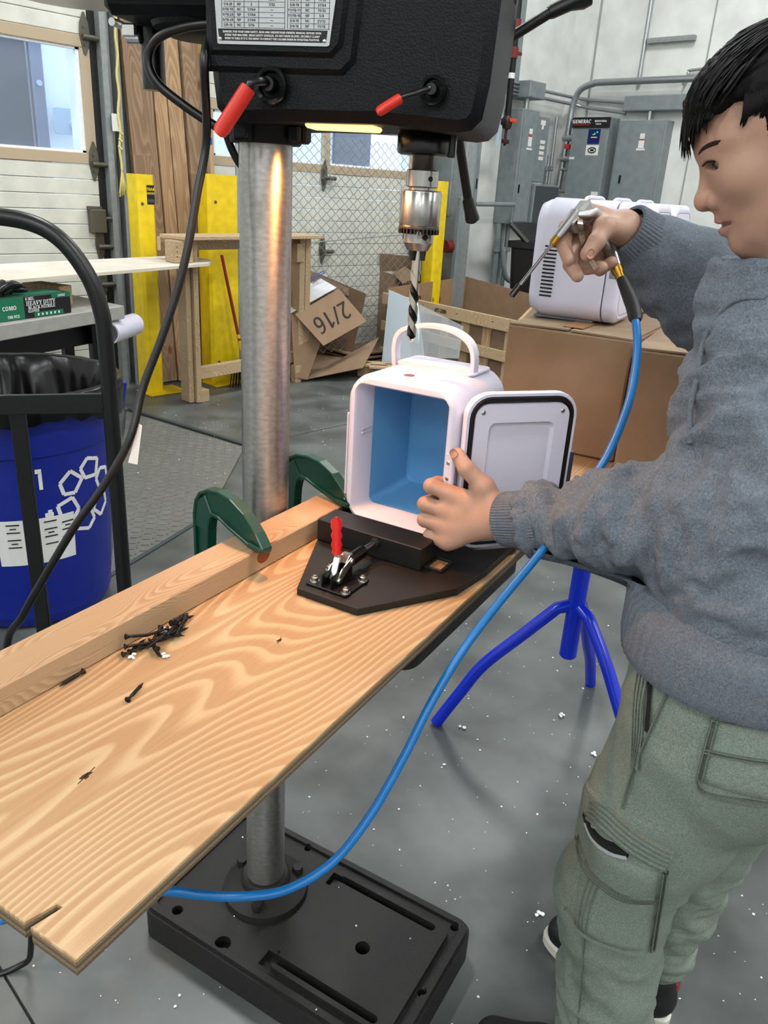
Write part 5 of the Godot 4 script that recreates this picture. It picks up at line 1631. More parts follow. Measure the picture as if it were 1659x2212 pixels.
func c_clamp(label: String, p: Vector3, q: Vector3) -> void:
	var d := (q - p).normalized()
	var X := TF * Transform3D(Basis(d, Vector3.UP, d.cross(Vector3.UP)), p)
	var o := thing("c_clamp", label, "clamp", X)
	var outer := [-0.012, 0.86, -0.012, 1.01, -0.006, 1.035, 0.008, 1.053, 0.03, 1.064, 0.06, 1.069, 0.095, 1.067, 0.13, 1.054, 0.16, 1.032, 0.178, 1.013]
	var inner := [0.174, 1.003, 0.15, 1.003, 0.14, 1.006, 0.10, 1.012, 0.075, 1.013, 0.064, 1.006, 0.060, 0.99, 0.060, 0.955, 0.022, 0.955, 0.022, 0.86]
	inner = [0.176, 1.001, 0.145, 1.001, 0.09, 1.012, 0.06, 1.020, 0.045, 1.020, 0.035, 1.010, 0.030, 0.99, 0.026, 0.94, 0.026, 0.86]
	var b := mb()
	prism(b, pv(outer + inner), -0.004, 0.004, ID, 0.001, true)
	# thick rims round the thin web
	var rim := []
	for i in range(0, outer.size(), 2): rim.append(Vector3(outer[i], outer[i + 1] - 0.003, 0))
	for i in range(0, inner.size(), 2): rim.append(Vector3(inner[i] - (0.0 if i < 8 else 0.003), inner[i + 1] + 0.003, 0))
	for i in rim.size() - 1: bar(b, rim[i] - (rim[i + 1] - rim[i]).normalized() * 0.002, rim[i + 1] + (rim[i + 1] - rim[i]).normalized() * 0.002, 0.019, 0.0065, 0.0015, Vector3(0, 0, 1).cross(rim[i + 1] - rim[i]).normalized())
	prism(b, pv([-0.012, 0.985, 0.026, 0.985, 0.04, 1.02, 0.02, 1.05, -0.004, 1.035]), -0.0075, 0.0075, ID, 0.002, true)
	bx(b, Vector3(0.160, 1.006, 0), Vector3(0.034, 0.010, 0.022), 0.002)
	bx(b, Vector3(0.02, 0.865, 0), Vector3(0.06, 0.02, 0.02), 0.003)
	bar(b, Vector3(0.0, 0.87, 0), Vector3(0.175, 0.868, 0), 0.018, 0.018, 0.003)
	part("frame", b, M.clamp_green, o)
	b = mb()
	cyl(b, Vector3(0.165, 0.80, 0), Vector3(0.165, 0.895, 0), 0.006, 12)
	lathe(b, [Vector2(0, 0.012), Vector2(0.013, 0.01), Vector2(0.013, 0.0), Vector2(0, 0)], 16, Transform3D(Basis.IDENTITY, Vector3(0.165, 0.893, 0)))
	cyl(b, Vector3(0.165, 0.81, -0.04), Vector3(0.165, 0.81, 0.04), 0.004, 8)
	part("screw", b, M.steel, o)

# ---------- jig with its toggle clamp ----------
func jig_and_clamps() -> void:
	var o := thing("drilling_jig", "black plastic drilling jig with red handled toggle clamp, under the open mini fridge", "jig", TF)
	var lay := Transform3D(Basis(Vector3.RIGHT, Vector3(0, 0, 1), Vector3(0, 1, 0)), Vector3.ZERO)
	var b := mb()
	prism(b, pv([-0.183, 0.205, -0.183, 0.312, -0.040, 0.402, 0.05, 0.412, 0.34, 0.412, 0.34, 0.113, 0.012, 0.113]), 0.9605, 0.9725, lay, 0.001)
	part("base_plate", b, M.jig_black, o)
	b = mb()
	bx(b, Vector3(0.004, 0.992, 0.2285), Vector3(0.056, 0.039, 0.199), 0.0015)
	part("stop_block", b, M.jig_black, o)
	b = mb()
	bx(b, Vector3(0.17, 0.9845, 0.117), Vector3(0.22, 0.024, 0.008), 0.001)
	bx(b, Vector3(0.296, 0.992, 0.225), Vector3(0.008, 0.039, 0.2), 0.001)
	part("stop_wall", b, M.jig_black, o)
	# window through the plate, seen as a wooden square with a black rim
	b = mb()
	bx(b, Vector3(0.012, 0.9735, 0.344), Vector3(0.036, 0.001, 0.024), 0.0, ID)
	part("cutout", b, M.cut_wood, o, "square window showing wood")
	b = mb()
	for d in [[0.012, 0.3305, 0.046, 0.004], [0.012, 0.3575, 0.046, 0.004], [-0.0085, 0.344, 0.004, 0.03], [0.0325, 0.344, 0.004, 0.03]]: bx(b, Vector3(d[0], 0.975, d[1]), Vector3(d[2], 0.006, d[3]), 0.001)
	part("cutout_rim", b, M.jig_black, o)
	# toggle clamp: flanged base, bolts, linkage, plunger, red grip
	b = mb()
	bx(b, Vector3(-0.135, 0.9745, 0.2455), Vector3(0.066, 0.004, 0.072), 0.001)
	bx(b, Vector3(-0.135, 0.986, 0.236), Vector3(0.058, 0.02, 0.003), 0.001)
	bx(b, Vector3(-0.135, 0.986, 0.252), Vector3(0.058, 0.02, 0.003), 0.001)
	var tc := part("toggle_clamp", b, M.black_steel, o, "push pull toggle clamp")
	b = mb()
	tube(b, [Vector3(-0.118, 0.9965, 0.244), Vector3(-0.112, 0.9975, 0.244), Vector3(-0.066, 0.9985, 0.244), Vector3(-0.062, 0.9985, 0.244)], [0.0095, 0.0105, 0.0105, 0.009], 22)
	part("sleeve", b, M.jig_gloss, tc)
	b = mb()
	cyl(b, Vector3(-0.064, 0.9987, 0.244), Vector3(-0.027, 0.9992, 0.244), 0.0058, 20)
	part("plunger", b, M.steel, tc)
	b = mb()
	tube(b, [Vector3(-0.032, 0.9992, 0.244), Vector3(-0.0245, 0.9993, 0.244)], 0.0085, 18)
	part("plunger_tip", b, M.rubber, tc)
	b = mb()
	for zz in [0.2335, 0.2545]:
		prism(b, pv([-0.152, 0.985, -0.149, 0.979, -0.141, 0.979, -0.124, 0.992, -0.108, 0.999, -0.106, 1.006, -0.113, 1.009, -0.126, 1.004, -0.138, 1.000]), zz - 0.0012, zz + 0.0012, ID, 0.0004, true)
		lathe(b, [Vector2(0, 0.003), Vector2(0.004, 0.0025), Vector2(0.0048, 0.0)], 14, Transform3D(Basis(Vector3.RIGHT, PI / 2), Vector3(-0.146, 0.984, zz + 0.001)))
		lathe(b, [Vector2(0, 0.003), Vector2(0.004, 0.0025), Vector2(0.0048, 0.0)], 14, Transform3D(Basis(Vector3.RIGHT, PI / 2), Vector3(-0.112, 1.003, zz + 0.001)))
	prism(b, pv([-0.124, 1.003, -0.113, 1.013, -0.104, 1.012, -0.100, 1.002, -0.108, 0.996]), 0.236, 0.252, ID, 0.001, true)
	part("link", b, M.zinc, tc)
	b = mb()
	bar(b, Vector3(-0.146, 0.982, 0.244), Vector3(-0.1285, 1.012, 0.240), 0.006, 0.011, 0.001, Vector3(0, 0, 1))
	bar(b, Vector3(-0.1295, 1.006, 0.240), Vector3(-0.1260, 1.030, 0.2365), 0.006, 0.009, 0.001, Vector3(0, 0, 1))
	part("lever", b, M.zinc, tc)
	b = mb()
	var gp := []
	var gr := []
	for i in 33:
		var t := i / 32.0
		gp.append(Vector3(-0.1275, 1.0165, 0.2375).lerp(Vector3(-0.1225, 1.0735, 0.231), t))
		var r := 0.0078 + 0.0011 * cos(t * TAU * 4.0) if t < 0.80 else 0.0085
		if t > 0.84: r = 0.0088 * sqrt(maxf(0.02, 1.0 - pow((t - 0.84) / 0.165, 2.0)))
		if t < 0.03: r = 0.0070
		gr.append(r)
	tube(b, gp, gr, 22)
	part("grip", b, M.grip_gloss, tc, "glossy red finger grip")
	for p in [[-0.112, 0.276], [-0.160, 0.276], [-0.156, 0.218], [-0.112, 0.216]]:
		b = mb()
		var X := Transform3D(Basis.IDENTITY, Vector3(p[0], 0.9765, p[1]))
		lathe(b, [Vector2(0, 0.0012), Vector2(0.0072, 0.0012), Vector2(0.0075, 0.0)], 20, X)
		lathe(b, [Vector2(0, 0.0075), Vector2(0.0045, 0.0075), Vector2(0.0056, 0.0066), Vector2(0.0058, 0.001)], 6, X)
		lathe(b, [Vector2(0, 0.0095), Vector2(0.0028, 0.0093), Vector2(0.0032, 0.0075)], 12, X)
		part("bolt", b, M.zinc, tc)

# ---------- the mini fridge being drilled ----------
func fridge_open() -> void:
	# local: x across the front, z out of the front opening, y up; the opening faces along the board
	var X := TF * Transform3D(Basis(Vector3(0, 0, 1), Vector3.UP, Vector3(-1, 0, 0)), Vector3(0.0655, 0.9745, 0.225))
	var o := thing("mini_fridge", "open white mini fridge with blue lined cavity standing in the black jig", "mini fridge", X)
	var c := Vector3(0, 0.139, 0)
	var F := Transform3D(Basis.IDENTITY, c)
	var b := mb()
	var W := 0.206
	var H := 0.272
	loft(b, [[rrect(0.15, 0.21, 0.03), -0.226], [rrect(0.18, 0.246, 0.045), -0.221], [rrect(0.196, 0.262, 0.05), -0.207], [rrect(0.198, 0.264, 0.05), -0.203], [rrect(0.199, 0.265, 0.05), -0.198], [rrect(W, H, 0.05), -0.192], [rrect(W, H, 0.05), -0.012], [rrect(W - 0.004, H - 0.004, 0.048), -0.005], [rrect(W - 0.014, H - 0.014, 0.042), -0.0005], [rrect(W - 0.022, H - 0.022, 0.037), 0.0], [rrect(0.176, 0.236, 0.016), 0.0], [rrect(0.170, 0.230, 0.013), -0.004], [rrect(0.162, 0.222, 0.012), -0.052]], F, true, false, 0.8)
	# feet and the small ledge on the left edge
	bx(b, Vector3(0, 0.003, -0.11), Vector3(0.16, 0.008, 0.19), 0.002)
	bx(b, Vector3(-0.1035, 0.12, -0.012), Vector3(0.003, 0.16, 0.016), 0.001)
	part("body", b, M.white_plastic, o)
	b = mb()
	loft(b, [[rrect(0.162, 0.222, 0.012), -0.0522], [rrect(0.155, 0.214, 0.014), -0.185], [rrect(0.147, 0.206, 0.012), -0.190]], F, false, true, 0.8)
	part("liner", b, M.liner_blue, o, "smooth blue filmed liner")
	b = mb()
	for s in [-1.0, 1.0]:
		bx(b, Vector3(s * 0.0815, 0.165, -0.033), Vector3(0.003, 0.004, 0.034), 0.001)
		bx(b, Vector3(s * 0.0815, 0.172, -0.033), Vector3(0.003, 0.004, 0.034), 0.001)
	part("shelf_rail", b, M.white_plastic, o)
	b = mb()
	prism(b, rrect(0.030, 0.066, 0.006), 0.0, 0.002, fr(Vector3(0.0795, 0.125, -0.095), Vector3(0, 0, 1), Vector3.UP).rotated_local(Vector3.UP, PI), 0.0006)
	part("screw_plate", b, M.liner_blue, o)
	for y in [0.148, 0.107]: phillips(o, fr(Vector3(0.0775, y, -0.097), Vector3(0, 0, 1), Vector3.UP).rotated_local(Vector3.UP, PI), 0.0055, M.zinc)
	# drilled hole in the top and the moulded handle recess
	b = mb()
	lathe(b, [Vector2(0, 0.0004), Vector2(0.0088, 0.0004), Vector2(0.0094, 0.0)], 28, Transform3D(Basis.IDENTITY, Vector3(-0.006, 0.2753, -0.034)))
	part("drilled_hole", b, M.hole_pink, o, "round drilled hole in the lid")
	b = mb()
	prism(b, rrect(0.150, 0.085, 0.014), 0.0, 0.004, fr(Vector3(0.0, 0.2735, -0.148), Vector3(1, 0, 0), Vector3(0, 0, -1)), 0.001, false, true)
	part("top_panel", b, M.white_plastic, o)
	# arch handle: flat strap swept over
	b = mb()
	var hp := cr([Vector3(-0.083, 0.262, -0.128), Vector3(-0.0855, 0.30, -0.126), Vector3(-0.079, 0.323, -0.125), Vector3(-0.06, 0.336, -0.1245), Vector3(-0.025, 0.344, -0.124), Vector3(0.012, 0.344, -0.124), Vector3(0.042, 0.336, -0.1245), Vector3(0.06, 0.322, -0.125), Vector3(0.0675, 0.300, -0.126), Vector3(0.067, 0.262, -0.128)], 6)
	for i in hp.size() - 1:
		var t0: Vector3 = (hp[mini(i + 1, hp.size() - 1)] - hp[maxi(i - 1, 0)]).normalized()
		var t1: Vector3 = (hp[mini(i + 2, hp.size() - 1)] - hp[i]).normalized()
		var q := []
		for e in [[hp[i], t0], [hp[i + 1], t1]]:
			var nrm: Vector3 = Vector3(-e[1].y, e[1].x, 0).normalized()
			var ring := []
			for k in [[-0.011, -0.0022], [-0.0095, -0.0036], [0.0095, -0.0036], [0.011, -0.0022], [0.011, 0.0022], [0.0095, 0.0036], [-0.0095, 0.0036], [-0.011, 0.0022]]: ring.append(e[0] + Vector3(0, 0, k[0]) + nrm * k[1])
			q.append(ring)
		for k in 8:
			var j := (k + 1) % 8
			quad(b, q[0][k], q[1][k], q[1][j], q[0][j], ((q[0][k] + q[0][j]) / 2.0 - hp[i]).slide(t0).normalized())
	part("handle", b, M.white_plastic, o)
	# hinge strip with two screws
	b = mb()
	prism(b, rrect(0.014, 0.058, 0.006), 0.0, 0.0025, Transform3D(Basis.IDENTITY, Vector3(0.0955, 0.142, 0.0)), 0.0008)
	cyl(b, Vector3(0.1045, 0.112, 0.006), Vector3(0.1045, 0.172, 0.006), 0.0045, 14)
	part("hinge", b, M.white_plastic, o)
	for y in [0.155, 0.129]: phillips(o, Transform3D(Basis.IDENTITY, Vector3(0.0955, y, 0.0024)), 0.004, M.zinc)
	# door swung right round: its inside faces the camera
	var ang := deg_to_rad(228.0)
	var dd := Vector3(-sin(ang), 0, -cos(ang))   # along the door, in the table frame
	var dn := Vector3(-cos(ang), 0, sin(ang)) * -1.0
	var dx := TF.basis * dd
	var dz := TF.basis * Vector3(cos(ang), 0, -sin(ang))
	var hinge := TF * Vector3(0.066, 1.1135, 0.343)
	var D := X.affine_inverse() * Transform3D(Basis(dx, Vector3.UP, dx.cross(Vector3.UP)), hinge + dx * 0.098)
	var sgn := 1.0 if (dx.cross(Vector3.UP)).dot(dz) > 0 else -1.0
	if sgn < 0: D = D * Transform3D(Basis(Vector3.UP, PI), Vector3.ZERO)
	b = mb()
	loft(b, [[rrect(0.17, 0.24, 0.03), -0.026], [rrect(0.188, 0.258, 0.036), -0.022], [rrect(0.196, 0.266, 0.04), -0.012], [rrect(0.196, 0.266, 0.04), -0.003], [rrect(0.193, 0.263, 0.038), 0.0], [rrect(0.184, 0.254, 0.034), 0.0], [rrect(0.182, 0.252, 0.033), -0.003]], D, true, false, 0.8)
	var dr := part("door", b, M.white_plastic, o, "door swung wide open, inside out")
	b = mb()
	loft(b, [[rrect(0.183, 0.253, 0.033), -0.003], [rrect(0.180, 0.250, 0.031), 0.0025], [rrect(0.170, 0.240, 0.026), 0.0025], [rrect(0.167, 0.237, 0.024), -0.003]], D, false, false, 0.5)
	part("gasket", b, M.gasket, dr, "black rubber door seal")
	b = mb()
	loft(b, [[rrect(0.168, 0.238, 0.024), -0.002], [rrect(0.166, 0.236, 0.022), 0.001], [rrect(0.116, 0.176, 0.012), 0.001], [rrect(0.108, 0.168, 0.009), -0.0055]], D * Transform3D(Basis.IDENTITY, Vector3(0, -0.003, 0)), false, true, 0.8)
	part("inner_panel", b, M.white_plastic, dr)
	for p in [[-0.07, 0.102], [0.07, 0.102], [0.07, -0.03], [-0.07, -0.03], [-0.07, -0.105], [0.07, -0.105]]: phillips(dr, D * Transform3D(Basis.IDENTITY, Vector3(p[0], p[1], 0.0005)), 0.0042, M.zinc)
	b = mb()
	bx(b, Vector3(0.0995 * sgn, -0.005, -0.008), Vector3(0.008, 0.075, 0.02), 0.002, D)
	part("latch", b, M.latch_grey, dr, "dark grey door latch")

func phillips(o: Node3D, x: Transform3D, r: float, m: Material) -> void:
	var b := mb()
	lathe(b, [Vector2(0, r * 0.42), Vector2(r * 0.5, r * 0.38), Vector2(r * 0.88, r * 0.16), Vector2(r, 0.0)], 18, x * Transform3D(Basis(Vector3.RIGHT, PI / 2), Vector3.ZERO))
	bx(b, Vector3(0, 0, r * 0.42), Vector3(r * 1.0, r * 0.2, r * 0.06), 0.0, x)
	bx(b, Vector3(0, 0, r * 0.42), Vector3(r * 0.2, r * 1.0, r * 0.06), 0.0, x)
	part("screw", b, m, o)

# ---------- black drywall screws ----------
func make_screw() -> Node3D:
	var o := thing("drywall_screw", "single black drywall screw lying alone on the board, head toward the left", "screw", ID)
	var b := mb()
	var X := Transform3D(Basis(Vector3(0, 0, 1), PI / 2), Vector3.ZERO)   # local -x runs to the head
	lathe(b, [Vector2(0, 0.0366), Vector2(0.0012, 0.0366), Vector2(0.0016, 0.0375), Vector2(0.0036, 0.0375), Vector2(0.0041, 0.0368), Vector2(0.0037, 0.0362), Vector2(0.0024, 0.0345), Vector2(0.0017, 0.032)], 16, X)
	part("head", b, M.screw_black, o)
	b = mb()
	lathe(b, [Vector2(0.0017, 0.032), Vector2(0.00155, 0.006), Vector2(0.0, 0.0)], 10, X)
	var pts := []
	var rr := []
	for i in 78:
		var t := i / 77.0
		var y := 0.0015 + 0.0265 * t
		var a := TAU * 9.0 * t
		var r := 0.0019 * clampf(t * 4.0, 0.1, 1.0)
		pts.append(Vector3(-y, r * cos(a), r * sin(a)))
		rr.append(0.00055)
	tube(b, pts, rr, 5)
	part("threaded_shank", b, M.screw_black, o)
	return o

func loose_screws() -> void:
	var s := make_screw()
	# s, t on the board, turn, lift, tilt; the point lies at the origin
	s.transform = TF * Transform3D(Basis(Vector3.UP, 0.30), Vector3(-0.475, 0.9635, 0.192))
	var c := copy(s, "black drywall screw lying along the fence left of the screw pile")
	c.transform = TF * Transform3D(Basis(Vector3.UP, PI + 0.02) * Basis(Vector3(0, 0, 1), -0.03), Vector3(-0.538, 0.9635, 0.118))
	rng.seed = 5
	for i in 22:
		c = copy(s, "black drywall screw in the heap beside the wooden fence")
		c.set_meta("group", "black drywall screws heaped by the fence")
		var t := i / 21.0
		var along := -0.432 + 0.092 * t + rng.randf_range(-0.006, 0.006)
		var across := 0.120 + rng.randf_range(0.004, 0.030) * (1.0 if t > 0.15 and t < 0.85 else 0.5)
		var lay: int = i % 3
		var yaw := rng.randf_range(-0.5, 0.45) + (PI if rng.randf() < 0.5 else 0.0)
		if i % 7 == 4: yaw += rng.randf_range(0.6, 1.2)
		var B := Basis(Vector3.UP, yaw)
		c.transform = TF * Transform3D(B * Basis(Vector3(0, 0, 1), -0.05 - rng.randf() * 0.1 * lay), Vector3(along, 0.9640 + lay * 0.0038, across) + B * Vector3(0.018, 0, 0))
	c = copy(s, "black drywall screw pointing away at the right tip of the heap")
	c.transform = TF * Transform3D(Basis(Vector3.UP, -1.1), Vector3(-0.369, 0.9638, 0.158))
	c = copy(s, "black drywall screw at the near edge of the heap, pointing at the camera")
	c.transform = TF * Transform3D(Basis(Vector3.UP, -2.0), Vector3(-0.425, 0.9638, 0.171))
	for k in 3:
		var b := mb()
		var p: Vector3 = [Vector3(-0.366, 0.9625, 0.126), Vector3(-0.440, 0.9615, 0.134), Vector3(-0.418, 0.9615, 0.166)][k]
		for j in 4: bx(b, Vector3(0.004 * j - 0.006, 0.0015 * (j % 2), 0.002 * sin(j * 2.0)), Vector3(0.006, 0.002, 0.004), 0.0008, Transform3D(Basis(Vector3.UP, j * 0.8), Vector3.ZERO))
		solo("foam_crumb", b, M.foam_white, ["white foam shred behind the screw heap's right end", "white foam shred under the screw heap's left end", "white foam shred before the middle of the screw heap"][k], "foam crumb", TF * Transform3D(Basis(Vector3.UP, k * 1.1), p))

# ---------- recycling bin, bag and the black cart ----------
func bin_and_cart() -> void:
	var C := Vector3(1.035, 0, -2.80)
	var o := thing("recycling_bin", "large blue recycling bin with white recycling symbol, behind the cart", "recycling bin", Transform3D(Basis.IDENTITY, C))
	var b := mb()
	lathe(b, [Vector2(0, 0.012), Vector2(0.265, 0.012), Vector2(0.275, 0.03), Vector2(0.285, 0.10), Vector2(0.325, 0.655), Vector2(0.332, 0.66), Vector2(0.345, 0.80), Vector2(0.362, 0.802), Vector2(0.366, 0.815), Vector2(0.366, 0.845), Vector2(0.352, 0.852), Vector2(0.338, 0.845), Vector2(0.315, 0.6), Vector2(0.28, 0.05), Vector2(0, 0.04)], 56)
	part("body", b, M.bin_blue, o)
	b = mb()
	for a in [0.02, 2.6]:
		var R := Transform3D(Basis(Vector3.UP, -a), Vector3.ZERO)
		prism(b, pv([0.34, 0.66, 0.39, 0.70, 0.41, 0.80, 0.36, 0.81]), -0.06, 0.06, R, 0.006, true)
	part("grip", b, M.bin_blue, o)
	var R := func(a: float, y: float, rad: float) -> Transform3D:
		var d := Vector3(cos(a), 0, sin(a))
		return Transform3D(Basis(Vector3.UP.cross(d), Vector3.UP, d), d * rad + Vector3.UP * y)
	# printed recycling symbol: five outlined chasing arrows, shipping label, torn stickers
	b = mb()
	var ca := 1.21
	for k in 6:
		var th := TAU * k / 6.0 + 0.35
		var cx := 0.088 * cos(th)
		var cy := 0.095 * sin(th)
		var q := [Vector2(-0.032, -0.030), Vector2(0.022, -0.036), Vector2(0.046, 0.0), Vector2(0.022, 0.034), Vector2(-0.032, 0.028)]
		for i in 5:
			var p0: Vector2 = q[i].rotated(th + PI / 2) + Vector2(cx, cy)
			var p1: Vector2 = q[(i + 1) % 5].rotated(th + PI / 2) + Vector2(cx, cy)
			var A := ca - p0.x / 0.315
			var B := ca - p1.x / 0.315
			var rf := func(y: float) -> float: return 0.2855 + (y - 0.10) * 0.0721
			var f0: Transform3D = R.call(A, 0.485 + p0.y, rf.call(0.485 + p0.y))
			var f1: Transform3D = R.call(B, 0.485 + p1.y, rf.call(0.485 + p1.y))
			bar(b, f0.origin, f1.origin, 0.013, 0.002, 0.0, f0.basis.z)
	part("recycling_symbol", b, M.label_white, o)
	b = mb()
	for i in 8:
		var a0 := 1.42 + i * 0.103
		var f0: Transform3D = R.call(a0, 0.355, 0.3055)
		var f1: Transform3D = R.call(a0 + 0.103, 0.355, 0.3055)
		sheet(b, f0 * Vector3(0, -0.085, -0.006), f0 * Vector3(0, 0.085, 0.006), f1 * Vector3(0, 0.085, 0.006), f1 * Vector3(0, -0.085, -0.006), 0.001)
	part("shipping_label", b, M.label_white, o)
	b = mb()
	for r in 7:
		for w in 4:
			var aa := 1.50 + w * 0.19
			var f0: Transform3D = R.call(aa, 0.425 - r * 0.014, 0.3105 - r * 0.001)
			if (r * 3 + w * 5) % 4 != 0: bx(b, Vector3(0, 0, 0.0015), Vector3(0.020 + 0.022 * ((r + w) % 2), 0.004, 0.001), 0.0, f0)
	part("printing", b, M.black_print, o)
	for d in [[1.75, 0.575, 0.012, 0.06], [1.765, 0.61, 0.02, 0.015], [1.69, 0.44, 0.028, 0.03], [1.68, 0.455, 0.014, 0.02]]:
		b = mb()
		bx(b, Vector3.ZERO, Vector3(d[2], d[3], 0.002), 0.0005, R.call(d[0], d[1], 0.2865 + (d[1] - 0.1) * 0.0721))
		part("torn_sticker", b, M.label_white, o)
	# bin bag draped over the rim, wrinkled
	b = mb()
	var N := 240
	var prof := [[0.374, 0.765], [0.376, 0.80], [0.377, 0.83], [0.373, 0.857], [0.356, 0.868], [0.334, 0.857], [0.316, 0.80], [0.295, 0.72], [0.265, 0.62], [0.22, 0.53], [0.14, 0.48], [0.001, 0.47]]
	var grid := []
	for i in prof.size():
		var ring := []
		for k in N + 1:
			var th := TAU * (k % N) / N
			var w := sin(th * 17.0 + i * 0.9 + 2.0 * sin(th * 5.0)) * 0.6 + sin(th * 31.0 - i * 1.4) * 0.3 + sin(th * 9.0 - i * 0.9 + sin(th * 7.0)) * 0.7
			var amp: float = [0.004, 0.003, 0.002, 0.0015, 0.0015, 0.003, 0.008, 0.012, 0.018, 0.022, 0.012, 0.0][i]
			var rr: float = prof[i][0] + w * amp
			var yy: float = prof[i][1] + (w * 0.010 if i == 0 else w * amp * 0.4) + (0.0 if i > 0 else -0.02 * sin(th * 3.0))
			ring.append(Vector3(rr * cos(th), yy, rr * sin(th)))
		grid.append(ring)
	grid_mesh(b, grid)
	solo("bin_bag", b, M.bag_black, "shiny black bag lining the blue recycling bin", "bin bag", Transform3D(Basis.IDENTITY, C))
	b = mb()
	rng.seed = 3
	var cg := []
	for i in 9:
		var row := []
		for k in 9: row.append(Vector3(-0.16 + 0.04 * k, 0.035 + 0.05 * rng.randf() - 0.004 * (absf(k - 4.0) + absf(i - 4.0)) * 2.0, -0.12 + 0.03 * i))
		cg.append(row)
	grid_mesh(b, cg)
	var row2 := []
	for i in 9:
		var row := []
		for k in 9: row.append(cg[i][k] - Vector3(0, 0.012, 0))
		row2.append(row)
	grid_mesh(b, row2)
	solo("crumpled_wrap", b, M.label_white, "crumpled white plastic lying in the bin bag", "plastic wrap", Transform3D(Basis(Vector3.UP, 0.3), C + Vector3(-0.06, 0.65, 0.12)))
	# cart: bent tube handle, flat bars
	o = thing("hand_cart", "black steel hand cart with bent tube handle before the bin", "cart")
	b = mb()
	var W := Vector3(0.7175, 0, 0.70)   # not quite the view's own direction; the cart stands turned
	tube(b, cr([Vector3(0.48, 0.06, -2.52), Vector3(0.48, 0.7, -2.52), Vector3(0.485, 1.1, -2.515), Vector3(0.52, 1.27, -2.48), Vector3(0.60, 1.37, -2.40), Vector3(0.70, 1.405, -2.30), Vector3(0.79, 1.412, -2.215), Vector3(0.88, 1.402, -2.125), Vector3(0.935, 1.362, -2.066), Vector3(0.975, 1.283, -2.022), Vector3(0.994, 1.20, -2.003), Vector3(0.999, 1.11, -1.998), Vector3(0.999, 0.8, -1.998), Vector3(0.999, 0.05, -1.998)], 7), 0.0215, 18)
	part("handle", b, M.cart_black, o)
	b = mb()
	bar(b, Vector3(0.46, 0.885, -2.56), Vector3(0.99, 0.945, -2.0), 0.012, 0.055, 0.002)
	part("cross_bar", b, M.cart_black, o)
	b = mb()
	bar(b, Vector3(0.838, 0.90, -2.235), Vector3(0.838, 0.02, -2.235), 0.014, 0.045, 0.002, Vector3(0.7, 0, 0.72))
	part("upright", b, M.cart_black, o)
	b = mb()
	bar(b, Vector3(0.46, 0.08, -2.55), Vector3(1.02, 0.08, -1.97), 0.05, 0.05, 0.003)
	bar(b, Vector3(0.48, 0.08, -2.52), Vector3(0.2, 0.08, -2.2), 0.05, 0.05, 0.003)
	bar(b, Vector3(0.999, 0.08, -1.998), Vector3(0.72, 0.08, -1.7), 0.05, 0.05, 0.003)
	part("frame", b, M.cart_black, o)
	b = mb()
	for p in [Vector3(0.44, 0.06, -2.57), Vector3(1.04, 0.06, -1.95)]:
		cyl(b, p - Vector3(0.014, 0, -0.014), p + Vector3(0.014, 0, -0.014), 0.06, 20)
	part("wheel", b, M.rubber, o)

func grid_mesh(st: SurfaceTool, g: Array) -> void:
	var n := g.size()
	var m: int = g[0].size()
	var nor := []
	for i in n:
		var row := []
		for k in m:
			var du: Vector3 = g[i][mini(k + 1, m - 1)] - g[i][maxi(k - 1, 0)]
			if g[i][0].is_equal_approx(g[i][m - 1]): du = g[i][(k + 1) if k < m - 1 else 1] - g[i][(k - 1) if k > 0 else m - 2]
			var dv: Vector3 = g[mini(i + 1, n - 1)][k] - g[maxi(i - 1, 0)][k]
			row.append(du.cross(dv).normalized())
		nor.append(row)
	for i in n - 1:
		for k in m - 1:
			tri3(st, g[i][k], g[i + 1][k], g[i + 1][k + 1], nor[i][k], nor[i + 1][k], nor[i + 1][k + 1])
			tri3(st, g[i][k], g[i + 1][k + 1], g[i][k + 1], nor[i][k], nor[i + 1][k + 1], nor[i][k + 1])

# ---------- blue roller stand under the board ----------
func roller_stand() -> void:
	var c := Vector3(1.835, 0, -0.955)
	var o := thing("roller_stand", "bright blue steel tripod stand holding up the far end of the board", "stand", Transform3D(Basis.IDENTITY, c))
	var b := mb()
	tube(b, [Vector3(0, 0.295, 0), Vector3(0, 0.30, 0), Vector3(0, 0.93, 0)], [0.021, 0.025, 0.025], 22)
	part("post", b, M.stand_blue, o)
	for f in [[Vector3(-0.225, 0, -0.285), 0.66, 0.30], [Vector3(0.34, 0, -0.075), 0.6, 0.30], [Vector3(-0.09, 0, 0.36), 0.6, 0.30]]:
		b = mb()
		var p: Vector3 = f[0]
		var k: Vector3 = p * f[1] + Vector3.UP * f[2] * 0.78
		tube(b, [Vector3.UP * 0.47, p * 0.1 + Vector3.UP * 0.455] + cr([p * 0.14 + Vector3.UP * 0.45, p * 0.38 + Vector3.UP * 0.35, k, p * 0.82 + Vector3.UP * 0.13, p + Vector3.UP * 0.006], 5), 0.018, 16)
		part("leg", b, M.stand_blue, o)
	b = mb()
	bx(b, Vector3(0, 0.932, 0), Vector3(0.3, 0.012, 0.06), 0.003)
	part("support_bar", b, M.stand_blue, o)

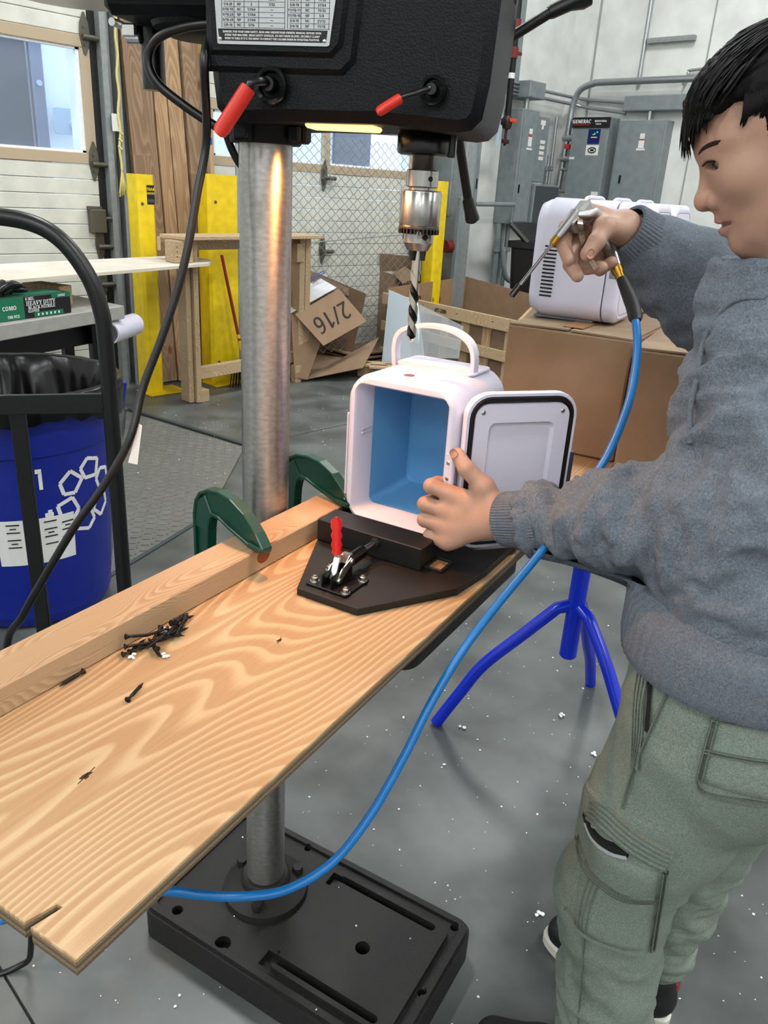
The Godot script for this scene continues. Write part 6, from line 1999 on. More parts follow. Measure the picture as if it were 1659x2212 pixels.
# ---------- compressed air: hose and blow gun ----------
func air_tool() -> void:
	var h := thing("air_hose", "bright blue air hose looping from the blow gun under the board", "hose")
	var b := mb()
	tube(b, cr([Vector3(1.162, 1.39, -0.598), Vector3(1.145, 1.362, -0.576), Vector3(1.126, 1.325, -0.557), Vector3(1.099, 1.275, -0.541), Vector3(1.068, 1.231, -0.532), Vector3(1.031, 1.185, -0.528), Vector3(1.000, 1.143, -0.535), Vector3(0.958, 1.101, -0.539), Vector3(0.908, 1.051, -0.546), Vector3(0.840, 0.997, -0.555), Vector3(0.773, 0.941, -0.561), Vector3(0.717, 0.875, -0.565), Vector3(0.666, 0.809, -0.564), Vector3(0.612, 0.743, -0.567), Vector3(0.556, 0.690, -0.578), Vector3(0.499, 0.660, -0.605), Vector3(0.449, 0.656, -0.640), Vector3(0.403, 0.672, -0.667), Vector3(0.363, 0.690, -0.689), Vector3(0.293, 0.691, -0.733), Vector3(0.230, 0.679, -0.777), Vector3(0.16, 0.64, -0.83), Vector3(0.0, 0.4, -0.95), Vector3(-0.2, 0.02, -1.1), Vector3(-0.6, 0.012, -1.2)], 8), 0.0062, 14)
	part("tube", b, M.hose_blue, h)
	b = mb()
	tube(b, cr([Vector3(1.148, 1.366, -0.578), Vector3(1.160, 1.385, -0.594), Vector3(1.170, 1.403, -0.612), Vector3(1.179, 1.421, -0.630)], 4), [0.0075, 0.0105, 0.0108, 0.011, 0.0108, 0.011, 0.0108, 0.0105, 0.0102, 0.0098, 0.0095, 0.009, 0.0085], 14)
	part("strain_relief", b, M.rubber, h)
	var g := thing("blow_gun", "silver compressed air blow gun in the worker's raised hand", "air gun")
	# nozzle axis runs from the body down to the tip
	var tip := Vector3(1.038, 1.388, -0.736)
	var n0 := Vector3(1.103, 1.468, -0.715)
	var d := (n0 - tip).normalized()
	var n1 := n0 + d * 0.058
	b = mb()
	cyl(b, tip + d * 0.018, n0 + d * 0.005, 0.0028, 14)
	part("nozzle_tube", b, M.chrome, g)
	b = mb()
	tube(b, [tip, tip + d * 0.001, tip + d * 0.020, tip + d * 0.0215], [0.0042, 0.0052, 0.0052, 0.0040], 16)
	part("nozzle_tip", b, M.dark_steel, g)
	b = mb()
	tube(b, [n0 - d * 0.004, n0, n0 + d * 0.012, n0 + d * 0.013], [0.0045, 0.0068, 0.0068, 0.006], 6)
	part("brass_nut", b, M.brass, g, "brass hex nut")
	# cast body: barrel, block and grip leaning back into the hand
	b = mb()
	tube(b, [n0 + d * 0.010, n0 + d * 0.012, n0 + d * 0.036, n1], [0.006, 0.0075, 0.0085, 0.0105], 18)
	var grip0 := Vector3(1.180, 1.508, -0.694)
	var grip1 := Vector3(1.186, 1.436, -0.646)
	tube(b, cr([n1 - d * 0.004, Vector3(1.150, 1.510, -0.699), Vector3(1.171, 1.514, -0.698), Vector3(1.193, 1.494, -0.690), Vector3(1.198, 1.464, -0.671), grip1], 4), [0.011, 0.0125, 0.0135, 0.0145, 0.015, 0.0155, 0.016, 0.016, 0.016, 0.0155, 0.015, 0.0145, 0.014, 0.0135, 0.013, 0.0125, 0.012, 0.0115, 0.011, 0.0105, 0.010], 20, true, ID, 0.72)
	var bo := fr(Vector3(1.152, 1.511, -0.700), d, Vector3.UP)
	bx(b, Vector3(-0.006, 0.002, 0), Vector3(0.050, 0.026, 0.024), 0.005, bo)
	bx(b, Vector3(0.008, -0.014, 0), Vector3(0.030, 0.012, 0.014), 0.003, bo)
	part("body", b, M.cast_alu, g)
	b = mb()
	var cap := Transform3D(Basis(Vector3(0, 0, 1), 0.25) * Basis(Vector3.RIGHT, -0.3), Vector3(1.157, 1.5265, -0.700))
	lathe(b, [Vector2(0, 0.0045), Vector2(0.0065, 0.0045), Vector2(0.0078, 0.003), Vector2(0.0078, -0.006)], 18, cap)
	bx(b, Vector3(0, 0.0046, 0), Vector3(0.011, 0.0008, 0.0016), 0.0, cap)
	part("valve_cap", b, M.brass, g, "slotted brass valve cap")
	# trigger: bent steel strap hanging in front of the grip
	b = mb()
	var tr := cr([Vector3(1.136, 1.506, -0.694), Vector3(1.129, 1.497, -0.688), Vector3(1.126, 1.482, -0.681), Vector3(1.128, 1.462, -0.672), Vector3(1.134, 1.446, -0.663), Vector3(1.139, 1.434, -0.654)], 4)
	for i in tr.size() - 1: bar(b, tr[i], tr[i + 1] + (tr[i + 1] - tr[i]) * 0.08, 0.009, 0.0018, 0.0003, Vector3(0.6, 0, -0.7))
	part("trigger", b, M.trigger_steel, g, "bent bronze coloured trigger")
	b = mb()
	tube(b, [grip1 - (grip1 - grip0).normalized() * 0.003, grip1 + (grip1 - grip0).normalized() * 0.008, grip1 + (grip1 - grip0).normalized() * 0.009, grip1 + (grip1 - grip0).normalized() * 0.020], [0.0098, 0.0098, 0.008, 0.008], 6)
	part("hose_fitting", b, M.brass, g)

# ---------- packing foam crumbs on the floor ----------
func floor_litter() -> void:
	var bead := mb()
	lathe(bead, [Vector2(0, -0.8), Vector2(0.7, -0.55), Vector2(1.0, 0.0), Vector2(0.65, 0.6), Vector2(0, 0.8)], 7)
	var mesh := bead.commit()
	mesh.surface_set_material(0, M.foam_white)
	var mm := MultiMesh.new()
	mm.transform_format = MultiMesh.TRANSFORM_3D
	mm.mesh = mesh
	rng.seed = 77
	var tr := []
	for i in 1100:
		var p := Vector3(rng.randf_range(0.2, 4.2), 0, rng.randf_range(-4.6, 0.6))
		if i < 420: p = Vector3(rng.randf_range(0.4, 2.6), 0, rng.randf_range(-1.6, 0.1))
		if i >= 420 and i < 560: p = Vector3(rng.randf_range(2.7, 4.2), 0, rng.randf_range(-5.0, -3.6))
		var q: Vector3 = TF.affine_inverse() * p
		var y := 0.0
		if q.x > -0.187 and q.x < 0.167 and q.z > -0.19 and q.z < 0.434:
			if i % 3 != 0: continue
			y = 0.09
		var s := 0.0013 + 0.0024 * pow(rng.randf(), 3.0)
		tr.append(Transform3D(Basis(Vector3.UP, rng.randf() * 6.0) * Basis.IDENTITY.scaled(Vector3(s * rng.randf_range(0.7, 1.6), s * 0.8, s)), p + Vector3(0, y + s * 0.5, 0)))
	mm.instance_count = tr.size()
	for i in tr.size(): mm.set_instance_transform(i, tr[i])
	var mi := MultiMeshInstance3D.new()
	mi.name = "foam_crumbs"
	mi.multimesh = mm
	add_child(mi)
	tag(mi, "tiny white foam crumbs scattered all over the concrete floor", "foam crumbs", "", "stuff")
	# the few larger shreds that can be told apart
	var spots := [[1025, 0.0, 1.262, -0.616, "white foam shred beside the right corner of the press base"], [0, 0.0, 1.243, -0.571, "white foam shred between press base and worker's shoe"], [0, 0.0, 1.86, -0.83, "curled white foam shred beside the blue stand post"], [0, 0.0, 1.66, -1.17, "white foam shred at the tip of the stand's left leg"], [0, 0.0, 1.95, -1.0, "white foam shred right of the blue stand leg"]]
	for k in spots.size():
		var b := mb()
		for j in 5:
			var a := j * 1.3 + k
			lathe(b, [Vector2(0, -0.0035), Vector2(0.004, -0.001), Vector2(0.0045, 0.002), Vector2(0, 0.0045)], 7, Transform3D(Basis(Vector3.UP, a), Vector3(0.006 * cos(a) * (j % 3), 0.0045, 0.006 * sin(a * 1.4))))
		solo("foam_crumb", b, M.foam_white, spots[k][4], "foam crumb", Transform3D(Basis(Vector3.UP, k * 0.9), Vector3(spots[k][2], 0.0, spots[k][3])))

# ---------- smooth solids: tapered limbs and ellipsoids blended, then meshed ----------
# a solid is [kind, a, b, ra, rb, blend]; kind 0 limb, 1 ellipsoid (a centre, b radii, ra basis), 2 limb cut away, 3 ellipsoid cut away
func part_dist(q: Array, p: Vector3) -> float:
	if q[0] == 0 or q[0] == 2:
		var a: Vector3 = q[1]
		var ab: Vector3 = q[2] - a
		var t := clampf((p - a).dot(ab) / maxf(ab.length_squared(), 1e-9), 0.0, 1.0)
		return (p - a - ab * t).length() - lerpf(q[3], q[4], t)
	var v: Vector3 = q[3] * (p - q[1])
	var r: Vector3 = q[2]
	var k0 := (v / r).length()
	var k1 := (v / (r * r)).length()
	return k0 * (k0 - 1.0) / maxf(k1, 1e-6)

func field(qs: Array, p: Vector3) -> float:
	var d := 1.0
	for q in qs:
		var e := part_dist(q, p)
		var k: float = q[5]
		if q[0] >= 2:
			var h := maxf(k - absf(d + e), 0.0) / k
			d = maxf(d, -e) + h * h * k * 0.25
		else:
			var h := maxf(k - absf(d - e), 0.0) / k
			d = minf(d, e) - h * h * k * 0.25
	return d

func limb(a: Vector3, b: Vector3, ra: float, rb: float, k := 0.02) -> Array: return [0, a, b, ra, rb, k]
func egg(c: Vector3, r: Vector3, B: Basis, k := 0.02) -> Array: return [1, c, r, B.transposed(), 0.0, k]

# surface nets over the blocks that the surface may cross
func solid(qs: Array, lo: Vector3, hi: Vector3, c: float) -> Array:
	var BL := 6
	var nb := Vector3i(((hi - lo) / (c * BL)).ceil())
	var nx := nb.x * BL + 1
	var ny := nb.y * BL + 1
	var nz := nb.z * BL + 1
	var val := PackedFloat32Array()
	val.resize(nx * ny * nz)
	val.fill(9.0)
	var active := []
	var reach := c * BL * 0.88
	for bz in nb.z:
		for by in nb.y:
			for bx_ in nb.x:
				var ctr := lo + (Vector3(bx_, by, bz) + Vector3(0.5, 0.5, 0.5)) * (c * BL)
				var ds := []
				var dm := 9.0
				for q in qs:
					var e := part_dist(q, ctr)
					ds.append(e)
					if q[0] < 2: dm = minf(dm, e)
				if dm > reach + 0.03: continue
				var near := []
				for i in qs.size():
					if qs[i][0] >= 2:
						if ds[i] < reach + qs[i][5]: near.append(qs[i])
					elif ds[i] < maxf(dm, 0.0) + 2.0 * reach + qs[i][5]: near.append(qs[i])
				if absf(field(near, ctr)) > reach * 1.35: continue
				active.append(Vector3i(bx_, by, bz))
				for k in BL + 1:
					for j in BL + 1:
						var row := ((bz * BL + k) * ny + by * BL + j) * nx + bx_ * BL
						for i in BL + 1:
							if val[row + i] > 8.0:
								val[row + i] = field(near, lo + Vector3(bx_ * BL + i, by * BL + j, bz * BL + k) * c)
	var cell := PackedInt32Array()
	cell.resize(nx * ny * nz)
	cell.fill(-1)
	var vs := PackedVector3Array()
	var off := [0, 1, nx, nx + 1, nx * ny, nx * ny + 1, nx * ny + nx, nx * ny + nx + 1]
	var ED := [[0, 1], [2, 3], [4, 5], [6, 7], [0, 2], [1, 3], [4, 6], [5, 7], [0, 4], [1, 5], [2, 6], [3, 7]]
	var CO := [Vector3(0, 0, 0), Vector3(1, 0, 0), Vector3(0, 1, 0), Vector3(1, 1, 0), Vector3(0, 0, 1), Vector3(1, 0, 1), Vector3(0, 1, 1), Vector3(1, 1, 1)]
	var owner_cell := []
	for b in active:
		for k in BL:
			for j in BL:
				for i in BL:
					var x: int = b.x * BL + i
					var y: int = b.y * BL + j
					var z: int = b.z * BL + k
					var at := (z * ny + y) * nx + x
					var neg := 0
					for o in off:
						if val[at + o] < 0.0: neg += 1
					if neg == 0 or neg == 8: continue
					var s := Vector3.ZERO
					var m := 0
					for e in ED:
						var d0 := val[at + off[e[0]]]
						var d1 := val[at + off[e[1]]]
						if (d0 < 0.0) != (d1 < 0.0):
							s += CO[e[0]].lerp(CO[e[1]], d0 / (d0 - d1))
							m += 1
					cell[at] = vs.size()
					owner_cell.append(at)
					vs.append(lo + (Vector3(x, y, z) + s / m) * c)
	var idx := PackedInt32Array()
	var st3 := [1, nx, nx * ny]
	for at in owner_cell:
		for a in 3:
			var d0 := val[at]
			var d1 := val[at + st3[a]]
			if (d0 < 0.0) == (d1 < 0.0) or d1 > 8.0: continue
			var u: int = st3[(a + 1) % 3]
			var w: int = st3[(a + 2) % 3]
			if at - u - w < 0: continue
			var q := [cell[at], cell[at - u], cell[at - u - w], cell[at - w]]
			if q.min() < 0: continue
			# clockwise from outside
			if d0 < 0.0: idx.append_array([q[0], q[2], q[1], q[0], q[3], q[2]])
			else: idx.append_array([q[0], q[1], q[2], q[0], q[2], q[3]])
	return [vs, idx]

func vertex_normals(m: Array) -> PackedVector3Array:
	var vs: PackedVector3Array = m[0]
	var idx: PackedInt32Array = m[1]
	var n := PackedVector3Array()
	n.resize(vs.size())
	for t in range(0, idx.size(), 3):
		var f := (vs[idx[t + 2]] - vs[idx[t]]).cross(vs[idx[t + 1]] - vs[idx[t]])
		for k in 3: n[idx[t + k]] += f
	for i in n.size(): n[i] = n[i].normalized()
	return n

func emit(st: SurfaceTool, m: Array, color = null) -> void:
	var n := vertex_normals(m)
	var vs: PackedVector3Array = m[0]
	var cs := PackedColorArray()
	if color != null:
		for p in vs: cs.append(color.call(p))
	for i in m[1]:
		st.set_normal(n[i])
		st.set_uv(Vector2.ZERO)
		if color != null: st.set_color(cs[i])
		st.add_vertex(vs[i])

# cloth folds: push each vertex along its normal
func folds(m: Array, fn: Callable) -> void:
	var n := vertex_normals(m)
	var vs: PackedVector3Array = m[0]
	for i in vs.size(): vs[i] += n[i] * fn.call(vs[i], n[i])
	m[0] = vs

# from q along d to the surface of a solid
func onto(qs: Array, q: Vector3, d: Vector3) -> Vector3:
	var p := q
	var best := q
	var low := 9.0
	for i in 60:
		var e := field(qs, p)
		if e < low:
			low = e
			best = p
		if e < 0.0004 or e > low + 0.03: break
		p += d * maxf(e * 0.8, 0.0006)
	return best

func lock(st: SurfaceTool, pts: Array, w: float, t := 0.5) -> void:
	var c := cr(pts, 4)
	var r := []
	for i in c.size():
		var f := float(i) / (c.size() - 1)
		r.append(w * (0.55 + 0.75 * f) * (1.0 - pow(f, 3.0)) + 0.0003)
	tube(st, c, r, 6, false, ID, t)

func person() -> void:
	var o := thing("person", "dark haired worker in grey sweatshirt and olive cargo trousers, looking down at the mini fridge", "person")
	# ----- head frame: f forward, u up, l to his left -----
	var F0 := Vector3(-0.47, 0, -0.883).normalized()
	var pitch := deg_to_rad(26.0)
	var f := F0 * cos(pitch) - Vector3.UP * sin(pitch)
	var u := Vector3.UP * cos(pitch) + F0 * sin(pitch)
	var l := u.cross(f)
	var B := Basis(f, u, l)
	var nose := Vector3(1.0105, 1.533, -0.456)
	var O := nose - f * 0.109 + u * 0.038
	var h := func(a: float, b: float, c: float) -> Vector3: return O + (f * a + u * b + l * c) * 0.01
	var hb := func(ry: float) -> Basis: return B * Basis(Vector3(0, 1, 0), ry)
	var skull := [
		egg(h.call(-0.6, 3.0, 0), Vector3(9.5, 7.9, 7.6) * 0.01, B, 0.02),
		egg(h.call(3.0, 1.8, 0), Vector3(6.3, 6.3, 6.6) * 0.01, B, 0.02),
		egg(h.call(2.9, -4.2, 0), Vector3(6.3, 6.6, 6.1) * 0.01, B, 0.025),
		limb(h.call(-1.0, -4.0, 5.2), h.call(5.2, -9.0, 2.6), 0.017, 0.016, 0.025), limb(h.call(-1.0, -4.0, -5.2), h.call(5.2, -9.0, -2.6), 0.017, 0.016, 0.025),
		limb(h.call(6.9, -9.7, 0.8), h.call(6.9, -9.7, -0.8), 0.016, 0.016, 0.018),
		limb(h.call(7.8, 1.7, 1.5), h.call(6.0, 1.9, 4.9), 0.013, 0.012, 0.014), limb(h.call(7.8, 1.7, -1.5), h.call(6.0, 1.9, -4.9), 0.013, 0.012, 0.014),
		egg(h.call(5.4, -2.4, 4.4), Vector3(2.6, 2.3, 2.2) * 0.01, B, 0.022), egg(h.call(5.4, -2.4, -4.4), Vector3(2.6, 2.3, 2.2) * 0.01, B, 0.022),
		limb(h.call(8.0, 0.6, 0), h.call(9.8, -3.0, 0), 0.0068, 0.0098, 0.011), egg(h.call(9.9, -3.7, 0), Vector3(1.3, 1.2, 1.35) * 0.01, B, 0.007),
		egg(h.call(8.75, -4.0, 1.5), Vector3(1.25, 1.05, 0.95) * 0.01, B, 0.005), egg(h.call(8.75, -4.0, -1.5), Vector3(1.25, 1.05, 0.95) * 0.01, B, 0.005),
		limb(h.call(8.35, -5.7, 0), h.call(8.7, -5.0, 0), 0.006, 0.005, 0.01),
		limb(h.call(8.75, -6.5, 0.5), h.call(7.2, -6.9, 2.5), 0.0072, 0.004, 0.006), limb(h.call(8.75, -6.5, -0.5), h.call(7.2, -6.9, -2.5), 0.0072, 0.004, 0.006),
		limb(h.call(8.55, -7.75, 0.5), h.call(7.2, -7.1, 2.4), 0.0080, 0.004, 0.006), limb(h.call(8.55, -7.75, -0.5), h.call(7.2, -7.1, -2.4), 0.0080, 0.004, 0.006),
		egg(h.call(6.6, 0.0, 3.15), Vector3(1.55, 1.5, 1.7) * 0.01, B, 0.01), egg(h.call(6.6, 0.0, -3.15), Vector3(1.55, 1.5, 1.7) * 0.01, B, 0.01),
	]
	for s in [1.0, -1.0]:
		skull.append(egg(h.call(-1.2, -0.6, 7.5 * s), Vector3(1.9, 3.1, 0.75) * 0.01, B * Basis(Vector3.UP, 0.5 * s), 0.008))
		skull.append([3, h.call(-0.6, -0.4, 8.2 * s), Vector3(0.9, 1.7, 0.7) * 0.01, B.transposed(), 0.0, 0.006])
		skull.append([3, h.call(8.3, -0.15, 3.3 * s), Vector3(1.5, 0.48, 1.45) * 0.01, (B * Basis(Vector3.RIGHT, 0.16 * s)).transposed(), 0.0, 0.004])
		skull.append([2, h.call(9.6, -4.75, 0.75 * s), h.call(9.1, -4.4, 0.8 * s), 0.0040, 0.003, 0.003])
	skull.append([2, h.call(9.5, -7.1, 0), h.call(9.5, -7.1, 0.001), 0.0036, 0.0036, 0.004])
	for s in [1.0, -1.0]: skull.append([2, h.call(9.35, -7.1, 0), h.call(7.5, -7.02, 2.7 * s), 0.0030, 0.002, 0.004])
	var neck0: Vector3 = h.call(-2.6, -5.0, 0)
	var neck1 := Vector3(1.115, 1.36, -0.345)
	skull.append(limb(neck0, neck1, 0.057, 0.064, 0.035))
	var lip_c: Vector3 = h.call(8.6, -7.1, 0)
	var skin_col := func(p: Vector3) -> Color:
		var q := B.transposed() * (p - O) * 100.0
		var c := Color(0.42, 0.25, 0.18)
		var lip := clampf(1.3 - Vector2((q.y + 7.1) / 1.1, q.z / 2.3).length(), 0.0, 1.0) * clampf((q.x - 6.6) * 1.2, 0, 1)
		c = c.lerp(Color(0.34, 0.15, 0.13), minf(1.0, lip * 2.2))
		var nz := clampf(1.4 - (p - nose).length() / 0.03, 0, 1)
		c = c.lerp(Color(0.46, 0.225, 0.165), nz * 0.5)
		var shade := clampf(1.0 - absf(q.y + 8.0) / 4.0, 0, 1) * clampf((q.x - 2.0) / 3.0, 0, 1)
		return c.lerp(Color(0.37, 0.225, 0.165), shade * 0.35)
	var body := mb()
	var m := solid(skull, O - Vector3(0.15, 0.24, 0.15), O + Vector3(0.17, 0.17, 0.15), 0.0026)
	emit(body, m, skin_col)
	# ----- joints -----
	var shL := Vector3(1.055, 1.365, -0.352); var shR := Vector3(1.335, 1.375, -0.445)
	var elL := Vector3(0.972, 1.178, -0.300); var wrL := Vector3(0.952, 1.066, -0.642)
	var elR := Vector3(1.350, 1.415, -0.600); var wrR := Vector3(1.228, 1.492, -0.664)
	var hipL := Vector3(1.0, 0.90, -0.27); var hipR := Vector3(1.175, 0.90, -0.255)
	var knL := Vector3(0.985, 0.495, -0.362); var anL := Vector3(1.012, 0.10, -0.330)
	var knR := Vector3(1.20, 0.49, -0.315); var anR := Vector3(1.228, 0.10, -0.345)
	var chest := Vector3(1.175, 1.24, -0.365); var pel := Vector3(1.09, 0.96, -0.24)
	# the hidden body under the clothes, so that the figure is whole
	var flesh := [limb(pel, chest, 0.115, 0.12, 0.06), limb(chest, neck1, 0.11, 0.06, 0.06), limb(shL, elL, 0.045, 0.038, 0.03), limb(elL, wrL, 0.038, 0.029, 0.02), limb(shR, elR, 0.045, 0.038, 0.03), limb(elR, wrR, 0.038, 0.027, 0.02), limb(chest, shL, 0.08, 0.05, 0.04), limb(chest, shR, 0.08, 0.05, 0.04), limb(hipL, knL, 0.07, 0.05, 0.03), limb(knL, anL, 0.048, 0.036, 0.02), limb(hipR, knR, 0.07, 0.05, 0.03), limb(knR, anR, 0.048, 0.036, 0.02), limb(pel, hipL, 0.1, 0.07, 0.04), limb(pel, hipR, 0.1, 0.07, 0.04)]
	emit(body, solid(flesh, Vector3(0.8, 0.02, -0.75), Vector3(1.5, 1.5, -0.05), 0.016), skin_col)
	# ----- hands -----
	var hand := func(w: Vector3, fore: Vector3, mcp: Array, pip: Array, dip: Array, tip: Array, th: Array) -> Array:
		var q := [limb(fore, w, 0.027, 0.025, 0.012)]
		for i in 4:
			q.append(limb(w.lerp(mcp[i], 0.12), mcp[i], 0.020, 0.0138 - 0.0006 * i, 0.018))
			var r: float = [0.0124, 0.0127, 0.0122, 0.0112][i]
			q.append(limb(mcp[i], pip[i], r * 1.10, r, 0.0028))
			q.append(limb(pip[i], dip[i], r * 1.02, r * 0.9, 0.003))
			q.append(limb(dip[i], tip[i], r * 0.92, r * 0.78, 0.003))
			q.append(limb(mcp[i], mcp[i] + (mcp[i] - (w + mcp[(i + 2) % 4]) * 0.5).normalized() * 0.001, 0.0142, 0.0142, 0.007))
		for i in 3:
			q.append(limb(mcp[i].lerp(w, 0.15), mcp[i + 1].lerp(w, 0.15), 0.0125, 0.0125, 0.012))
			q.append(limb(mcp[i].lerp(pip[i], 0.30), mcp[i + 1].lerp(pip[i + 1], 0.30), 0.0108, 0.0105, 0.010))
		q.append(limb(w.lerp(th[0], 0.5), th[1], 0.019, 0.0150, 0.018))
		q.append(limb(th[1], th[2], 0.0148, 0.0128, 0.006))
		q.append(limb(th[2], th[3], 0.0132, 0.0112, 0.004))
		q.append(limb(th[1], mcp[0].lerp(w, 0.3), 0.010, 0.011, 0.016))
		return q
	var mL := [Vector3(0.9335, 1.0830, -0.7165), Vector3(0.9260, 1.0570, -0.7180), Vector3(0.9190, 1.0340, -0.7180), Vector3(0.9140, 1.0125, -0.7150)]
	var pL := [Vector3(0.9130, 1.0946, -0.7600), Vector3(0.9085, 1.0625, -0.7655), Vector3(0.9080, 1.0360, -0.7635), Vector3(0.9110, 1.0110, -0.7520)]
	var sdir := Vector3(0.9702, 0, -0.2425)
	var dL := []; var tL := []
	for i in 4:
		dL.append(pL[i] + sdir * [0.027, 0.030, 0.028, 0.022][i] + Vector3(0, -0.003, -0.002))
		tL.append(dL[i] + sdir * 0.021 + Vector3(0.004, -0.003, 0.010))
	var hl_ : Array = hand.call(wrL, wrL.lerp(elL, 0.15), mL, pL, dL, tL, [Vector3(0.950, 1.084, -0.655), Vector3(0.943, 1.110, -0.678), Vector3(0.929, 1.136, -0.706), Vector3(0.930, 1.153, -0.726)])
	emit(body, solid(hl_, Vector3(0.86, 0.95, -0.82), Vector3(1.01, 1.19, -0.575), 0.0024), skin_col)
	var mR := [Vector3(1.1918, 1.5121, -0.7130), Vector3(1.2062, 1.4999, -0.7109), Vector3(1.2206, 1.4864, -0.7033), Vector3(1.2245, 1.4730, -0.6911)]
	var pR := [Vector3(1.1506, 1.4899, -0.7246), Vector3(1.1613, 1.4639, -0.7166), Vector3(1.1785, 1.4495, -0.7023), Vector3(1.1956, 1.4413, -0.6872)]
	var dR := [Vector3(1.1270, 1.4633, -0.7101), Vector3(1.1319, 1.4366, -0.6969), Vector3(1.1493, 1.4341, -0.6769), Vector3(1.1723, 1.4318, -0.6668)]
	var tR := [Vector3(1.1151, 1.4445, -0.6910), Vector3(1.1172, 1.4228, -0.6727), Vector3(1.1516, 1.4366, -0.6523), Vector3(1.1742, 1.4448, -0.6489)]
	var hr_: Array = hand.call(wrR, wrR.lerp(elR, 0.15), mR, pR, dR, tR, [Vector3(1.1884, 1.4893, -0.6604), Vector3(1.1500, 1.4946, -0.6572), Vector3(1.1266, 1.4747, -0.6543), Vector3(1.1128, 1.4564, -0.6580)])
	emit(body, solid(hr_, Vector3(1.08, 1.39, -0.76), Vector3(1.28, 1.55, -0.60), 0.0024), skin_col)
	part("body", body, M.skin, o)
	# nails
	for d in [[Vector3(0.930, 1.153, -0.726), Vector3(0.929, 1.136, -0.706), Vector3(-0.90, 0.1, 0.35)], [Vector3(1.1128, 1.4564, -0.6580), Vector3(1.1266, 1.4747, -0.6543), Vector3(-0.75, -0.25, 0.6)]]:
		var nb := mb()
		var ax: Vector3 = (d[0] - d[1]).normalized()
		var nn: Vector3 = (d[2] as Vector3).slide(ax).normalized()
		var X := fr(d[0] + ax * 0.002 + nn * 0.0108, ax.cross(nn) * -1.0, ax)
		loft(nb, [[rrect(0.0125, 0.014, 0.005, 4), -0.002], [rrect(0.0115, 0.013, 0.005, 4), 0.0004], [rrect(0.007, 0.009, 0.003, 4), 0.0009]], X, false, true)
		part("thumbnail", nb, M.nail, o)
	# ----- eyes and brows -----
	for s in [1.0, -1.0]:
		var eb := mb()
		lathe(eb, [Vector2(0, -0.0125), Vector2(0.0062, -0.0108), Vector2(0.0108, -0.0062), Vector2(0.0125, 0), Vector2(0.0108, 0.0062), Vector2(0.0062, 0.0108), Vector2(0, 0.0125)], 20, Transform3D(B, h.call(6.95, -0.15, 3.2 * s)), 0.0)
		var ey := part("eye", eb, M.eye_white, o)
		eb = mb()
		var g := (f - u * 0.35 - l * 0.1).normalized()
		cyl(eb, h.call(6.95, -0.15, 3.2 * s) + g * 0.0112, h.call(6.95, -0.15, 3.2 * s) + g * 0.0128, 0.0070, 16)
		part("iris", eb, M.iris, ey)
		eb = mb()
		for i in 26:
			var t := i / 25.0
			var a := Vector3(7.95 - 1.9 * t * t, 1.25 + 0.85 * sin(t * 2.3) , (1.2 + 4.0 * t) * s)
			var p := onto(skull, h.call(a.x + 1.5, a.y, a.z), -f)
			var q := onto(skull, h.call(a.x + 1.5 - 0.35, a.y + 0.15, a.z + 0.75 * s), -f)
			lock(eb, [p - u * 0.002, p.lerp(q, 0.5) + f * 0.001, q + f * 0.0002 + u * 0.001], 0.0014, 0.5)
		part("eyebrow", eb, M.brow, o)
		eb = mb()
		var lash := []
		for i in 9:
			var t := i / 8.0
			lash.append(onto(skull, h.call(10.0, 0.28 + 0.22 * sin(t * PI) - 0.1 * t, (2.05 + 2.5 * t) * s), -f) + f * 0.0006)
		tube(eb, lash, 0.0011, 5)
		part("eyelid_line", eb, M.hair, o)
	# ----- hair: cap with combed locks and a jagged fringe -----
	var hb2 := mb()
	var cap := [
		egg(h.call(-1.2, 3.4, 0), Vector3(10.0, 8.7, 8.4) * 0.01, B, 0.02),
		egg(h.call(3.0, 5.6, 0), Vector3(6.6, 5.2, 6.6) * 0.01, B, 0.03),
		egg(h.call(-5.0, 0.0, 0), Vector3(5.6, 7.6, 7.7) * 0.01, B, 0.03),
		limb(h.call(0.9, 3.5, 6.9), h.call(0.6, -1.6, 6.9), 0.012, 0.003, 0.012), limb(h.call(0.9, 3.5, -6.9), h.call(0.6, -1.6, -6.9), 0.012, 0.003, 0.012),
		[3, h.call(9.0, -0.6, 0), Vector3(7.0, 6.6, 12.0) * 0.01, B.transposed(), 0.0, 0.006],
		[3, h.call(5.2, 2.6, 8.2), Vector3(2.7, 3.2, 3.6) * 0.01, B.transposed(), 0.0, 0.006], [3, h.call(5.2, 2.6, -8.2), Vector3(2.7, 3.2, 3.6) * 0.01, B.transposed(), 0.0, 0.006],
		[2, h.call(5.0, -6.5, -9.0), h.call(5.0, -6.5, 9.0), 0.046, 0.046, 0.01],
		[3, h.call(-1.2, -1.2, 8.6), Vector3(2.4, 3.6, 2.2) * 0.01, B.transposed(), 0.0, 0.006], [3, h.call(-1.2, -1.2, -8.6), Vector3(2.4, 3.6, 2.2) * 0.01, B.transposed(), 0.0, 0.006],
	]
	m = solid(cap, O - Vector3(0.16, 0.14, 0.16), O + Vector3(0.16, 0.19, 0.17), 0.0042)
	var fn := FastNoiseLite.new()
	fn.frequency = 1.0
	folds(m, func(p: Vector3, _n: Vector3) -> float:
		var q := B.transposed() * (p - O)
		return 0.0035 * fn.get_noise_3d(q.x * 40.0, q.y * 40.0, q.z * 230.0))
	emit(hb2, m)
	rng.seed = 41
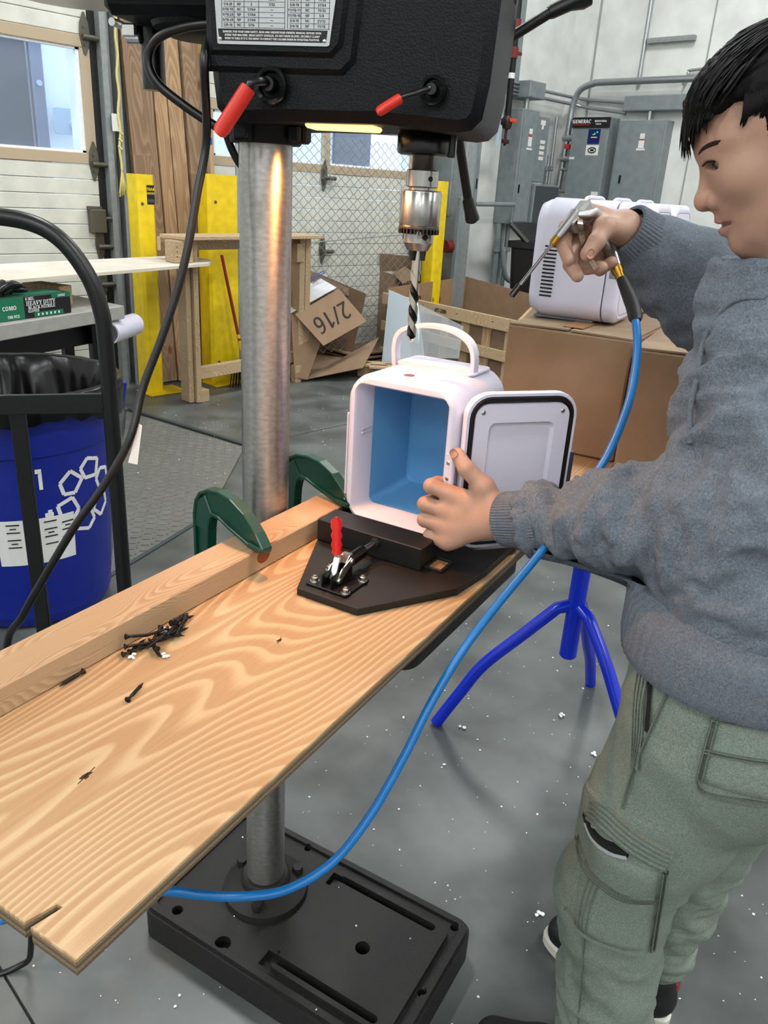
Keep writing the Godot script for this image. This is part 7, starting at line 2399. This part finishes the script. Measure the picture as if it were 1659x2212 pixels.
	# long locks combed from the crown forward and down each side
	for i in 420:
		var side := rng.randf_range(-1.0, 1.0)
		var start := rng.randf_range(0.0, 0.62)
		var P := func(t: float, lift: float) -> Vector3:
			var th := 1.95 - t * 1.55
			var e := Vector3(9.9 * cos(th) - 0.4, 8.7 * sin(th) + 3.5, 0.0)
			var zz: float = side * (3.5 + 4.9 * sin(clampf(t * 1.1 + 0.35, 0.0, 1.57)))
			var drop: float = 1.0 - sqrt(maxf(0.0, 1.0 - pow(zz / 8.9, 2.0)))
			var q := Vector3(e.x * (1.0 - 0.35 * drop), 3.4 + (e.y - 3.4) * (1.0 - drop), zz)
			return h.call(q.x + lift * cos(th), q.y + lift * sin(th), q.z + lift * 0.5 * side)
		var wob := rng.randf_range(-0.2, 0.25)
		lock(hb2, [P.call(start, -0.2), P.call(start + 0.13, 0.10 + wob * 0.3), P.call(start + 0.27, 0.12 + wob * 0.6), P.call(start + 0.38, 0.25 + wob)], rng.randf_range(0.0022, 0.0042), 0.4)
	for i in 64:
		# fringe: pointed locks standing past the hairline, longest over the brow's front
		var z := -5.4 + 10.8 * i / 63.0 + rng.randf_range(-0.15, 0.15)
		var edge := absf(z) / 5.4
		var fl := (1.0 - edge * edge) * 2.6 + rng.randf_range(-0.5, 1.3)
		var x0 := 8.7 - 0.075 * z * z
		lock(hb2, [h.call(x0 - 3.0, 9.0 - 0.07 * z * z, z * 0.9), h.call(x0 - 0.2, 7.7 - 0.06 * z * z, z), h.call(x0 + 1.1, 6.1 - 0.05 * z * z, z + 0.15), h.call(x0 + 1.7 + rng.randf_range(-0.3, 0.8), 5.2 - fl - 0.02 * z * z, z + rng.randf_range(-0.6, 0.9))], rng.randf_range(0.0026, 0.0044), 0.5)
	for s in [1.0, -1.0]:
		for i in 46:
			# side locks: short over the temple, running down into a thinning sideburn
			var x := 4.4 - 9.0 * i / 45.0
			var sb_ := clampf(1.0 - absf(x - 0.5) / 1.6, 0, 1)
			var y1 := 3.0 - 0.9 * clampf((3.0 - x) / 2.0, 0, 1) - 3.2 * sb_ + rng.randf_range(-0.7, 0.7)
			lock(hb2, [h.call(x - 1.2, 7.4, 6.2 * s), h.call(x - 0.5, 5.2, 7.7 * s), h.call(x + 0.1, 3.6, 7.9 * s), h.call(x + 0.7, y1, (7.25 - 0.15 * sb_) * s)], rng.randf_range(0.0020, 0.0036) * (1.0 - 0.35 * sb_), 0.45)
	part("hair", hb2, M.hair, o, "short straight black hair with jagged fringe")
	# ----- sweatshirt -----
	var sw := [
		limb(Vector3(1.02, 1.03, -0.245), Vector3(1.075, 1.27, -0.325), 0.128, 0.122, 0.06), limb(Vector3(1.16, 1.03, -0.265), Vector3(1.27, 1.27, -0.40), 0.128, 0.12, 0.06),
		limb(Vector3(1.03, 1.065, -0.278), Vector3(1.15, 1.065, -0.282), 0.146, 0.143, 0.05),
		limb(Vector3(1.10, 1.345, -0.345), Vector3(1.24, 1.35, -0.405), 0.085, 0.085, 0.06),
		limb(shL, elL, 0.082, 0.078, 0.05), limb(elL, elL.lerp(wrL, 0.45), 0.077, 0.067, 0.04), limb(elL.lerp(wrL, 0.45), elL.lerp(wrL, 0.80), 0.066, 0.052, 0.03), limb(elL.lerp(wrL, 0.80), elL.lerp(wrL, 0.86), 0.050, 0.042, 0.012),
		limb(shR, Vector3(1.352, 1.405, -0.56), 0.088, 0.084, 0.05), limb(Vector3(1.352, 1.405, -0.56), elR.lerp(wrR, 0.5), 0.080, 0.062, 0.05), limb(elR.lerp(wrR, 0.5), elR.lerp(wrR, 0.76), 0.060, 0.046, 0.02),
		limb(Vector3(1.08, 1.385, -0.345), Vector3(1.17, 1.40, -0.385), 0.065, 0.065, 0.05),
	]
	# funnel collar
	var cc := Vector3(1.102, 1.474, -0.374)
	for i in 14:
		var a0 := TAU * i / 14.0
		var a1 := TAU * (i + 1) / 14.0
		var q0 := cc + Vector3(0.080 * cos(a0), -0.012 * cos(a0 + 2.0), 0.076 * sin(a0))
		var q1 := cc + Vector3(0.080 * cos(a1), -0.012 * cos(a1 + 2.0), 0.076 * sin(a1))
		sw.append(limb(q0, q1, 0.0095, 0.0095, 0.008))
		sw.append(limb(q0 * 1.0 - Vector3(0, 0.022, 0), q1 - Vector3(0, 0.022, 0), 0.0105, 0.0105, 0.014))
		sw.append(limb(q0 - Vector3(0, 0.046, 0), q1 - Vector3(0, 0.046, 0), 0.014, 0.014, 0.022))
	m = solid(sw, Vector3(0.80, 0.80, -0.80), Vector3(1.50, 1.50, -0.03), 0.0072)
	var fo := FastNoiseLite.new()
	fo.frequency = 1.0
	fo.seed = 4
	fo.fractal_octaves = 3
	var axL := (wrL - elL).normalized()
	folds(m, func(p: Vector3, n: Vector3) -> float:
		var w := 0.0
		var arm := clampf(1.0 - ((p - elL).slide(axL).length() - 0.06) / 0.05, 0, 1)
		# rings squeezed along the forearm, broad slack folds on the trunk
		var t := (p - elL).dot(axL)
		var rg := 1.0 - absf(fo.get_noise_3d(p.x * 5.0, p.y * 5.0, t * 15.0 + 3.0)) * 2.4
		w += 0.019 * arm * rg
		var g := 1.0 - absf(fo.get_noise_3d(p.x * 5.5 + p.y * 4.0, p.y * 8.0 - p.z * 3.0, p.z * 5.5)) * 2.5
		w += 0.017 * (1.0 - arm) * g * clampf((p.y - 1.04) / 0.06, 0.1, 1.0)
		return (w - 0.009 + 0.003 * fo.get_noise_3d(p.x * 40.0, p.y * 40.0, p.z * 40.0)) * clampf((1.425 - p.y) / 0.03, 0.15, 1.0))
	var sb := mb()
	emit(sb, m)
	var sws := part("sweatshirt", sb, M.sweat, o, "heather grey sweatshirt")
	# ribbed cuffs and hem
	sb = mb()
	ribbed(sb, [elL.lerp(wrL, 0.775), elL.lerp(wrL, 0.80), elL.lerp(wrL, 0.90), elL.lerp(wrL, 0.985), elL.lerp(wrL, 0.995)], [0.048, 0.0475, 0.0435, 0.0420, 0.036], 60, 0.0011)
	part("cuff", sb, M.sweat_rib, sws)
	sb = mb()
	ribbed(sb, [elR.lerp(wrR, 0.72), elR.lerp(wrR, 0.76), elR.lerp(wrR, 0.88), elR.lerp(wrR, 1.0), elR.lerp(wrR, 1.01)], [0.052, 0.050, 0.046, 0.043, 0.036], 48, 0.0009)
	part("cuff", sb, M.sweat_rib, sws)
	sb = mb()
	var hq := sw.duplicate()
	hq.append(limb(Vector3(1.015, 0.93, -0.272), Vector3(1.165, 0.93, -0.27), 0.146, 0.142, 0.05))
	hq.append(limb(Vector3(1.02, 1.01, -0.274), Vector3(1.16, 1.01, -0.274), 0.145, 0.141, 0.05))
	hem(sb, hq)
	part("hem", sb, M.sweat_rib, sws)
	# seams on the shoulder and down the collar
	for path in [[Vector3(0.993, 1.440, -0.342), Vector3(0.981, 1.437, -0.368), Vector3(0.965, 1.423, -0.378), Vector3(0.944, 1.392, -0.381), Vector3(0.929, 1.354, -0.374), Vector3(0.912, 1.313, -0.367), Vector3(0.902, 1.272, -0.355)]]:
		sb = mb()
		var dir := Vector3(0.86, -0.26, -0.44).normalized()
		var pp := []
		for q in cr(path, 6): pp.append(onto(sw, q - dir * 0.25, dir))
		tube(sb, pp, 0.0035, 8, true)
		part("seam", sb, M.sweat_rib, sws)
	trousers(o, hipL, hipR, knL, knR, anL, anR)

func ribbed(st: SurfaceTool, pts: Array, r: Array, ribs: int, amp: float) -> void:
	var c := cr(pts, 4)
	var ax: Vector3 = (pts[-1] - pts[0]).normalized()
	var N := ax.cross(Vector3.UP).normalized()
	var Bn := ax.cross(N)
	var g := []
	for i in c.size():
		var f := float(i) / (c.size() - 1) * (r.size() - 1)
		var i0 := mini(int(f), r.size() - 2)
		var rad := lerpf(r[i0], r[i0 + 1], f - i0)
		var ring := []
		for k in ribs * 4 + 1:
			var th := TAU * k / (ribs * 4)
			var rr := rad + amp * cos(th * ribs)
			ring.append(c[i] + (N * cos(th) + Bn * sin(th)) * rr)
		g.append(ring)
	grid_mesh(st, g)

func hem(st: SurfaceTool, qs: Array) -> void:
	var g := []
	var c := Vector3(1.09, 0, -0.265)
	for r in [[1.062, -0.022], [1.050, -0.004], [1.042, 0.004], [1.02, 0.006], [0.99, 0.006], [0.972, 0.004], [0.967, -0.004], [0.975, -0.02]]:
		var ring := []
		var base := []
		for k in 60:
			var th := TAU * k / 60.0
			var d := Vector3(cos(th), 0, sin(th))
			base.append(onto(qs, c + d * 0.42 + Vector3.UP * r[0], -d))
		for k in 361:
			var th := TAU * k / 360.0
			var d := Vector3(cos(th), 0, sin(th))
			var f := (k % 360) / 6.0
			var p: Vector3 = (base[int(f) % 60] as Vector3).lerp(base[(int(f) + 1) % 60], f - int(f))
			ring.append(p + d * (r[1] + 0.0009 * cos(th * 90.0)) + Vector3.UP * 0.010 * sin(th + 0.9))
		g.append(ring)
	grid_mesh(st, g)

func trousers(o: Node3D, hipL: Vector3, hipR: Vector3, knL: Vector3, knR: Vector3, anL: Vector3, anR: Vector3) -> void:
	var tq := [
		limb(Vector3(1.015, 0.93, -0.272), Vector3(1.165, 0.93, -0.27), 0.142, 0.138, 0.05),
		limb(Vector3(1.02, 0.86, -0.235), Vector3(1.17, 0.86, -0.235), 0.135, 0.135, 0.05),
		limb(hipL + Vector3(0, -0.06, -0.012), hipL.lerp(knL, 0.55) + Vector3(0, 0, -0.005), 0.128, 0.106, 0.04), limb(hipL.lerp(knL, 0.55) + Vector3(0, 0, -0.005), knL, 0.106, 0.088, 0.03), limb(knL, anL + Vector3(0, 0.02, 0), 0.087, 0.078, 0.03), limb(anL + Vector3(0, 0.02, 0), anL + Vector3(0, -0.03, 0), 0.078, 0.075, 0.02),
		limb(hipR + Vector3(0, -0.06, 0), knR, 0.118, 0.082, 0.04), limb(knR, knR.lerp(anR, 0.72), 0.078, 0.060, 0.03), limb(knR.lerp(anR, 0.72), anR + Vector3(0, 0.075, 0.008), 0.060, 0.050, 0.02),
	]
	var m := solid(tq, Vector3(0.82, 0.0, -0.52), Vector3(1.40, 1.02, -0.02), 0.0075)
	var fo := FastNoiseLite.new()
	fo.frequency = 1.0
	fo.seed = 12
	fo.fractal_octaves = 3
	folds(m, func(p: Vector3, _n: Vector3) -> float:
		var low := clampf((0.6 - p.y) / 0.3, 0.0, 1.0)
		var g := 1.0 - absf(fo.get_noise_3d(p.x * 6.0 + p.y * 4.0, p.y * 7.0, p.z * 6.0)) * 2.4
		var right := clampf((p.x - 1.12) / 0.05, 0, 1)
		var rings := 1.0 - absf(fo.get_noise_3d(p.x * 3.0, p.y * 26.0, p.z * 3.0 + 9.0)) * 2.4
		return 0.006 * g * (0.5 + low) + 0.006 * rings * right * low - 0.003)
	var b := mb()
	emit(b, m)
	var tr := part("trousers", b, M.olive, o, "olive green cargo trousers")
	# pockets, bands and stitching laid onto the cloth from his left side
	var side := Vector3(0.93, -0.02, -0.36).normalized()
	var up := Vector3.UP
	var rt := side.cross(up).normalized()     # image right when looking at his side
	var at := func(c: Vector2) -> Vector3: return onto(tq, Vector3(0.70, 0, -0.16) + rt * c.x + up * c.y, side)
	var strip := func(pts: Array, w: float, lift: float, called := "seam", m2: Material = null) -> void:
		var sb := mb()
		var pp := []
		for q in pts: pp.append(Vector3(q[0], q[1], 0))
		var c := cr(pp, 6)
		var g0 := []; var g1 := []; var g2 := []; var g3 := []
		for i in c.size():
			var d: Vector3 = (c[mini(i + 1, c.size() - 1)] - c[maxi(i - 1, 0)]).normalized()
			var n2 := Vector2(-d.y, d.x) * w * 0.5
			var a: Vector3 = at.call(Vector2(c[i].x, c[i].y) + n2)
			var e: Vector3 = at.call(Vector2(c[i].x, c[i].y) - n2)
			g0.append(a + side * 0.006); g1.append(a - side * (lift + 0.002)); g2.append(e - side * (lift + 0.002)); g3.append(e + side * 0.006)
		grid_mesh(sb, [g0, g1]); grid_mesh(sb, [g1, g2]); grid_mesh(sb, [g2, g3])
		part(called, sb, m2 if m2 else M.olive_seam, tr)
	var patch := func(poly: Array, lift: float) -> void:
		# four cornered pocket as a curved patch
		var sb := mb()
		var g := []
		for i in 13:
			var row := []
			for k in 13:
				var a: Vector2 = poly[0].lerp(poly[1], k / 12.0)
				var e: Vector2 = poly[3].lerp(poly[2], k / 12.0)
				var p: Vector3 = at.call(a.lerp(e, i / 12.0))
				var edge: bool = i == 0 or k == 0 or i == 12 or k == 12
				row.append(p + (side * 0.006 if edge else -side * (lift + 0.002)))
			g.append(row)
		grid_mesh(sb, g)
		part("pocket", sb, M.olive, tr)
	_trouser_details(tr, at, strip, patch)
	# shoes
	for s in [[anR, Vector3(-0.004, 0, -1.0)], [anL, Vector3(-0.45, 0, -0.9)]]:
		var a: Vector3 = s[0]
		var d: Vector3 = (s[1] as Vector3).normalized()
		var base := Vector3(a.x, 0.0, a.z)
		var shoe := [limb(base - d * 0.02 + up * 0.062, base + d * 0.10 + up * 0.055, 0.043, 0.040, 0.03), limb(base + d * 0.10 + up * 0.050, base + d * 0.19 + up * 0.045, 0.042, 0.036, 0.02), limb(base + up * 0.06, base + up * 0.11 - d * 0.012, 0.042, 0.040, 0.02)]
		var sh := mb()
		emit(sh, solid(shoe, base - Vector3(0.28, 0.02, 0.28), base + Vector3(0.28, 0.18, 0.28), 0.006))
		var sp_ := part("shoe", sh, M.shoe_black, o)
		sh = mb()
		var X := fr(base + d * 0.085 + up * 0.0, d, d.cross(up))
		var so := PackedVector2Array()
		for k in 40:
			var th := TAU * k / 40.0
			so.append(Vector2(0.148 * cos(th) * (1.0 if cos(th) > 0 else 0.98), (0.044 + 0.006 * cos(th)) * signf(sin(th)) * pow(absf(sin(th)), 0.7)))
		prism(sh, so, 0.0, 0.030, Transform3D(Basis(d, d.cross(up) * -1.0, up), base + d * 0.085), 0.005, true, true)
		part("sole", sh, M.sole_white, sp_)
		sh = mb()
		bx(sh, Vector3.ZERO, Vector3(0.004, 0.035, 0.02), 0.001, fr(base - d * 0.052 + up * 0.088 + Vector3(0.02, 0, 0), d, up))
		part("heel_tab", sh, M.heel_red, sp_)

func _trouser_details(_tr: Node3D, _at: Callable, strip: Callable, patch: Callable) -> void:
	var V := func(a: Array, dx: float, dy: float) -> Array: return a.map(func(q): return [q[0] + dx, q[1] + dy])
	# slanted front pocket with a stitched gusset
	var gus := [[-0.111, 0.957], [-0.109, 0.92], [-0.103, 0.882], [-0.099, 0.825]]
	strip.call(gus, 0.016, 0.0015, "pocket_band", M.olive)
	for k in 4: strip.call([[-0.118 + k * 0.0045, 0.955], [-0.116 + k * 0.0042, 0.92], [-0.109 + k * 0.0036, 0.88], [-0.1005 + k * 0.0010, 0.825]], 0.0014, 0.0035, "stitch_line")
	strip.call([[-0.100, 0.957], [-0.096, 0.932], [-0.091, 0.893]], 0.0055, 0.0012, "pocket_opening", M.black_cloth)
	strip.call([[-0.075, 0.972], [-0.087, 0.903], [-0.098, 0.816], [-0.101, 0.75]], 0.002, 0.0022, "stitch_line")
	# back pocket
	patch.call([Vector2(-0.024, 0.971), Vector2(0.09, 0.985), Vector2(0.085, 0.865), Vector2(-0.024, 0.862)], 0.0022)
	strip.call([[-0.023, 0.965], [0.02, 0.972], [0.07, 0.976]], 0.016, 0.0038, "pocket_band", M.olive)
	for d in [[[-0.022, 0.957], [0.02, 0.964], [0.07, 0.968]], [[-0.022, 0.972], [0.02, 0.979], [0.07, 0.984]], [[-0.021, 0.965], [-0.022, 0.915], [-0.022, 0.868]], [[-0.015, 0.965], [-0.016, 0.915], [-0.016, 0.870]], [[-0.023, 0.913], [0.012, 0.919], [0.06, 0.925]], [[-0.023, 0.917], [0.012, 0.923], [0.06, 0.929]], [[-0.022, 0.868], [-0.01, 0.856], [0.03, 0.862], [0.08, 0.868]]]:
		strip.call(d, 0.0016, 0.0056, "stitch_line")
	# cargo flap, its lines, opening and the two pockets below
	patch.call([Vector2(-0.137, 0.675), Vector2(-0.030, 0.683), Vector2(-0.010, 0.470), Vector2(-0.132, 0.485)], 0.0016)
	patch.call([Vector2(-0.150, 0.606), Vector2(-0.030, 0.606), Vector2(-0.010, 0.470), Vector2(-0.135, 0.485)], 0.0038)
	strip.call([[-0.150, 0.683], [-0.134, 0.676], [-0.111, 0.679], [-0.080, 0.690]], 0.010, 0.0048, "pocket_opening", M.black_cloth)
	strip.call([[-0.147, 0.676], [-0.131, 0.668], [-0.108, 0.671], [-0.080, 0.684]], 0.005, 0.0058, "pocket_lining", M.lining)
	strip.call([[-0.147, 0.699], [-0.119, 0.716], [-0.07, 0.712], [-0.026, 0.704]], 0.036, 0.0050, "pocket_flap", M.olive)
	for k in 5: strip.call([[-0.147, 0.686 + k * 0.0070], [-0.120, 0.699 + k * 0.0085], [-0.074, 0.695 + k * 0.0085], [-0.026, 0.687 + k * 0.0085]], 0.0016, 0.0070, "stitch_line")
	for d in [[[-0.024, 0.683], [-0.017, 0.588], [-0.008, 0.468]], [[-0.029, 0.683], [-0.022, 0.588], [-0.013, 0.468]]]: strip.call(d, 0.0016, 0.0060, "stitch_line")
	strip.call([[-0.154, 0.618], [-0.138, 0.603], [-0.104, 0.598], [-0.068, 0.597], [-0.030, 0.614]], 0.011, 0.0060, "pocket_band", M.olive)
	for k in 3: strip.call([[-0.154, 0.623 - k * 0.005], [-0.138, 0.608 - k * 0.005], [-0.104, 0.603 - k * 0.005], [-0.068, 0.602 - k * 0.005], [-0.030, 0.619 - k * 0.005]], 0.0015, 0.0078, "stitch_line")
	for k in 3: strip.call([[-0.124 + k * 0.007, 0.590], [-0.128 + k * 0.007, 0.547], [-0.128 + k * 0.007, 0.49]], 0.0018, 0.0058, "stitch_line")
	strip.call([[-0.150, 0.500], [-0.113, 0.484], [-0.066, 0.484], [-0.010, 0.466]], 0.006, 0.0050, "pocket_band", M.olive)
	strip.call([[-0.114, 0.479], [-0.107, 0.398], [-0.1, 0.314], [-0.092, 0.24]], 0.0022, 0.0022, "stitch_line")
